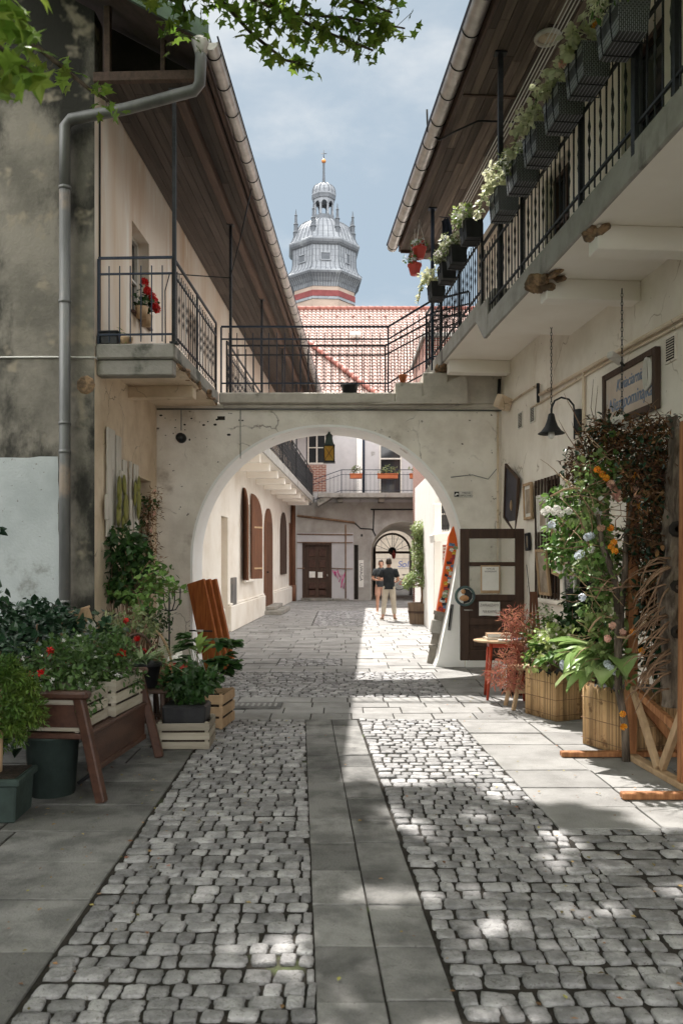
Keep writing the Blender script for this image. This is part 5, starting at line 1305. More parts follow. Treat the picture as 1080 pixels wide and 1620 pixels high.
f = MB(); f.prism([(-.02, -.11), (.06, -.09), (.105, -.02), (.105, .04), (.06, .09), (0, .108), (-.03, .07), (-.01, .02), (-.03, -.03)], (0, -.004, 0), O=(0, -.005, 0)); f.build('dark_shape', m_ink, t)
f = MB(); f.lathe([(.055, 0), (.05, .008)], 12, (-.01, -.009, -.03), Q=Matrix.Diagonal((1.25, 1, .8)) @ Q); f.lathe([(.035, 0), (.03, .007)], 10, (-.025, -.009, .065), Q=Q); f.build('tan_shape', MAT('tan sign paint', (.5, .27, .13), bump=0), t)
# small direction sign on the arch wall
t = thing('direction_sign', 'small white sign with black arrow square on the archway wall', 'sign', at(732, 782, 12.795))
f = MB(); f.box((0, -.006, 0), (.30, .012, .105), None, .003); f.build('plate', m_frame, t)
f = MB(); f.box((-.105, -.0135, 0), (.075, .004, .08)); f.build('black_square', m_ink, t)
f = MB(); f.prism([(-.135, -.01), (-.105, .022), (-.08, .012), (-.075, -.004), (-.105, -.012), (-.125, -.03)], (0, -.002, 0), O=(0, -.0157, 0)); f.build('pale_hand', m_paper, t)
text(t, 'lettering', 'MIEJSCE', .038, frame_mat((.05, -.013, .022), (1, 0, 0), (0, 0, 1)), m_ink, world=False); text(t, 'lettering', 'ODPOCZYNKU', .036, frame_mat((.045, -.013, -.024), (1, 0, 0), (0, 0, 1)), m_ink, 0, .85, world=False)
# spotlight on the left of the arch wall, pots on the walkway
t = thing('wall_spotlight', 'small round black spotlight hanging from a wire left of the arch', 'lamp', at(287, 693, 12.77)); f = MB(); f.lathe([(.075, .08), (.08, .0), (.08, -.03), (.05, -.035)], 14, Q=Matrix.Rotation(PI / 2, 3, 'X')); f.build('housing', m_blk, t)
f = MB(); f.lathe([(.055, .0), (.045, .015)], 12, (0, -.08, 0), Q=Matrix.Rotation(PI / 2, 3, 'X')); f.build('lens', m_glassd, t)
t = thing('orange_pot', 'small orange clay pot on the step of the walkway', 'pot', (.98, 12.76, 4.56)); f = MB(); f.lathe([(.04, 0), (.065, .1), (.07, .1), (.07, .125), (.06, .125), (.05, .09), (.001, .09)], 14); f.build('pot', m_term, t)
t = thing('black_trough', 'low black trough standing on the walkway coping', 'trough', (.13, 12.78, 4.405)); f = MB(); f.lathe([(.08, 0), (.095, .11), (.105, .11), (.105, .125), (.09, .125), (.07, .06), (.001, .06)], 14, Q=Matrix.Diagonal((1.45, .9, 1))); f.build('tub', m_blk, t)
# yellow lantern under the arch
p = at(520.5, 718, 13.3); t = thing('arch_lantern', 'black framed lantern with yellow panes hanging under the arch crown', 'lantern', p)
f = MB(); s_ = .085; hh = .13
for sx in (-1, 1):
    for sy in (-1, 1): f.bar((sx * s_, sy * s_, -hh), (sx * s_, sy * s_, hh), .016, .016)
for z in (-hh, hh):
    for sx in (-1, 1): f.bar((sx * s_, -s_, z), (sx * s_, s_, z), .02, .016); f.bar((-s_, sx * s_, z), (s_, sx * s_, z), .02, .016)
for sy in (-1, 1): f.bar((-s_, sy * s_, -hh), (s_, sy * s_, hh), .006, .006); f.bar((-s_, sy * s_, hh), (s_, sy * s_, -hh), .006, .006)
f.box((0, 0, -hh - .01), (.2, .2, .02)); f.build('frame', m_iron, t)
f = MB(); f.bb(-s_ + .006, s_ - .006, -s_ + .006, s_ - .006, -hh, hh); f.build('pane', MAT('yellow lantern glass', (.78, .50, .07), (.70, .40, .05), 4, 4, trans=.35, bump=0, rough=.4), t)
f = MB(); f.lathe([(.10, .0), (.07, .05), (.055, .12), (.06, .17), (.02, .21), (.012, .25)], 10, (0, 0, hh + .005)); f.tube([(0, 0, hh + .2), (0, 0, 3.83 - p.z)], .012, 6); f.build('hood', MAT('verdigris hood', (.07, .10, .09), (.05, .06, .055)), t)

# ================================================================== by the right pier of the arch
t = thing('old_drainpipe', 'leaning grey clay drainpipe of rough sections at the right foot of the arch', 'pipe', (1.50, 13.28, 0))
A = V((.02, 0, 0)); B = V((.17, 0, .86))
for k, (a, b, r0, r1) in enumerate(((0, .34, .105, .10), (.36, .60, .10, .095), (.62, 1.0, .115, .115))):
    f = MB(); p0, p1 = A.lerp(B, a), A.lerp(B, b)
    f.tube([p0, p0.lerp(p1, .12), p0.lerp(p1, .8), p0.lerp(p1, .82), p1], [r0, r0, r1, r1 * 1.2, r1 * 1.2], 10, smooth=False); f.build('pipe_section', MAT('grey clay', (.26, .235, .20), (.18, .16, .135), 4, 7, .35, .7, .9, .5, 20), t)
f = MB(); f.box(A.lerp(B, .72) + V((-.06, -.08, 0)), (.17, .1, .22), (0, .17, .2), .015); f.build('collar_block', m_fascia, t)
t = thing('orange_stickered_tube', 'pointed orange tube plastered with stickers on top of the old clay drainpipe', 'tube', (1.67, 13.28, .86))
Dv = V((.27, .0, 1.55)); D1 = Dv.normalized(); Qs = Matrix((V((0, 1, 0)).cross(D1), V((0, 1, 0)), D1)).transposed()
f = MB(); f.lathe([(.125, 0), (.14, 1.02), (.14, 1.22)], 4, ph=PI / 4, Q=Qs, smooth=False); f.build('tube', MAT('orange red paint', (.72, .13, .02), (.62, .10, .015), 3, 5, .35, .7, .55, .05, 30), t)
f = MB(); f.lathe([(.145, 1.19), (.147, 1.25), (.004, 1.64)], 4, ph=PI / 4, Q=Qs, smooth=False); f.build('pointed_tip', MAT('orange tip paint', (.66, .12, .02), bump=0), t)
stc = [((.75, .72, .66), 'pale'), ((.04, .04, .05), 'black'), ((.75, .5, .06), 'yellow'), ((.45, .05, .06), 'red'), ((.18, .28, .45), 'blue'), ((.35, .42, .25), 'green')]
sms = [MAT(n_ + ' sticker', c, tuple(v * .5 for v in c), 40, 4, .45, .55, .5, 0) for c, n_ in stc]
for k in range(26):
    z = .05 + k * .043; f = MB(); s = R.uniform(.025, .05); h = R.uniform(.02, .036)
    c = V((R.uniform(-.045, .035), -.0905 - .0098 * z - .001 * (k % 3), z)); f.box(Qs @ c, (2 * s, .002, 2 * h), Qs @ Matrix.Rotation(R.uniform(-.4, .4), 3, 'Y'))
    f.build('sticker', sms[R.randrange(6)], t)
f = MB(); f.bar(Qs @ V((.115, -.03, .0)), Qs @ V((.125, -.03, 1.2)), .03, .04); f.bar(Qs @ V((-.105, -.02, .0)), Qs @ V((-.112, -.02, 1.1)), .012, .03); f.build('white_edge', m_white, t)

# ================================================================== inner yard: planter tree, people
t = thing('planter_tub', 'large worn wooden tub standing in the inner yard', 'planter', (2.19, 21.7, 0))
f = MB(); f.lathe([(.36, 0), (.41, .55), (.40, .57), (.35, .57), (.34, .5), (.001, .5)], 8, ph=PI / 8, smooth=False); f.build('tub', MAT('worn tub wood', (.20, .14, .095), (.12, .085, .06), 3, 8, .35, .7, .85, .3, 20, st=(4, 4, .5)), t)
f = MB(); f.lathe([(.405, .3), (.405, .36)], 8, ph=PI / 8, smooth=False); f.build('hoop', m_dwood, t); f = MB(); f.lathe([(.34, .5), (.33, .52), (.001, .53)], 8, ph=PI / 8); f.build('soil', m_soil, t)
t = thing('potted_tree', 'bushy pale green potted tree with knobbly column crown in the inner yard', 'tree', (2.19, 21.7, .52))
f = MB(); f.tube([(.0, 0, 0), (.02, .01, .25), (.0, 0, .5), (.03, 0, 1.5)], [.05, .045, .04, .02], 8)
lf = MB()
for k in range(120):
    h = R.random(); r = .42 * (1 - .55 * h) * (.7 + .3 * math.sin(h * 14)); a = R.uniform(0, 2 * PI)
    c = V((r * math.cos(a), r * math.sin(a), .42 + 1.75 * h)); f.tube([(.02, 0, c.z - .08), c], .01, 4); clump(lf, c, .13, 44, .07, .045, 'small', .5)
f.build('trunk', m_twig, t); lf.build('crown', LEAF('potted tree leaf', (.20, .27, .10), (.34, .40, .18), .4), t)

m_skin = MAT('skin', (.52, .29, .20), (.46, .24, .16), 6, 4, rough=.5, bump=0)
m_hair = MAT('dark hair', (.028, .018, .013), (.045, .03, .02), 40, 4, rough=.6, bump=.3)
def person(label, loc, rz, J, shirt, legs, hair_mat, short, group=None):
    """J: joint positions (x right, y forward, z up)"""
    t = thing('person', label, 'person', loc, rz)
    hd = V(J['head'])
    B = {'pel': (J['pel'], .13, .10), 'wst': (J['wst'], .125, .095), 'chs': (J['chs'], .16, .11), 'nkb': (J['nkb'], .075, .07), 'nck': (hd - V((0, .01, .15)), .055, .055),
         'chn': (hd - V((0, -.02, .075)), .062, .07), 'hd': (hd, .078, .098), 'crn': (hd + V((0, -.01, .085)), .068, .08)}
    E = [('pel', 'wst'), ('wst', 'chs'), ('chs', 'nkb'), ('nkb', 'nck'), ('nck', 'chn'), ('chn', 'hd'), ('hd', 'crn')]
    for s in 'lr':
        B['sh' + s] = (J['sh' + s], .062, .062); B['el' + s] = (J['el' + s], .043, .043); B['wr' + s] = (J['wr' + s], .03, .027)
        hv = (V(J['hn' + s]) - V(J['wr' + s])); B['pm' + s] = (V(J['wr' + s]) + hv * .45, .038, .024)
        B['hp' + s] = (J['hp' + s], .095, .095); B['kn' + s] = (J['kn' + s], .058, .058); B['cf' + s] = (V(J['kn' + s]).lerp(V(J['an' + s]), .3), .056, .056); B['an' + s] = (J['an' + s], .038, .04); B['to' + s] = (J['to' + s], .036, .028)
        E += [('chs', 'sh' + s), ('sh' + s, 'el' + s), ('el' + s, 'wr' + s), ('wr' + s, 'pm' + s), ('pel', 'hp' + s), ('hp' + s, 'kn' + s), ('kn' + s, 'cf' + s), ('cf' + s, 'an' + s), ('an' + s, 'to' + s)]
        d = hv.normalized(); sd = d.orthogonal().normalized(); B_ = V(J['wr' + s]) + hv * .45
        for k in range(4):
            o = (k - 1.5) * .017; L_ = (.07, .085, .08, .06)[k]; a_ = B_ + sd * o + d * .035; up_ = d.cross(sd)
            B['f%d%s' % (k, s)] = (a_, .009, .009); B['g%d%s' % (k, s)] = (a_ + d * L_ * .5, .009, .009); B['h%d%s' % (k, s)] = (a_ + d * L_ * .85 + up_ * .025, .008, .008)
            E += [('pm' + s, 'f%d%s' % (k, s)), ('f%d%s' % (k, s), 'g%d%s' % (k, s)), ('g%d%s' % (k, s), 'h%d%s' % (k, s))]
        B['t1' + s] = (B_ - sd * .035 + d * .0, .011, .011); B['t2' + s] = (B_ - sd * .05 + d * .045, .009, .009); E += [('pm' + s, 't1' + s), ('t1' + s, 't2' + s)]
    body = skin('body', B, E, m_skin, t, 2)
    # face: nose, ears, eyes, mouth
    f = MB(); f.lathe([(.018, 0), (.014, .02), (.004, .045)], 6, hd + V((0, .095, -.03)), Q=Matrix.Rotation(-.5, 3, 'X'))
    for s in (-1, 1): f.lathe([(.001, -.03), (.014, -.02), (.018, .01), (.001, .032)], 6, hd + V((s * .084, -.005, -.01)), Q=Matrix.Diagonal((.5, 1, 1)))
    f.build('nose_and_ears', m_skin, body)
    f = MB()
    for s in (-1, 1): f.lathe([(.001, -.008), (.012, 0), (.001, .008)], 6, hd + V((s * .033, .094, .012)))
    f.box(hd + V((0, .096, -.066)), (.045, .012, .008), None, .003); f.build('eyes_and_mouth', m_hair, body)
    f = MB(); vs = []; N1, N2 = 18, 12; hc = hd + V((0, -.012, .012))
    for j in range(N2 + 1):
        for i in range(N1):
            u = 2 * PI * i / N1; v = PI * j / N2; vs.append(hc + V((.086 * math.sin(v) * math.cos(u), .112 * math.sin(v) * math.sin(u), .132 * math.cos(v))))
    fs = []
    for j in range(N2):
        for i in range(N1):
            q = (j * N1 + i, j * N1 + (i + 1) % N1, (j + 1) * N1 + (i + 1) % N1, (j + 1) * N1 + i); m = sum((vs[k] for k in q), V()) / 4 - hc
            if m.z > .075 or (m.y < .03 and m.z > -.06 + .5 * max(0, m.y + .05)): fs.append(q)
    f.add(vs, fs, True); hr = f.build('hair', hair_mat, t)
    if 'beard' in J: skin('beard', {'a': (hd + V((0, .055, -.085)), .045, .04), 'b': (hd + V((.0, .03, -.1)), .055, .04)}, [('a', 'b')], hair_mat, t, 1)
    f = MB(); vs = []; NS = 22; pz = J['pel'][2]; dz_ = J['chs'][2] - J['pel'][2] - .38
    rings = [(pz - .05, .172, .132), (pz + .05, .165, .13), (pz + .15, .152, .12), (pz + .27, .165, .128), (pz + .38, .188, .135), (pz + .46, .192, .122), (pz + .52, .15, .10), (pz + .565, .085, .08), (pz + .575, .075, .072)]
    for k, (z, a, b) in enumerate(rings):
        cx_ = J['pel'][0] + (J['nkb'][0] - J['pel'][0]) * k / 8
        for i in range(NS):
            u = 2 * PI * i / NS; w_ = .006 * math.sin(5 * u + z * 30) * (1 if k < 5 else 0); vs.append((cx_ + (a + w_) * math.copysign(abs(math.cos(u)) ** .85, math.cos(u)), (b + w_) * math.sin(u), z))
    f.add(vs, [(k * NS + i, k * NS + (i + 1) % NS, (k + 1) * NS + (i + 1) % NS, (k + 1) * NS + i) for k in range(len(rings) - 1) for i in range(NS)], True)
    for s in 'lr':
        a, b = V(J['sh' + s]), V(J['el' + s]); ins = V((-math.copysign(.05, a.x), 0, .0)); f.tube([a + ins, a + V((0, 0, .0)), a.lerp(b, .35), a.lerp(b, .68)], [.07, .08, .074, .07], 12)
    f.build('shirt', shirt, t)
    T_ = {'top': (V(J['pel']) + V((0, 0, .12)), .145, .112), 'pel': (V(J['pel']) + V((0, 0, .03)), .155, .12)}; TE = [('top', 'pel')]
    for s in 'lr':
        T_['hp' + s] = (J['hp' + s], .108, .112); k = V(J['kn' + s]); a = V(J['an' + s])
        T_['kn' + s] = (k if not short else k + V((0, 0, .06)), .078 if not short else .1, .08 if not short else .1); TE += [('pel', 'hp' + s), ('hp' + s, 'kn' + s)]
        if not short: T_['cf' + s] = (k.lerp(a, .35), .074, .076); T_['an' + s] = (a + V((0, 0, .06)), .056, .06); TE += [('kn' + s, 'cf' + s), ('cf' + s, 'an' + s)]
    skin('shorts' if short else 'trousers', T_, TE, legs, t, 2)
    f = MB(); b = V(J['pel']) + V((0, 0, .10))
    for s in 'lr':
        a = V(J['an' + s]); o = V(J['to' + s]); d = (o - a); d.z = 0; d.normalize()
        sh = skin('shoe', {'h': (a + V((0, 0, -.035)) - d * .03, .046, .05), 'm': (a + d * .08 + V((0, 0, -.045)), .046, .042), 't': (a + d * .17 + V((0, 0, -.055)), .042, .03)}, [('h', 'm'), ('m', 't')], J['shoe'], t, 1)
        f = MB(); f.bar(a - d * .075 + V((0, 0, -.088)), a + d * .20 + V((0, 0, -.088)), .085, .024, .008); f.build('sole', m_paper, sh)
    return t
m_blkT = MAT('black jersey', (.014, .017, .02), (.024, .028, .03), 10, 5, rough=.9, bump=.3, bsc=12)
m_dkT = MAT('dark grey jersey', (.05, .055, .06), (.035, .04, .045), 10, 5, rough=.9, bump=.2, bsc=12)
m_beige = MAT('beige cotton', (.56, .50, .41), (.48, .42, .34), 6, 5, rough=.9, bump=.3, bsc=14)
m_salm = MAT('salmon cotton', (.52, .30, .22), (.46, .26, .19), 6, 5, rough=.9, bump=.3, bsc=14)
JA = dict(pel=(0, 0, .95), wst=(-.01, 0, 1.10), chs=(-.01, .0, 1.33), nkb=(-.01, .0, 1.49), head=(-.005, .03, 1.665),
          shl=(-.18, 0, 1.43), ell=(-.29, .03, 1.17), wrl=(-.13, .24, 1.16), hnl=(.0, .30, 1.17), shr=(.18, 0, 1.43), elr=(.27, -.03, 1.16), wrr=(.20, .20, 1.10), hnr=(.12, .30, 1.13),
          hpl=(-.09, 0, .90), knl=(-.135, .02, .50), anl=(-.175, -.01, .10), tol=(-.225, .11, .05), hpr=(.09, 0, .90), knr=(.13, .03, .50), anr=(.16, .0, .10), tor=(.20, .13, .05), shoe=MAT('brown trainer', (.22, .14, .10), (.34, .26, .2), 20, 4, bump=0))
person('man seen from behind in black t-shirt and beige trousers, arms folded', (1.36, 22.85, 0), -.05, JA, m_blkT, m_beige, m_hair, False)
JB = dict(pel=(0, 0, .93), wst=(.0, 0, 1.08), chs=(.0, .0, 1.30), nkb=(.0, .0, 1.45), head=(.0, .03, 1.62), beard=1,
          shl=(-.18, 0, 1.40), ell=(-.25, .05, 1.14), wrl=(-.06, .24, 1.16), hnl=(.08, .26, 1.17), shr=(.18, 0, 1.40), elr=(.27, .03, 1.14), wrr=(.10, .25, 1.10), hnr=(-.04, .28, 1.12),
          hpl=(-.09, 0, .88), knl=(-.11, .03, .48), anl=(-.12, -.01, .10), tol=(-.14, .12, .05), hpr=(.09, 0, .88), knr=(.11, .03, .48), anr=(.12, 0, .10), tor=(.15, .13, .05), shoe=m_paper)
person('bearded man in dark tee and salmon shorts facing the yard, arms crossed', (1.27, 25.6, 0), PI - .15, JB, m_dkT, m_salm, m_hair, True)
# ================================================================== left side: bench, crates, pots, shrubs
GP = lambda px, py, Y: at(px, py, Y)
# climbing green shrub in the corner by the white boards
def climber(c, rad, nc, n, cr, L, W, kind, mat, label, name='shrub', cat='shrub', base=None, st_r=.01, flowers=(), up=.4, inner=0):
    c = V(c); b = V(base) if base is not None else V((c.x, c.y, 0))
    lf = MB(); st = MB(); cs = bush(lf, c - b, rad, nc, n, cr, L, W, kind, up, inner)
    stems(st, (0, 0, 0), cs, st_r)
    return plant(name, label, cat, b, lf, mat, flowers, st), cs
t, cs = climber(GP(196, 905, 10.5), (.38, .3, .55), 34, 30, .16, .085, .075, 'ivy', l_deep, 'dark green climbing shrub in the corner left of the archway', base=gr(200, 1105) + V((-.1, .6, 0)), inner=200)
lf = MB(); st = MB(); b0 = GP(212, 935, 10.3)
for (px, py) in ((240, 925), (255, 915), (268, 905), (280, 938), (262, 940), (245, 905), (235, 890), (272, 925), (222, 960), (248, 955), (205, 945), (190, 930), (172, 925)):
    e = GP(px, py, 10.2 + R.uniform(-.2, .2)) - b0; st.tube([(0, 0, 0), e * .5 + V((0, 0, .06)), e], .006, 4); clump(lf, e, .1, 12, .075, .065, 'ivy')
    clump(lf, e * .6, .12, 14, .075, .065, 'ivy')
st.tube([V((0, 0, 0)), V((-.05, .1, -.5)), V((-.1, .2, -b0.z))], .015, 6)
plant('vine', 'bright green vine with loose shoots reaching in front of the archway pier', 'vine', b0, lf, l_mid, (), st)
t, cs = climber(GP(235, 985, 10.6), (.3, .25, .2), 16, 30, .12, .05, .04, 'small', l_deep, 'low rounded dark shrub at the foot of the climbing corner shrub', base=gr(235, 1085), inner=160)
# dry wreath bush beside the doorway
b0 = GP(233, 870, 12.1); b0.z = 1.2; lf = MB(); fl = MB(); st = MB()
for k in range(36):
    z = R.uniform(.25, 1.55); c = V((.02 + R.uniform(-.1, .16) + .05 * math.sin(z * 5), R.uniform(-.18, .1), z))
    clump(lf, c, .09, 20, .08, .014, 'small', .3)
    if k % 5 == 0: sprinkle(fl, [c + V((0, -.1, 0))], 3, .06, .03)
st.tube([(0, 0, -1.2), (.03, .02, 0), (.0, 0, .8), (.04, 0, 1.5)], [.03, .025, .02, .01], 6)
g2 = MB(); 
for k in range(9): clump(g2, (R.uniform(-.05, .15), R.uniform(-.2, 0), R.uniform(.2, 1.6)), .1, 14, .06, .045, 'ivy')
plant('dried_garland', 'dry brown garland with a few leaves hanging beside the left doorway', 'garland', b0, lf, m_grass, [(fl, f_pink)], st, None, None, 'dry_stalk', [(g2, l_deep, 'green_leaf')])
# white boards with green cactus shapes on the left wall
m_wb = MAT('flaking white boards', (.68, .65, .60), (.5, .46, .4), 2.5, 8, .4, .7, .85, .4, 22, st=(3, 3, .5), c3=(.2, .16, .13), sc3=4, lo3=.63, hi3=.68, st3=(4, 4, .4))
m_cact = MAT('olive green paint', (.25, .24, .06), (.16, .16, .04), 5, 6, .35, .7, .7, .3, 20)
for k, (pxs, labs, cpts) in enumerate((
    ([(165, 178, 678, 850), (179, 187, 690, 835), (160, 166, 782, 822), (182, 190, 745, 828)], 'tall flaking white boards with olive cactus shapes, nearer the house corner', [(179, 775, 20), (186, 768, 16), (187, 805, 22), (178, 812, 20), (184, 830, 14), (177, 793, 12)]),
    ([(191, 198, 728, 842), (200, 204, 730, 850), (206, 213, 735, 862), (198, 202, 790, 850)], 'shorter flaking white boards with olive cactus, nearer the left doorway', [(205, 775, 13), (209, 768, 14), (208, 795, 18), (204, 790, 10), (208, 810, 12)]))):
    p0 = LP((pxs[0][0] + pxs[0][1]) / 2, pxs[0][3]); t = thing('painted_boards', labs, 'wall art', LM @ V((.0, p0.y, p0.z)), -TL)
    f = MB()
    for i, (a, b, c, d) in enumerate(pxs):
        A_, B_ = LP(a, (c + d) / 2), LP(b, (c + d) / 2); za, zb = LP((a + b) / 2, d).z, LP((a + b) / 2, c).z
        f.box((.03 + .012 * i, (A_.y + B_.y) / 2 - p0.y, (za + zb) / 2 - p0.z), (.022, abs(B_.y - A_.y) * .96, zb - za), (R.uniform(-.02, .02), 0, 0), .006)
    f.build('boards', m_wb, t)
    f = MB()
    for i, (px, py, h) in enumerate(cpts):
        q = LP(px, py); Y = 10.6 if k == 0 else 11.4
        f.lathe([(.001, -.02), (.6, -.012), (1, 0), (.6, .012), (.001, .02)], 12, (.09 + .012 * (i % 3), q.y - p0.y, q.z - p0.z), Q=Matrix.Rotation(R.uniform(-.3, .3), 3, 'X') @ Matrix.Diagonal((1, h * .55 * Y / F * 1.2, h * Y / F * 1.15)) @ Matrix.Rotation(PI / 2, 3, 'Y'))
    f.build('cactus_pad', m_cact, t)
# red geranium in the upper window, box and pot on the balcony
q = LP(226, 492, .08); wp = LM @ q
for dy, dz, lab in ((-.15, 0, 'brown pot in the upper left window, nearer the house corner'), (.12, -.04, 'brown pot in the upper left window, farther from the house corner')):
    t = thing('geranium_pot', lab, 'flower pot', wp + V((.02, dy, dz - .15)), -TL)
    f = MB(); f.lathe([(.07, 0), (.10, .16), (.09, .16), (.001, .14)], 12); f.build('pot', m_raw, t); f = MB(); f.lathe([(.085, .143), (.001, .15)], 10); f.build('soil', m_soil, t)
lf = MB(); fl = MB(); cs = bush(lf, (.04, 0, .28), (.1, .3, .12), 9, 16, .07, .06, .055, 'ivy'); blobs(fl, [(.08, -.22, .5), (.1, -.1, .42), (.14, .0, .36), (.14, .14, .34), (.16, .2, .24), (.12, -.2, .38), (.16, .08, .25)], .045, 22, .04)
plant('geranium', 'red geraniums blooming on the sill of the upper left window', 'flower', wp - V((0, 0, .15)), lf, l_deep, [(fl, f_red)])
t = thing('black_box', 'black box at the wall end of the left balcony', 'box', LM @ V((.16, y0 + .14, 4.425)), -TL); f = MB(); f.bb(-.11, .11, -.08, .08, 0, .15, .01); f.build('box', m_blk, t); f = MB(); f.bb(-.12, .12, -.09, .09, .151, .17, .004); f.build('lid', m_blk, t)
t = thing('clay_pot', 'small clay pot with a sprout on the left balcony', 'flower pot', LM @ V((.36, y0 + .12, 4.425)), -TL); f = MB(); f.lathe([(.06, 0), (.085, .07), (.085, .09), (.07, .09), (.001, .08)], 12); f.build('pot', m_raw, t); f = MB(); clump(f, (0, 0, .12), .06, 9, .08, .02, 'small'); f.build('sprout', l_mid, t)
# terracotta boxes on the rear balcony
for px, L_, lab in ((563, .5, 'small terracotta flower box on the rear balcony, leftmost'), (613, .85, 'long terracotta flower box on the rear balcony before the dark door'), (657, .5, 'terracotta flower box on the rear balcony under the right window')):
    Y = YF - 1.05; p = V((fx(px, Y), Y, 5.15)); t = thing('balcony_box', lab, 'flower box', p, 0, 'terracotta boxes on the rear balcony')
    f = MB(); f.box((0, 0, .1), (L_, .2, .18), None, .02); f.build('box', m_term, t); f = MB(); f.bb(-L_ / 2 - .02, L_ / 2 + .02, -.12, .12, .19, .22, .006); f.build('rim', m_term, t)
    lf = MB(); bush(lf, (0, 0, .36), (L_ * .5, .12, .12), 8, 16, .1, .09, .06, 'small')
    plant('box_plant', lab.replace('terracotta flower box', 'green plant in terracotta box'), 'plant', p, lf, l_bux, (), None, None, 'plants on the rear balcony')
# candelabra stand
p = gr(268, 1060); p.y = 11.2; p.x = (268 - CX) * 11.2 / F
t = thing('candle_stand', 'tall black wrought iron candle stand with curved arms left of the arch', 'candle stand', (p.x, p.y, 0))
f = MB(); f.tube([(0, 0, .02), (0, 0, 1.2)], .012, 8); f.build('pole', m_iron, t); f = MB()
for s, h in ((-.15, 0), (-.075, .0), (.075, 0), (.15, 0)): f.tube([(0, 0, 1.0), (s * .6, 0, 1.02), (s, 0, 1.12), (s * 1.05, 0, 1.32)], .008, 6)
f.tube([(0, 0, 1.15), (0, 0, 1.36)], .008, 6); f.tube([(-.16, 0, 1.26), (.16, 0, 1.26)], .006, 5); f.build('arm', m_iron, t)
f = MB()
for k in range(3): a = 2 * PI * k / 3 + .5; f.tube([(0, 0, .2), (.1 * math.cos(a), .1 * math.sin(a), .1), (.2 * math.cos(a), .2 * math.sin(a), .01)], .01, 6)
f.build('foot', m_iron, t)
# leaning orange boards
for k, lab in enumerate(('nearest of three orange planks leaning on the left foot of the arch', 'middle of three orange planks leaning on the left foot of the arch', 'rearmost of three orange planks leaning on the left foot of the arch')):
    b = V((-1.97 + .085 * k, 12.42 + .06 * k, 0)); tp = V((-2.30 + .085 * k, 12.62 + .06 * k, 1.38)); L_ = (tp - b).length
    D = (tp - b).normalized(); N = V((-.42, -.9, 0)).normalized(); N = (N - D * N.dot(D)).normalized(); X = D.cross(N)
    rot = Matrix((X, N, D)).transposed()
    t = thing('plank', lab, 'plank', b, 0, 'orange planks leaning at the arch')
    f = MB(); f.box((tp - b) / 2, (.33, .05, L_), rot, .004); f.build('board', m_orange, t)
    f = MB(); f.box((tp - b) * .12 - N * .034, (.25, .018, .05), rot); f.box((tp - b) * .88 - N * .034, (.25, .018, .05), rot); f.build('batten', m_orange, t)
t = thing('grip_bar', 'thin metal bar with white grip sticking out beside the orange planks', 'bar', (-2.25, 12.42, .62)); f = MB(); f.tube([(-.12, 0, 0), (.24, 0, -.01)], .012, 8); f.build('bar', m_iron, t); f = MB(); f.tube([(-.02, 0, -.003), (.1, 0, -.006)], .018, 8); f.build('grip', m_frame, t)

# ---- bench: chest-like bench along the wall, seat faces the path
t = thing('bench', 'chestnut brown wooden bench with slanted legs holding flower crates on the left', 'bench', (-2.05, 6.3, 0), -.08)
f = MB(); f.bb(-.36, .28, -.66, .66, .44, .48, .008); f.build('seat', m_bench, t)
f = MB(); f.bb(.285, .31, -.60, .60, .2, .475, .006); f.bb(.30, .325, -.60, .60, .17, .215, .008); f.bb(.30, .33, -.60, .60, .455, .49, .008); f.build('apron', m_bench, t)
f = MB(); f.bb(-.42, -.38, -.62, .62, .5, .95, .008); f.build('backrest', m_bench, t)
for s in (-1, 1):
    f = MB(); f.bar((.42, s * .66, .0), (.24, s * .63, .74), .065, .075, .01); f.build('front_leg', m_bench, t)
    f = MB(); f.bar((-.46, s * .66, .0), (-.38, s * .63, .9), .065, .075, .01); f.build('rear_leg', m_bench, t)
    f = MB(); f.bb(-.46, .32, s * .63 - .05, s * .63 + .05, .72, .78, .018); f.build('armrest', m_bench, t)
    f = MB(); f.bb(-.36, .26, s * .63 - .012, s * .63 + .012, .52, .68, .004); f.build('side_panel', m_bench, t)
def crate(loc, rz, sx, sy, h, lab, mat=m_crate, n=3, grp=None):
    t = thing('crate', lab, 'crate', loc, rz, grp); sh = h / n
    for s in (-1, 1):
        f = MB()
        for i in range(n): f.box((s * sx / 2, 0, sh * (i + .5)), (.014, sy, sh * .78), (R.uniform(-.01, .01),) * 2 + (0,), .003)
        f.build('side_slats', mat, t); f = MB()
        for i in range(n): f.box((0, s * sy / 2, sh * (i + .5)), (sx + .014, .014, sh * .78), (0, R.uniform(-.01, .01), 0), .003)
        f.build('end_slats', mat, t)
    for a in (-1, 1):
        for b in (-1, 1): f = MB(); f.box((a * (sx / 2 - .022), b * (sy / 2 - .022), h / 2), (.03, .03, h)); f.build('corner_post', mat, t)
    f = MB(); f.bb(-sx / 2 + .01, sx / 2 - .01, -sy / 2 + .01, sy / 2 - .01, h * .15, h * .8); f.build('soil', m_soil, t)
    return t
bm = t.matrix_basis.copy()
crate(bm @ V((.04, .26, .48)), -.08, .5, .62, .29, 'bleached slatted crate on the bench, farther one', m_crateb, 3, 'slatted crates on the bench')
crate(bm @ V((.0, -.36, .48)), -.08, .48, .52, .26, 'bleached slatted crate on the near end of the bench', m_crateb, 3, 'slatted crates on the bench')
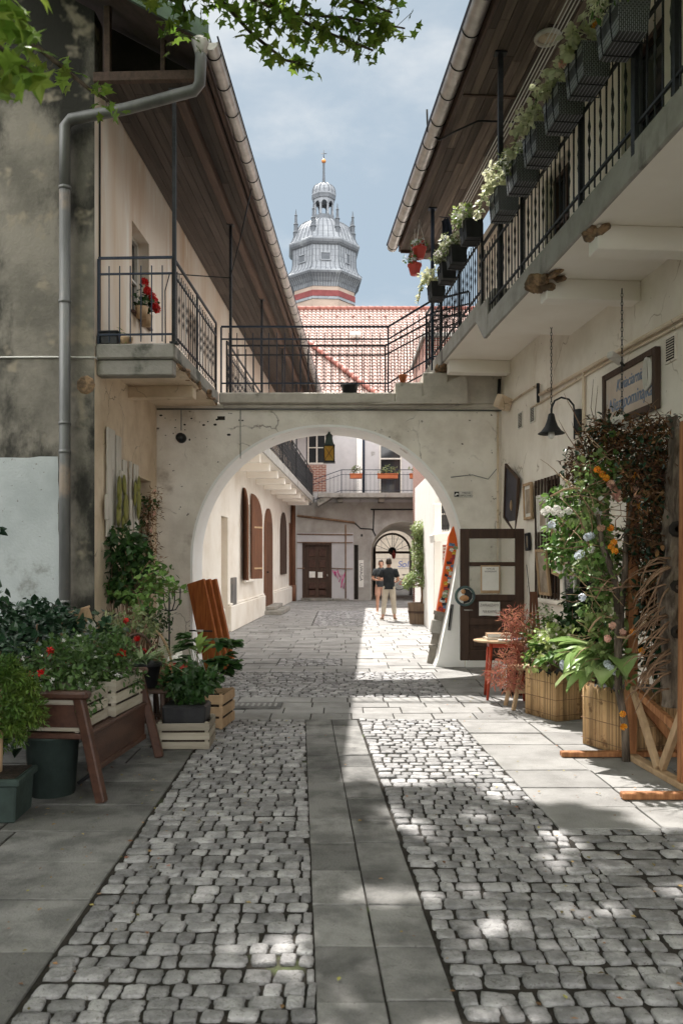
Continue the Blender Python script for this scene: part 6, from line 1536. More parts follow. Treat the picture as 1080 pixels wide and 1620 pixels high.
# flowers in the bench crates
for (loc, lab, nn) in ((bm @ V((.05, .26, .74)), 'white flowered green plants in the farther bench crate', 1), (bm @ V((-.02, -.36, .72)), 'bushy green plants with white and red flowers in the near bench crate', 2)):
    lf = MB(); fl = MB(); f2 = MB(); st = MB(); cs = bush(lf, (0, 0, .16), (.30, .36, .22), 40, 34, .1, .05, .032, 'small', .6, 260); stems(st, (0, 0, -.05), cs[:14], .004)
    sprinkle(fl, cs[::3], 4, .1, .02, upw=.9); sprinkle(f2, cs[:2 * nn], 5, .04, .032)
    for k in range(5): c = V((.27, R.uniform(-.25, .25), .0)); clump(lf, c + V((0, 0, -.08 * R.random())), .07, 14, .045, .03, 'small')
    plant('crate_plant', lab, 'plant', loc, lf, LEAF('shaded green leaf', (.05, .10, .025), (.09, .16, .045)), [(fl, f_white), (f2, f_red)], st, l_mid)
# ivy hedge
lf = MB(); st = MB(); b0 = V((-2.95, 7.4, 0))
for _ in range(150):
    a = V((R.uniform(-.55, .55), R.uniform(-1.35, 1.9), 0)); top = 1.18 - .12 * a.x * 2 - .1 * abs(a.y) * .6; c = V((a.x, a.y, R.uniform(.25, top)))
    if a.x < .1 and c.z < top - .35: c.z = top - R.uniform(0, .3)
    clump(lf, c, .16, 30, .078, .072, 'ivy', .9)
for k in range(22): c = V((R.uniform(-.5, .4), R.uniform(-1.2, 1.8), 0)); st.tube([c, c + rv() * .1 + V((0, 0, .5)), c + rv() * .15 + V((0, 0, 1.0))], .012, 5)
plant('ivy_hedge', 'mass of glossy dark ivy along the foot of the stained gable', 'ivy', b0, lf, l_ivy, (), st)
lf = MB(); b0 = V((-2.42, 5.6, 1.9)); 
for k in range(9): clump(lf, (R.uniform(-.16, -.02), R.uniform(-.2, .2), R.uniform(-.75, .1)), .07, 9, .06, .055, 'ivy')
st = MB(); st.tube([(-.1, 0, -1.9), (-.06, 0, -.8), (-.05, .02, .4)], .012, 5)
plant('ivy_strand', 'dark ivy strand climbing at the left edge of the picture', 'ivy', b0, lf, l_ivy, (), st)
# plants behind the bench: red roses and pale foliage
t, cs = climber(GP(205, 985, 8.6), (.34, .3, .14), 16, 26, .11, .055, .04, 'small', l_bux, 'pale green feathery plant with red flower heads behind the bench', 'plant', 'plant', base=V((-2.25, 8.6, 0)))
fl = MB(); blobs(fl, [GP(200, 982, 8.3) - V((-2.25, 8.6, 0)), GP(217, 1010, 8.2) - V((-2.25, 8.6, 0)), GP(167, 1025, 7.5) - V((-2.25, 8.6, 0)), GP(228, 1030, 8.2) - V((-2.25, 8.6, 0))], .018, 12, .026); fl.build('blossom', f_red, t)
# tilted wooden panel behind the plants
t = thing('plant_marker', 'small pale wooden panel with an oval sticking up tilted out of the plants', 'panel', GP(142, 1010, 8.3), .3)
f = MB(); f.box((0, 0, .05), (.16, .03, .52), (-.1, -.32, 0), .006); f.build('board', m_raw, t); f = MB(); f.lathe([(.001, .0), (.05, 0), (.045, .012)], 14, (.02, -.022, .12), Q=Matrix.Rotation(-.32, 3, 'Y') @ Matrix.Rotation(PI / 2, 3, 'X') @ Matrix.Diagonal((1, 1.6, 1))); f.build('oval', m_frame, t); f = MB(); f.box((-.1, 0, .3), (.22, .05, .02), (0, -.32, 0)); f.build('cap', m_raw, t)
# bentwood chair hoops
t = thing('bentwood_chair', 'dark bentwood chair half hidden among pots behind the plant stand', 'chair', (-2.05, 8.0, 0), .35)
f = MB(); f.tube([(.2 * math.cos(PI * i / 14), 0.02, .55 + .42 * math.sin(PI * i / 14)) for i in range(15)], .014, 6); f.build('back_hoop', m_dwood, t)
f = MB(); f.tube([(.12 * math.cos(PI * i / 12), 0.02, .52 + .32 * math.sin(PI * i / 12)) for i in range(13)], .01, 6); f.build('inner_hoop', m_dwood, t)
f = MB(); f.lathe([(.19, 0), (.2, .02), (.19, .035)], 18, (0, -.2, .43)); f.build('seat', m_dwood, t)
for x in (-.15, .15):
    f = MB(); f.tube([(x, -.34, .43), (x * 1.2, -.38, 0)], .016, 6); f.build('leg', m_dwood, t); f = MB(); f.tube([(x * 1.3, .02, .6), (x * 1.1, -.05, .42), (x * 1.25, .05, 0)], .016, 6); f.build('leg', m_dwood, t)
# arm hoop of a second chair
t = thing('bent_hoop', 'pale bent wooden hoop standing among the pots', 'hoop', GP(250, 1050, 8.9) * 1.0); t.location.z = 0
f = MB(); f.tube([(.3 * math.cos(PI * i / 14) - .1, 0, .0 + .95 * math.sin(PI * i / 14) ** .8) for i in range(8)], .016, 6); f.build('hoop', m_raw, t); f = MB(); f.box((.2, 0, .03), (.2, .12, .06), None, .01); f.build('foot', m_raw, t)
# plant stool with pot and spider plant
t = thing('stool', 'dark wooden stool carrying pots between bench and crates', 'stool', (-1.83, 7.5, 0), .1)
f = MB(); f.box((0, 0, .5), (.44, .4, .04), None, .01); f.build('top', m_dwood, t)
for a in (-1, 1):
    for b in (-1, 1): f = MB(); f.bar((a * .19, b * .17, 0), (a * .16, b * .14, .48), .04, .04, .006); f.build('leg', m_dwood, t)
for b in (-1, 1): f = MB(); f.bar((-.18, b * .155, .22), (.18, b * .155, .22), .025, .03); f.build('stretcher', m_dwood, t)
t = thing('black_pot', 'black flower pot standing on the dark stool', 'flower pot', (-1.84, 7.46, .522)); f = MB(); f.lathe([(.11, 0), (.15, .2), (.16, .2), (.16, .23), (.14, .23), (.13, .19), (.001, .19)], 16); f.build('pot', m_blk, t); f = MB(); f.lathe([(.13, .195), (.001, .2)], 12); f.build('soil', m_soil, t)
lf = MB()
for k in range(46):
    a = R.uniform(0, 2 * PI); lf.leaf((.03 * math.cos(a), .03 * math.sin(a), .2), (math.cos(a), math.sin(a), R.uniform(.8, 2.6)), V((0, 0, 1)), R.uniform(.3, .52), .025, 'blade')
plant('spider_plant', 'long striped arching leaves of a spider plant in the black pot', 'plant', (-1.86, 7.44, .53), lf, LEAF('spider leaf', (.09, .16, .06), (.24, .30, .16), .3))
t, cs = climber(GP(232, 1060, 7.75), (.2, .18, .16), 12, 26, .09, .05, .035, 'small', l_mid, 'small leaved green plant beside the spider plant', 'plant', 'plant', base=V((-1.72, 7.72, .522)), st_r=.004)
# front crate with pot plants, rear crate with hydrangea
crate((-1.43, 7.38, 0), .03, .46, .42, .25, 'weathered grey slatted crate on the paving in front', m_crate, 3)
lf = MB(); st = MB(); cs = bush(lf, (0, 0, .36), (.26, .2, .16), 26, 22, .09, .06, .05, 'ivy', .6, 120); stems(st, (0, 0, 0), cs, .005)
t = plant('potted_plant', 'leafy green plant filling the grey crate in front', 'plant', (-1.43, 7.38, .2), lf, l_deep, (), st, l_mid)
f = MB(); f.box((0, 0, .1), (.38, .3, .18), None, .02, 1.06); f.build('pot', m_blk, t)
crate((-1.42, 8.3, 0), -.12, .5, .46, .36, 'brown slatted crate behind the front grey crate', m_raw, 3)
lf = MB(); st = MB(); cs = []
for k in range(34):
    a = R.uniform(0, 2 * PI); r = R.uniform(.08, .28); h = R.uniform(.2, .62); c = V((r * math.cos(a), r * math.sin(a), h)); cs.append(c)
    for j in range(5): lf.leaf(c, (math.cos(a) + R.uniform(-.8, .8), math.sin(a) + R.uniform(-.8, .8), R.uniform(-.3, .3)), V((0, 0, 1)) + rv() * .4, R.uniform(.12, .19), R.uniform(.09, .12), 'oval')
stems(st, (0, 0, 0), cs, .005)
plant('hydrangea', 'broad leaved green plant in the brown crate', 'plant', (-1.40, 8.3, .3), lf, l_deep, (), st, l_mid)
lf = MB()
for k in range(8): lf.leaf((R.uniform(-.05, .08), 0, R.uniform(-.05, .05)), (R.uniform(-1, 1), R.uniform(-.5, .5), R.uniform(.0, .7)), (0, 0, 1), .2, .1, 'oval')
st = MB(); st.tube([(0, 0, 0), (0, .02, -.3), (0, .05, -.68)], .007, 5)
plant('lime_plant', 'lime yellow leaves on top of the broad leaved crate plant', 'plant', GP(312, 1030, 8.35), lf, l_lime, (), st)
t = thing('drawer', 'small open wooden drawer standing on end between the plants', 'drawer', GP(268, 1100, 7.9), .25); t.location.z = .45
f = MB(); rr = Matrix.Rotation(-.45, 3, 'Y'); f.box(rr @ V((0, 0, .17)), (.17, .015, .36), rr); f.build('bottom', m_raw, t); f = MB()
for x in (-.085, .085): f.box(rr @ V((x, -.04, .17)), (.014, .09, .36), rr, .003)
for z in (-.005, .345): f.box(rr @ V((0, -.04, z)), (.156, .09, .014), rr, .003)
f.build('side', m_raw, t)
t = thing('drawer_support', 'rough grey stump under the wooden drawer', 'stump', (-1.70, 7.95, 0)); f = MB(); f.lathe([(.13, 0), (.11, .1), (.105, .38), (.115, .44), (.001, .45)], 9, smooth=False); f.build('stump', m_bark, t); f = MB(); f.lathe([(.1, .452), (.06, .455)], 9); f.build('cut_face', m_raw, t)
t = thing('red_tin', 'red tin box with white lid among the pots by the arch', 'tin', GP(284, 1050, 9.9)); t.location.z = .28
f = MB(); f.box((0, 0, .09), (.34, .24, .17), None, .03); f.build('tin', m_redpl, t); f = MB(); f.lathe([(.15, 0), (.14, .05), (.05, .075), (.035, .12), (.001, .13)], 14, (0, 0, .18)); f.build('lid', m_frame, t)
t = thing('tin_stand', 'low dark wooden box carrying the red tin', 'box', (t.location.x, t.location.y, 0)); f = MB(); f.box((0, 0, .135), (.42, .32, .27), None, .01); f.build('box', m_dwood, t); f = MB(); f.box((0, 0, .274), (.46, .36, .008)); f.build('lid', m_dwood, t)
# evergreen in pot, watering bin
t = thing('square_pot', 'square green grey plant pot at the left edge, nearest on the paving', 'flower pot', (-2.29, 5.32, 0), .05)
f = MB(); f.box((0, 0, .13), (.33, .33, .26), None, .01, 1.08); f.box((0, 0, .265), (.40, .40, .05), None, .012); f.build('pot', m_pot, t); f = MB(); f.box((0, 0, .292), (.33, .33, .01)); f.build('soil', m_soil, t)
lf = MB(); st = MB(); st.tube([(0, 0, 0), (.01, 0, .25), (.0, .02, .6)], [.028, .024, .015], 7)
for k in range(150):
    h = R.random() ** .8; a = R.uniform(0, 2 * PI); r = .235 * math.sin(PI * (.12 + .83 * h)) * R.uniform(.5, 1.05) + .03
    c = V((r * math.cos(a), r * math.sin(a), .17 + .56 * h)); clump(lf, c, .055, 62, .04, .015, 'small', .9, .9)
t, = (plant('evergreen', 'round bushy potted evergreen shrub at the left edge', 'shrub', (-2.29, 5.32, .29), lf, l_conif, (), st, m_raw),)
t = thing('dark_bin', 'dark green metal bin with curved handle beside the evergreen pot', 'bin', (-2.12, 5.85, 0))
f = MB(); f.lathe([(.16, 0), (.19, .42), (.2, .42), (.2, .45), (.18, .45), (.17, .4), (.001, .38)], 18); f.build('bin', m_pot, t); f = MB(); f.tube([(.17, -.02, .42), (.28, -.04, .45), (.33, -.05, .34), (.31, -.05, .16), (.2, -.03, .08)], .016, 7); f.build('handle', m_blk, t)

# ================================================================== right side: table, planters, frame
t = thing('book_table', 'small table with round pale top and red legs by the shop door', 'table', (2.02, 9.9, 0), -.1)
f = MB(); f.lathe([(.36, .70), (.38, .705), (.38, .725), (.36, .73)], 26, Q=Matrix.Diagonal((1, .72, 1))); f.build('table_top', m_raw, t)
for x, y in ((-.17, -.14), (.17, -.14), (-.17, .16), (.17, .16)): f = MB(); f.tube([(x, y, .7), (x * 1.3, y * 1.3, 0)], [.026, .016], 8); f.build('leg', m_red, t)
f = MB(); f.bb(-.2, .2, -.16, .17, .64, .70, .004); f.build('apron', m_red, t)
tm = t.matrix_basis.copy()
bkm = [MAT('book cover ' + n_, c, tuple(v * .7 for v in c), 9, 4, .35, .7, .6, .05) for n_, c in (('tan', (.42, .27, .16)), ('cream', (.62, .55, .45)), ('blue', (.15, .2, .3)))]
for k, (x, y, z, a, b, h, rz, m, lab) in enumerate(((-.08, -.02, .732, .32, .2, .03, .1, 1, 'cream book lying at the bottom of the pile on the red legged table'), (-.07, .0, .763, .30, .19, .045, -.06, 0, 'thick tan book on top of the pile on the red legged table'), (.2, -.06, .732, .2, .15, .022, .5, 2, 'thin blue book at the right of the red legged table'), (.02, -.19, .732, .22, .14, .012, -.2, 1, 'open thin booklet at the front rim of the red legged table'))):
    t = thing('book', lab, 'book', tm @ V((x, y, z)), rz, 'books on the red legged table')
    f = MB(); f.box((0, 0, h / 2), (a * .97, b * .96, h * .8)); f.build('pages', m_paper, t); f = MB(); f.box((0, 0, h * .95), (a, b, .004)); f.box((0, 0, .002), (a, b, .004)); f.box((-a / 2, 0, h / 2), (.005, b, h)); f.build('cover', bkm[m], t)
# trestle stool holding the red bracken basket
t = thing('trestle_stool', 'raw wood trestle stool under the red bracken plant', 'stool', (2.13, 9.25, 0), .1)
f = MB(); f.box((0, 0, .47), (.3, .36, .03), None, .005); f.build('top', m_raw, t)
for a in (-1, 1):
    for b in (-1, 1): f = MB(); f.bar((a * .19, b * .15, 0), (a * .09, b * .13, .46), .035, .045, .005); f.build('leg', m_raw, t)
for b in (-1, 1): f = MB(); f.bar((-.14, b * .14 - .03, .22), (.14, b * .14 - .03, .22), .02, .05); f.build('rung', m_raw, t)
t = thing('dark_crate', 'dark box standing on the ground behind the red table legs', 'box', (2.3, 10.25, 0)); f = MB(); f.box((0, 0, .2), (.42, .36, .4), None, .01); f.build('box', m_dark, t); f = MB(); f.bb(-.215, -.2, -.17, .17, .05, .38); f.build('pale_side', m_frame, t)
lf = MB(); st = MB(); cs = []
for k in range(60):
    c = V((R.uniform(-.24, .16), R.uniform(-.2, .2), R.uniform(-.38, .5))); c.x -= .1 * (c.z < 0); cs.append(c); clump(lf, c, .08, 26, .075, .012, 'small', .2, .9)
stems(st, (0, 0, 0), cs, .004)
plant('red_bracken', 'dry reddish bracken hanging over the trestle stool', 'dried plant', (2.08, 9.2, .62), lf, m_redgr, (), st, m_redgr)
def euon(loc, lab, rad, nc, mat, mat2, L=.05, hgt=0):
    lf = MB(); st = MB(); cs = bush(lf, (0, 0, hgt), rad, nc, 24, .09, L, L * .72, 'oval', .5); stems(st, (0, 0, -.25), cs, .005)
    g2 = MB()
    for c in cs[::2]: clump(g2, c, .09, 12, L, L * .7, 'oval', .5)
    return plant('variegated_shrub', lab, 'shrub', loc, lf, mat, (), st, m_twig, None, 'foliage', [(g2, mat2, 'pale_leaf')])
euon((2.30, 9.15, .85), 'pale variegated shrub rising behind the red bracken', (.22, .2, .38), 20, l_mid, l_pale, .05)
euon((2.32, 8.75, .72), 'pale leaved shrub spilling over the first reed planter', (.30, .22, .22), 22, l_lime, l_pale, .06)
def reed_planter(loc, rz, s, h, lab):
    t = thing('reed_planter', lab, 'planter', loc, rz, None)
    f = MB(); f.box((0, 0, h / 2), (s - .05, s - .05, h - .02)); f.build('inner_tub', m_blk, t)
    for side in range(4):
        f = MB(); q = Matrix.Rotation(side * PI / 2, 3, 'Z'); n = int(s / .011)
        for i in range(n):
            x = -s / 2 + s * (i + .5) / n; hh = h + R.uniform(-.025, .02) + .02 * math.sin(i * .4 + side); f.tube([q @ V((x, -s / 2 + R.uniform(-.004, .004), .003)), q @ V((x + R.uniform(-.003, .003), -s / 2 + R.uniform(-.004, .004), hh))], R.uniform(.005, .0075), 5)
        f.build('reed_mat', m_reed, t)
    f = MB()
    for z in (h * .12, h * .45, h * .8): k = s / 2 + .011; f.tube([(-k, -k, z), (k, -k, z), (k, k, z), (-k, k, z), (-k, -k, z)], .0025, 4, False)
    f.build('binding_wire', m_twig, t); f = MB(); f.bb(-s / 2 + .03, s / 2 - .03, -s / 2 + .03, s / 2 - .03, h - .06, h - .04); f.build('soil', m_soil, t)
    return t
reed_planter((2.40, 8.78, 0), .42, .52, .50, 'square planter wrapped in dry reed by the trestle stool')
reed_planter((2.63, 7.28, 0), .42, .58, .56, 'square planter wrapped in dry reed behind the timber frame')
def hosta(loc, lab, n, L, side, mat=l_hosta):
    lf = MB(); st = MB()
    for k in range(n):
        a = R.uniform(*side); r = R.uniform(.0, .12); el_ = R.uniform(.15, 1.2); b = V((r * math.cos(a), r * math.sin(a), R.uniform(.05, .22)))
        d = V((math.cos(a), math.sin(a), el_)); l = L * R.uniform(.65, 1.1); s0 = b + d.normalized() * l * .35
        st.tube([(0, 0, 0), b, s0], .006, 5); lf.leaf(s0, d + V((0, 0, -.35)), V((0, 0, 1)) - d * .1, l, l * R.uniform(.5, .66), 'hosta')
    return plant('hosta', lab, 'plant', loc, lf, mat, (), st, l_lime)
hosta((2.42, 8.62, .5), 'broad leaved hosta clump in the first reed planter', 34, .28, (PI * .8, PI * 2.1), l_mid)
hosta((2.42, 7.14, .56), 'large pale hosta leaves drooping from the second reed planter towards the path', 34, .38, (PI * .75, PI * 1.5))
fl = MB(); lf = MB(); blobs(fl, [(0, 0, .1)], .06, 50, .035)
for k in range(6): lf.leaf((0, 0, 0), rv() + V((0, 0, .2)), (0, 0, 1), .1, .07, 'oval')
plant('hydrangea_bloom', 'single white blue hydrangea head over the rim of the first reed planter', 'flower', (2.35, 8.33, .52), lf, l_mid, [(fl, f_blue)])
# dense greenery behind
t, cs = climber((2.72, 8.9, 1.05), (.22, .4, .4), 30, 26, .13, .07, .05, 'oval', l_deep, 'dark leafy shrub against the wall between the reed planters', base=(2.65, 8.9, .45), inner=200)
t, cs = climber((2.85, 6.7, 1.25), (.2, .55, .75), 48, 30, .17, .08, .055, 'oval', l_ivy, 'deep green shrub filling the wall behind the timber frame', base=(2.85, 6.8, .5), inner=400)
# timber frame
t = thing('timber_frame', 'orange brown timber frame on cross feet supporting the flower arch', 'frame', (2.5, 6.4, 0))
o_ = V((2.5, 6.4, 0)); W = lambda *p: V(p) - o_
PA = V((2.485, 6.86, 0)); PB = V((2.56, 5.95, 0))
for P, h, lab in ((PA, 2.25, 1), (PB, 2.75, 2)):
    f = MB(); f.bar(P - o_ + V((0, 0, .05)), P - o_ + V((.02, 0, h)), .085, .085, .006, (0, 1, 0)); f.build('post', m_timber, t)
f = MB(); f.bar(PA - o_ + V((0, .0, .026)), PB - o_ + V((0, -.2, .026)), .09, .05, .006); f.build('ground_beam', m_raw, t)
for P in (PA + V((-.02, .07, 0)), PB + V((0, -.25, 0))): f = MB(); f.bar(P - o_ + V((-.56, 0, .025)), P - o_ + V((.5, 0, .025)), .075, .045, .006); f.build('cross_foot', m_timber, t)
for a, b, m in ((PA + V((0, -.05, .62)), PA + V((.02, -.55, .06)), m_raw), (PA + V((.03, -.02, .60)), PB + V((.0, .12, .42)), m_timber), (PB + V((.0, .05, .55)), PB + V((-.03, .35, .06)), m_raw), (PA + V((.06, .05, .55)), PA + V((.45, .05, .06)), m_timber)):
    f = MB(); f.bar(a - o_, b - o_, .045, .065, .004); f.build('brace', m, t)
# thin trunk, gnarled trunk, twigs
t = thing('climber_stem', 'slender forked brown trunk standing before the orange frame post', 'trunk', (2.42, 6.78, 0))
f = MB()
f.tube([(.0, 0, 0), (-.01, 0, .3), (-.06, .02, .62), (-.07, 0, .95), (-.05, .02, 1.25)], [.036, .033, .034, .036, .042], 8)
f.tube([(-.05, .02, 1.2), (-.1, .0, 1.55), (-.2, .02, 1.85), (-.24, 0, 2.1)], [.036, .03, .026, .016], 7); f.tube([(-.05, .02, 1.22), (-.02, -.02, 1.6), (.0, 0, 1.9), (.06, 0, 2.3)], [.034, .026, .022, .012], 7)
f.build('trunk', m_bark, t)
t = thing('gnarled_trunk', 'thick gnarled grey driftwood trunk with hanging roots at the right edge', 'trunk', (2.64, 6.3, .55))
f = MB(); pts = [(-.02, 0, .0), (-.01, .0, .3), (.0, 0, .6), (-.04, 0, .9), (.02, 0, 1.3), (.0, 0, 1.6), (.03, 0, 2.0), (-.02, 0, 2.3)]
PR = [.08, .10, .115, .105, .12, .10, .085, .05]; NP = 42
P2 = []; R2 = []
for i in range(NP):
    q = i / (NP - 1) * 6.999; j = int(q); P2.append(V(pts[j]).lerp(V(pts[j + 1]), q - j)); R2.append(PR[j] + (PR[j + 1] - PR[j]) * (q - j))
f.tube(P2, R2, 30, smooth=False)
for i, v in enumerate(f.v): p = V(v); n_ = noise.noise(V((p.x * 16, p.y * 16, p.z * 3))) * .045 + noise.noise(V((p.x * 38, p.y * 38, p.z * 9))) * .022 + abs(noise.noise(p * 7)) * .05 - .02; c = V((0, 0, p.z)); d = (p - c).normalized(); f.v[i] = tuple(p + d * n_)
f.build('trunk', m_bark, t)
for (y, z, r) in ((-.1, .95, .05), (-.09, 1.4, .055), (-.1, .6, .045)):
    f = MB(); f.lathe([(r * 1.2, 0), (r, .03), (r * .5, .03), (r * .3, 0)], 9, (-.03, y, z), Q=Matrix.Rotation(PI / 2, 3, 'X')); f.build('knot', m_dark, t)
f = MB()
for k in range(52):
    z = R.uniform(.1, 1.2); a = V((-.08, R.uniform(-.1, .05), z)); pts = [a]; d = V((-.9, R.uniform(-.5, .3), R.uniform(-.4, .4)))
    for j in range(5): d = d + rv() * .35 + V((.05, 0, -.28)); pts.append(pts[-1] + d.normalized() * R.uniform(.05, .1))
    f.tube(pts, [.009, .008, .007, .005, .004, .002], 5)
f.build('root', m_twig, t)
# big mixed climber: brown dry top, leaves, flowers, bare twigs
b0 = V((2.5, 6.9, 0))
t = thing('dry_thatch', 'dark brown tangle of dry stalks crowning the flower arch under the shop sign', 'dried plant', b0)
f = MB(); f2 = MB(); l3 = MB()
for k in range(190):
    u = R.random(); py = 672 + 105 * R.random() ** 1.2; px = 900 + 165 * u + R.uniform(-12, 12)
    if k > 95: u = R.uniform(.62, 1.0); py = R.uniform(740, 985); px = 1008 + 70 * R.random()
    if (px - 900) / 60 + (py - 665) / 110 < .75: continue
    Y = 7.6 - 1.1 * u + R.uniform(-.25, .25); c = at(px, py, Y) - b0; clump(f if k % 3 else f2, c, (.15, .2, .12), 34, .075, .014, 'small', .3, .3); clump(f2 if k % 2 else f, c, (.13, .16, .12), 10, .05, .03, 'oval', .4); clump(l3, c + rv() * .1, .13, 10, .05, .035, 'oval')
f.build('dry_stalk', MAT('very dark dry grass', (.085, .042, .02), (.045, .022, .012), 6, 4, .35, .7, .9, 0, isl=.5, hue=.015, trans=.1), t); f2.build('brown_stalk', m_grass, t); l3.build('dark_leaf', l_ivy, t)
f = MB()
for k in range(70):
    a = at(R.uniform(915, 1065), R.uniform(670, 960), R.uniform(6.3, 7.2)) - b0; d = rv() + V((-.4, 0, .5)); pts = [a]
    for j in range(4): d = d + rv() * .5; pts.append(pts[-1] + d.normalized() * .09)
    f.tube(pts, [.006, .005, .004, .003, .0015], 4)
for (px, py) in ((945, 610), (938, 600), (960, 640)): f.tube([at(945, 690, 7.3) - b0, at(px - 4, (py + 690) / 2, 7.3) - b0, at(px, py, 7.3) - b0], [.005, .004, .002], 4)
f.build('twig', m_twig, t)
t = thing('flowering_climber', 'climbing plant with lime leaves, white and orange flowers trailing down the frame', 'climber', b0)
lf = MB(); l2 = MB(); fw = MB(); fp = MB(); fo = MB(); fb = MB(); st = MB()
spine = [(985, 745), (950, 760), (930, 800), (940, 850), (960, 880), (945, 920), (960, 960), (950, 1000), (965, 1030), (975, 1060)]
for i in range(170):
    k = R.uniform(0, len(spine) - 1.01); a = V((*spine[int(k)], 0)).lerp(V((*spine[int(k) + 1], 0)), k % 1); Y = 6.95 + R.uniform(-.2, .3)
    c = at(a.x + R.gauss(0, 20), a.y + R.gauss(0, 16), Y) - b0; clump(lf if i % 3 else l2, c, .085, 12, .06, .045, 'oval', .5)
for i in range(80): c = at(R.uniform(868, 950), R.uniform(770, 895), R.uniform(7.4, 8.0)) - b0; clump(l2, c, .1, 18, .055, .04, 'oval', .5)
def fl_px(mb, pts, Y, n, r, L): blobs(mb, [at(x, y, Y + R.uniform(-.06, .06)) - b0 for x, y in pts], r, n, L)
fl_px(fw, [(880, 805), (886, 812), (876, 809), (860, 810), (866, 806), (945, 812), (940, 806), (972, 665), (980, 662), (987, 672), (985, 765), (912, 795), (935, 870), (952, 790), (899, 808)], 6.85, 16, .022, .024)
fl_px(fb, [(928, 850), (918, 876), (872, 830), (920, 945), (960, 1050), (972, 1062), (966, 1058), (934, 848), (914, 880)], 6.8, 14, .024, .024)
fl_px(fp, [(965, 765), (970, 772), (976, 778), (1005, 775), (1012, 762), (1008, 785), (1003, 795), (968, 990), (960, 1010), (950, 835), (985, 1000), (1016, 755), (1000, 770), (978, 788), (972, 784), (1009, 768), (1014, 778)], 6.72, 14, .022, .024)
fl_px(fo, [(944, 743), (952, 750), (958, 756), (1008, 750), (1004, 756), (1012, 800), (965, 835), (970, 858), (966, 865), (972, 872), (1000, 1000), (1014, 1030), (984, 1130), (986, 1150)], 6.68, 12, .017, .023)
for k in range(46):
    i = R.uniform(0, len(spine) - 1.01); a = V((*spine[int(i)], 0)); p = at(a.x + R.gauss(0, 12), a.y + R.gauss(0, 20), 6.9) - b0; d = V((-.5 if R.random() < .7 else .5, R.uniform(-.4, .3), R.uniform(-.3, .5))); pts = [p]
    for j in range(5): d = d + rv() * .4 + V((0, 0, .04)); pts.append(pts[-1] + d.normalized() * R.uniform(.05, .09))
    st.tube(pts, [.0065, .006, .005, .004, .003, .002], 4)
for a, b, m in (((870, 785), (990, 770), 6.9), ((1055, 975), (975, 1005), 6.6), ((930, 1000), (985, 955), 6.8)):
    q = [at(*a, m).lerp(at(*b, m), u / 6) - b0 + V((0, 0, .05 * math.sin(u))) for u in range(7)]; st.tube(q, .009, 5)
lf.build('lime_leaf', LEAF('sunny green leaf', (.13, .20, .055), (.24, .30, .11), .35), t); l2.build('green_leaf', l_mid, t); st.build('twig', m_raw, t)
for f, m, nm in ((fw, f_white, 'white_blossom'), (fb, f_blue, 'blue_blossom'), (fp, f_pink, 'pink_blossom'), (fo, f_or, 'orange_blossom')): f.build(nm, m, t)
# rods by the window
t = thing('wooden_easel', 'dark wooden easel legs leaning under the window', 'easel', (2.52, 10.45, 0)); f = MB()
for x in (-.1, 0, .1): f.bar((x, -.12, .0), (x * .3, .02, 1.3), .03, .03)
f.build('leg', m_shut, t); f = MB(); f.bar((-.16, -.1, .75), (.16, -.1, .75), .04, .03); f.build('ledge', m_shut, t)
t = thing('thin_rod', 'thin black rod leaning against the wall beside the barred window', 'rod', (2.55, 10.75, .55)); f = MB(); f.tube([(0, -.3, .0), (.05, .15, .45), (.06, .5, 1.1)], .005, 5); f.build('rod', m_blk, t); f = MB(); f.lathe([(.012, 0), (.012, .05)], 6, (.05, .2, .5)); f.build('ring', m_blk, t)

# fallen leaves and petals on the stones
lf = MB()
for k in range(420):
    Y = 2.6 + 9 * R.random() ** 1.3; X = R.choice((R.uniform(-2.2, 2.4), R.gauss(1.7, .5), R.gauss(-1.5, .4))); a = R.uniform(0, 6.3)
    if X > 2.5: continue
    L_ = R.uniform(.012, .035); lf.leaf((X, Y, .009), (math.cos(a), math.sin(a), R.uniform(-.1, .2)), (R.uniform(-.3, .3), R.uniform(-.3, .3), 1), L_, L_ * .7, 'small')
tag(lf.build('leaf_litter', MAT('fallen leaf bits', (.30, .22, .09), (.20, .13, .05), 8, 3, isl=.6, hue=.06, bump=0)), 'scattered fallen leaf bits and petals on the paving', 'leaf litter', None, 'stuff')

# ================================================================== maple overhead
t = thing('maple_tree', 'green maple whose leafy boughs hang into the top of the picture', 'tree', (-3.4, .2, 0))
b0 = V((-3.4, .2, 0)); tr_ = MB()
tr_.tube([(0, 0, -.05), (.05, .05, 1.5), (.15, .2, 3.5), (.4, .8, 5.6), (.9, 1.8, 7.6), (1.4, 2.8, 9.6)], [.30, .24, .21, .18, .15, .10], 14); tr_.build('trunk', m_bark, t)
lf = MB(); br = MB(); cen = []; sx_, sy_ = .178, .59
RT = random.Random(21)
while len(cen) < 430:
    Xs, Ys = RT.uniform(-3.2, 3.6), RT.uniform(.5, 6.9)
    lim = 5.9 + .1 * math.sin(Xs * 5) - max(0, Xs - .8) * 1.0
    if Ys > lim: continue
    if noise.noise((Xs * 1.1 + 3, Ys * 1.3, 4)) < -.17: continue
    Z = (1.7 + .76 * Ys) / (1 - .76 * sy_) + RT.uniform(.5, 3.4); X = Xs - sx_ * Z; Y = Ys + sy_ * Z
    cen.append(V((X, Y, max(Z, 6.5))))
while len(cen) < 780:                                             # unseen crown added over and behind the viewer to block sky light
    X, Y = RT.uniform(-7.5, 4.5), RT.uniform(-8, 3.5); Z = max(6.2, 1.7 + .8 * Y) + RT.uniform(0, 3.5)
    if Y > 1 and abs(X) > 4: continue
    cen.append(V((X, Y, Z)))
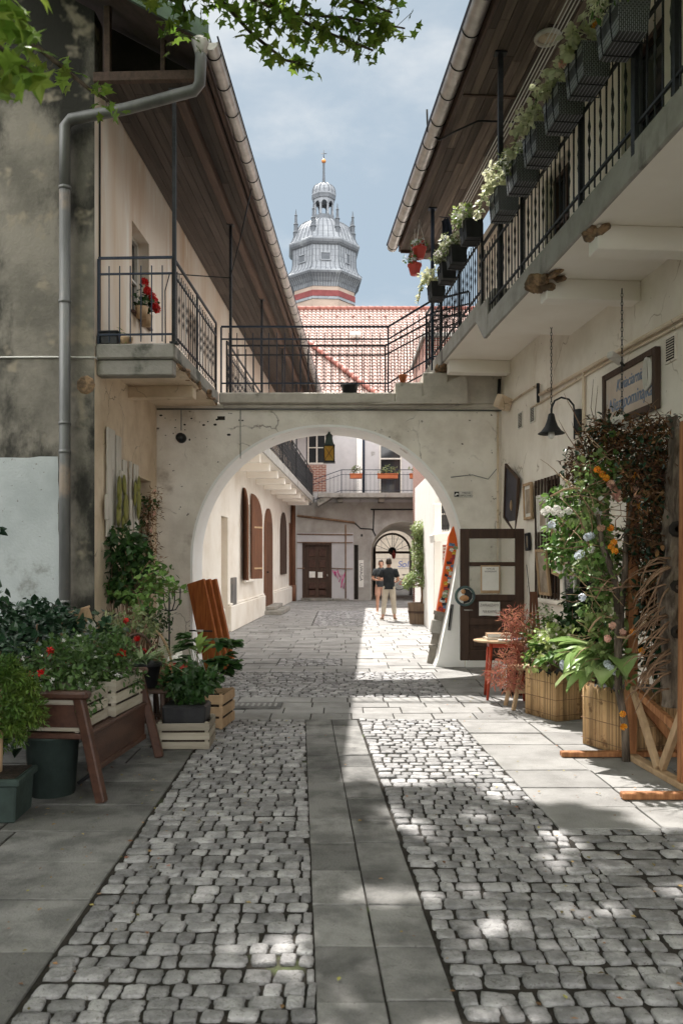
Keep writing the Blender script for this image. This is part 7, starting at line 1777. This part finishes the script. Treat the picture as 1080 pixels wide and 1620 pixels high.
while len(cen) < 1010:                                            # unseen low boughs added behind and left to darken the foreground
    if RT.random() < .12: c = V((RT.uniform(-9, 8), RT.uniform(-9.5, -5.5), RT.uniform(.6, 8)))
    else: c = V((RT.uniform(-10, -4.6), RT.uniform(-6, 5.2), RT.uniform(.8, 7)))
    if c.x > -.43 * c.y - 1.6: continue
    cen.append(c)
# gaps in the crown that let sun flecks through
gaps = [(.27, 4.03, .24, .15), (.62, 4.1, .13, .09), (-.28, 3.5, .13, .12), (-.25, 3.25, .12, .1), (-1.5, 4.4, .2, .12), (-1.25, 4.75, .14, .1), (-1.15, 5.0, .2, .1), (1.38, 4.85, .16, .2), (1.2, 4.5, .12, .14), (2.1, 5.2, .22, .14), (2.2, 4.6, .2, .1), (.62, 3.0, .16, .1), (1.25, 3.85, .22, .12),
        (-.75, 4.1, .1, .1), (.05, 4.75, .12, .07), (1.7, 3.6, .14, .1), (-.5, 4.7, .14, .08), (.9, 5.3, .14, .1), (.95, 3.35, .1, .07), (-.9, 3.2, .12, .08), (1.75, 4.1, .12, .12), (.1, 5.25, .1, .06), (.12, 3.35, .08, .08)]
def lit_gap(p):
    xs, ys = p.x + sx_ * p.z, p.y - sy_ * p.z
    return any(((xs - a) / c) ** 2 + ((ys - b) / d) ** 2 < 1.7 for a, b, c, d in gaps)
def mleaf(c, L): lf.leaf(c, rv() + V((0, 0, -.5)), V((0, 0, 1)) + rv() * .7, L, L * .95, 'maple')
for c in cen:
    r = RT.uniform(.28, .45); big = not (c.y > 2 and c.x > -5)
    for _ in range(52 if c.y > 2 else 34):
        p = c + rv() * r * (1.7 if big else 1)
        if not lit_gap(p): mleaf(p - b0, R.uniform(.14, .22) * (1.6 if big else 1))
for k in range(26):
    c = cen[k * 16]; m = V((-2.2, 3.0, 8.5)).lerp(c, .5) + V((0, 0, .5)); br.tube([V((.9, 1.8, 7.6)), m - b0, c - b0], [.06, .035, .012], 6)
# the two boughs seen in the picture
def bough(pts, Y0, Y1, dens, L, sp):
    P_ = [at(x, y, Y0 + (Y1 - Y0) * i / (len(pts) - 1)) for i, (x, y) in enumerate(pts)]
    br.tube([p - b0 for p in P_], [.02 - .015 * i / len(P_) for i in range(len(P_))], 5)
    for a, b in zip(P_[:-1], P_[1:]):
        n = int((b - a).length * dens)
        for _ in range(n):
            c = a.lerp(b, R.random()); e = c + V((R.uniform(-1, 1), R.uniform(-1, 1), R.uniform(-.9, .6))) * sp
            if R.random() < .3: br.tube([c - b0, e - b0], .003, 3)
            mleaf(e - b0, L * R.uniform(.7, 1.2))
bough([(200, -80), (330, -30), (450, 20), (560, 30), (640, 45)], 6.4, 7.6, 95, .10, .17)
bough([(240, -60), (290, 10), (300, 45)], 6.5, 6.9, 110, .10, .2)
bough([(420, 0), (500, 45), (590, 80)], 7.0, 7.4, 80, .10, .14)
bough([(330, -20), (400, 55), (450, 95), (495, 105)], 6.8, 7.2, 60, .10, .10)
bough([(480, -40), (560, 0), (620, 20)], 7.0, 7.6, 90, .10, .15)
bough([(-60, 20), (60, 75), (140, 140), (180, 165)], 4.6, 5.6, 36, .085, .10)
br.tube([V((.15, .2, 3.5)), at(-60, 20, 4.6) - b0], [.05, .02], 6); br.tube([V((.4, .8, 5.6)), at(200, -80, 6.4) - b0], [.07, .02], 6); br.tube([V((.4, .8, 5.6)), at(480, -40, 7.0) - b0], [.06, .015], 6)
# near blurred spray
for (px, py) in ((10, 10), (35, 50), (20, 90), (60, 100), (5, 130), (45, 15), (0, 60), (35, 110), (20, 40)):
    c = at(px, py, 2.3)
    for _ in range(4): mleaf(c + rv() * .05 - b0, R.uniform(.06, .095))
br.tube([V((.15, .2, 3.5)), at(-120, -20, 2.1) - b0, at(70, 130, 2.35) - b0], [.03, .012, .004], 6)
lf.build('crown', l_maple, t); br.build('branch', m_bark, t)
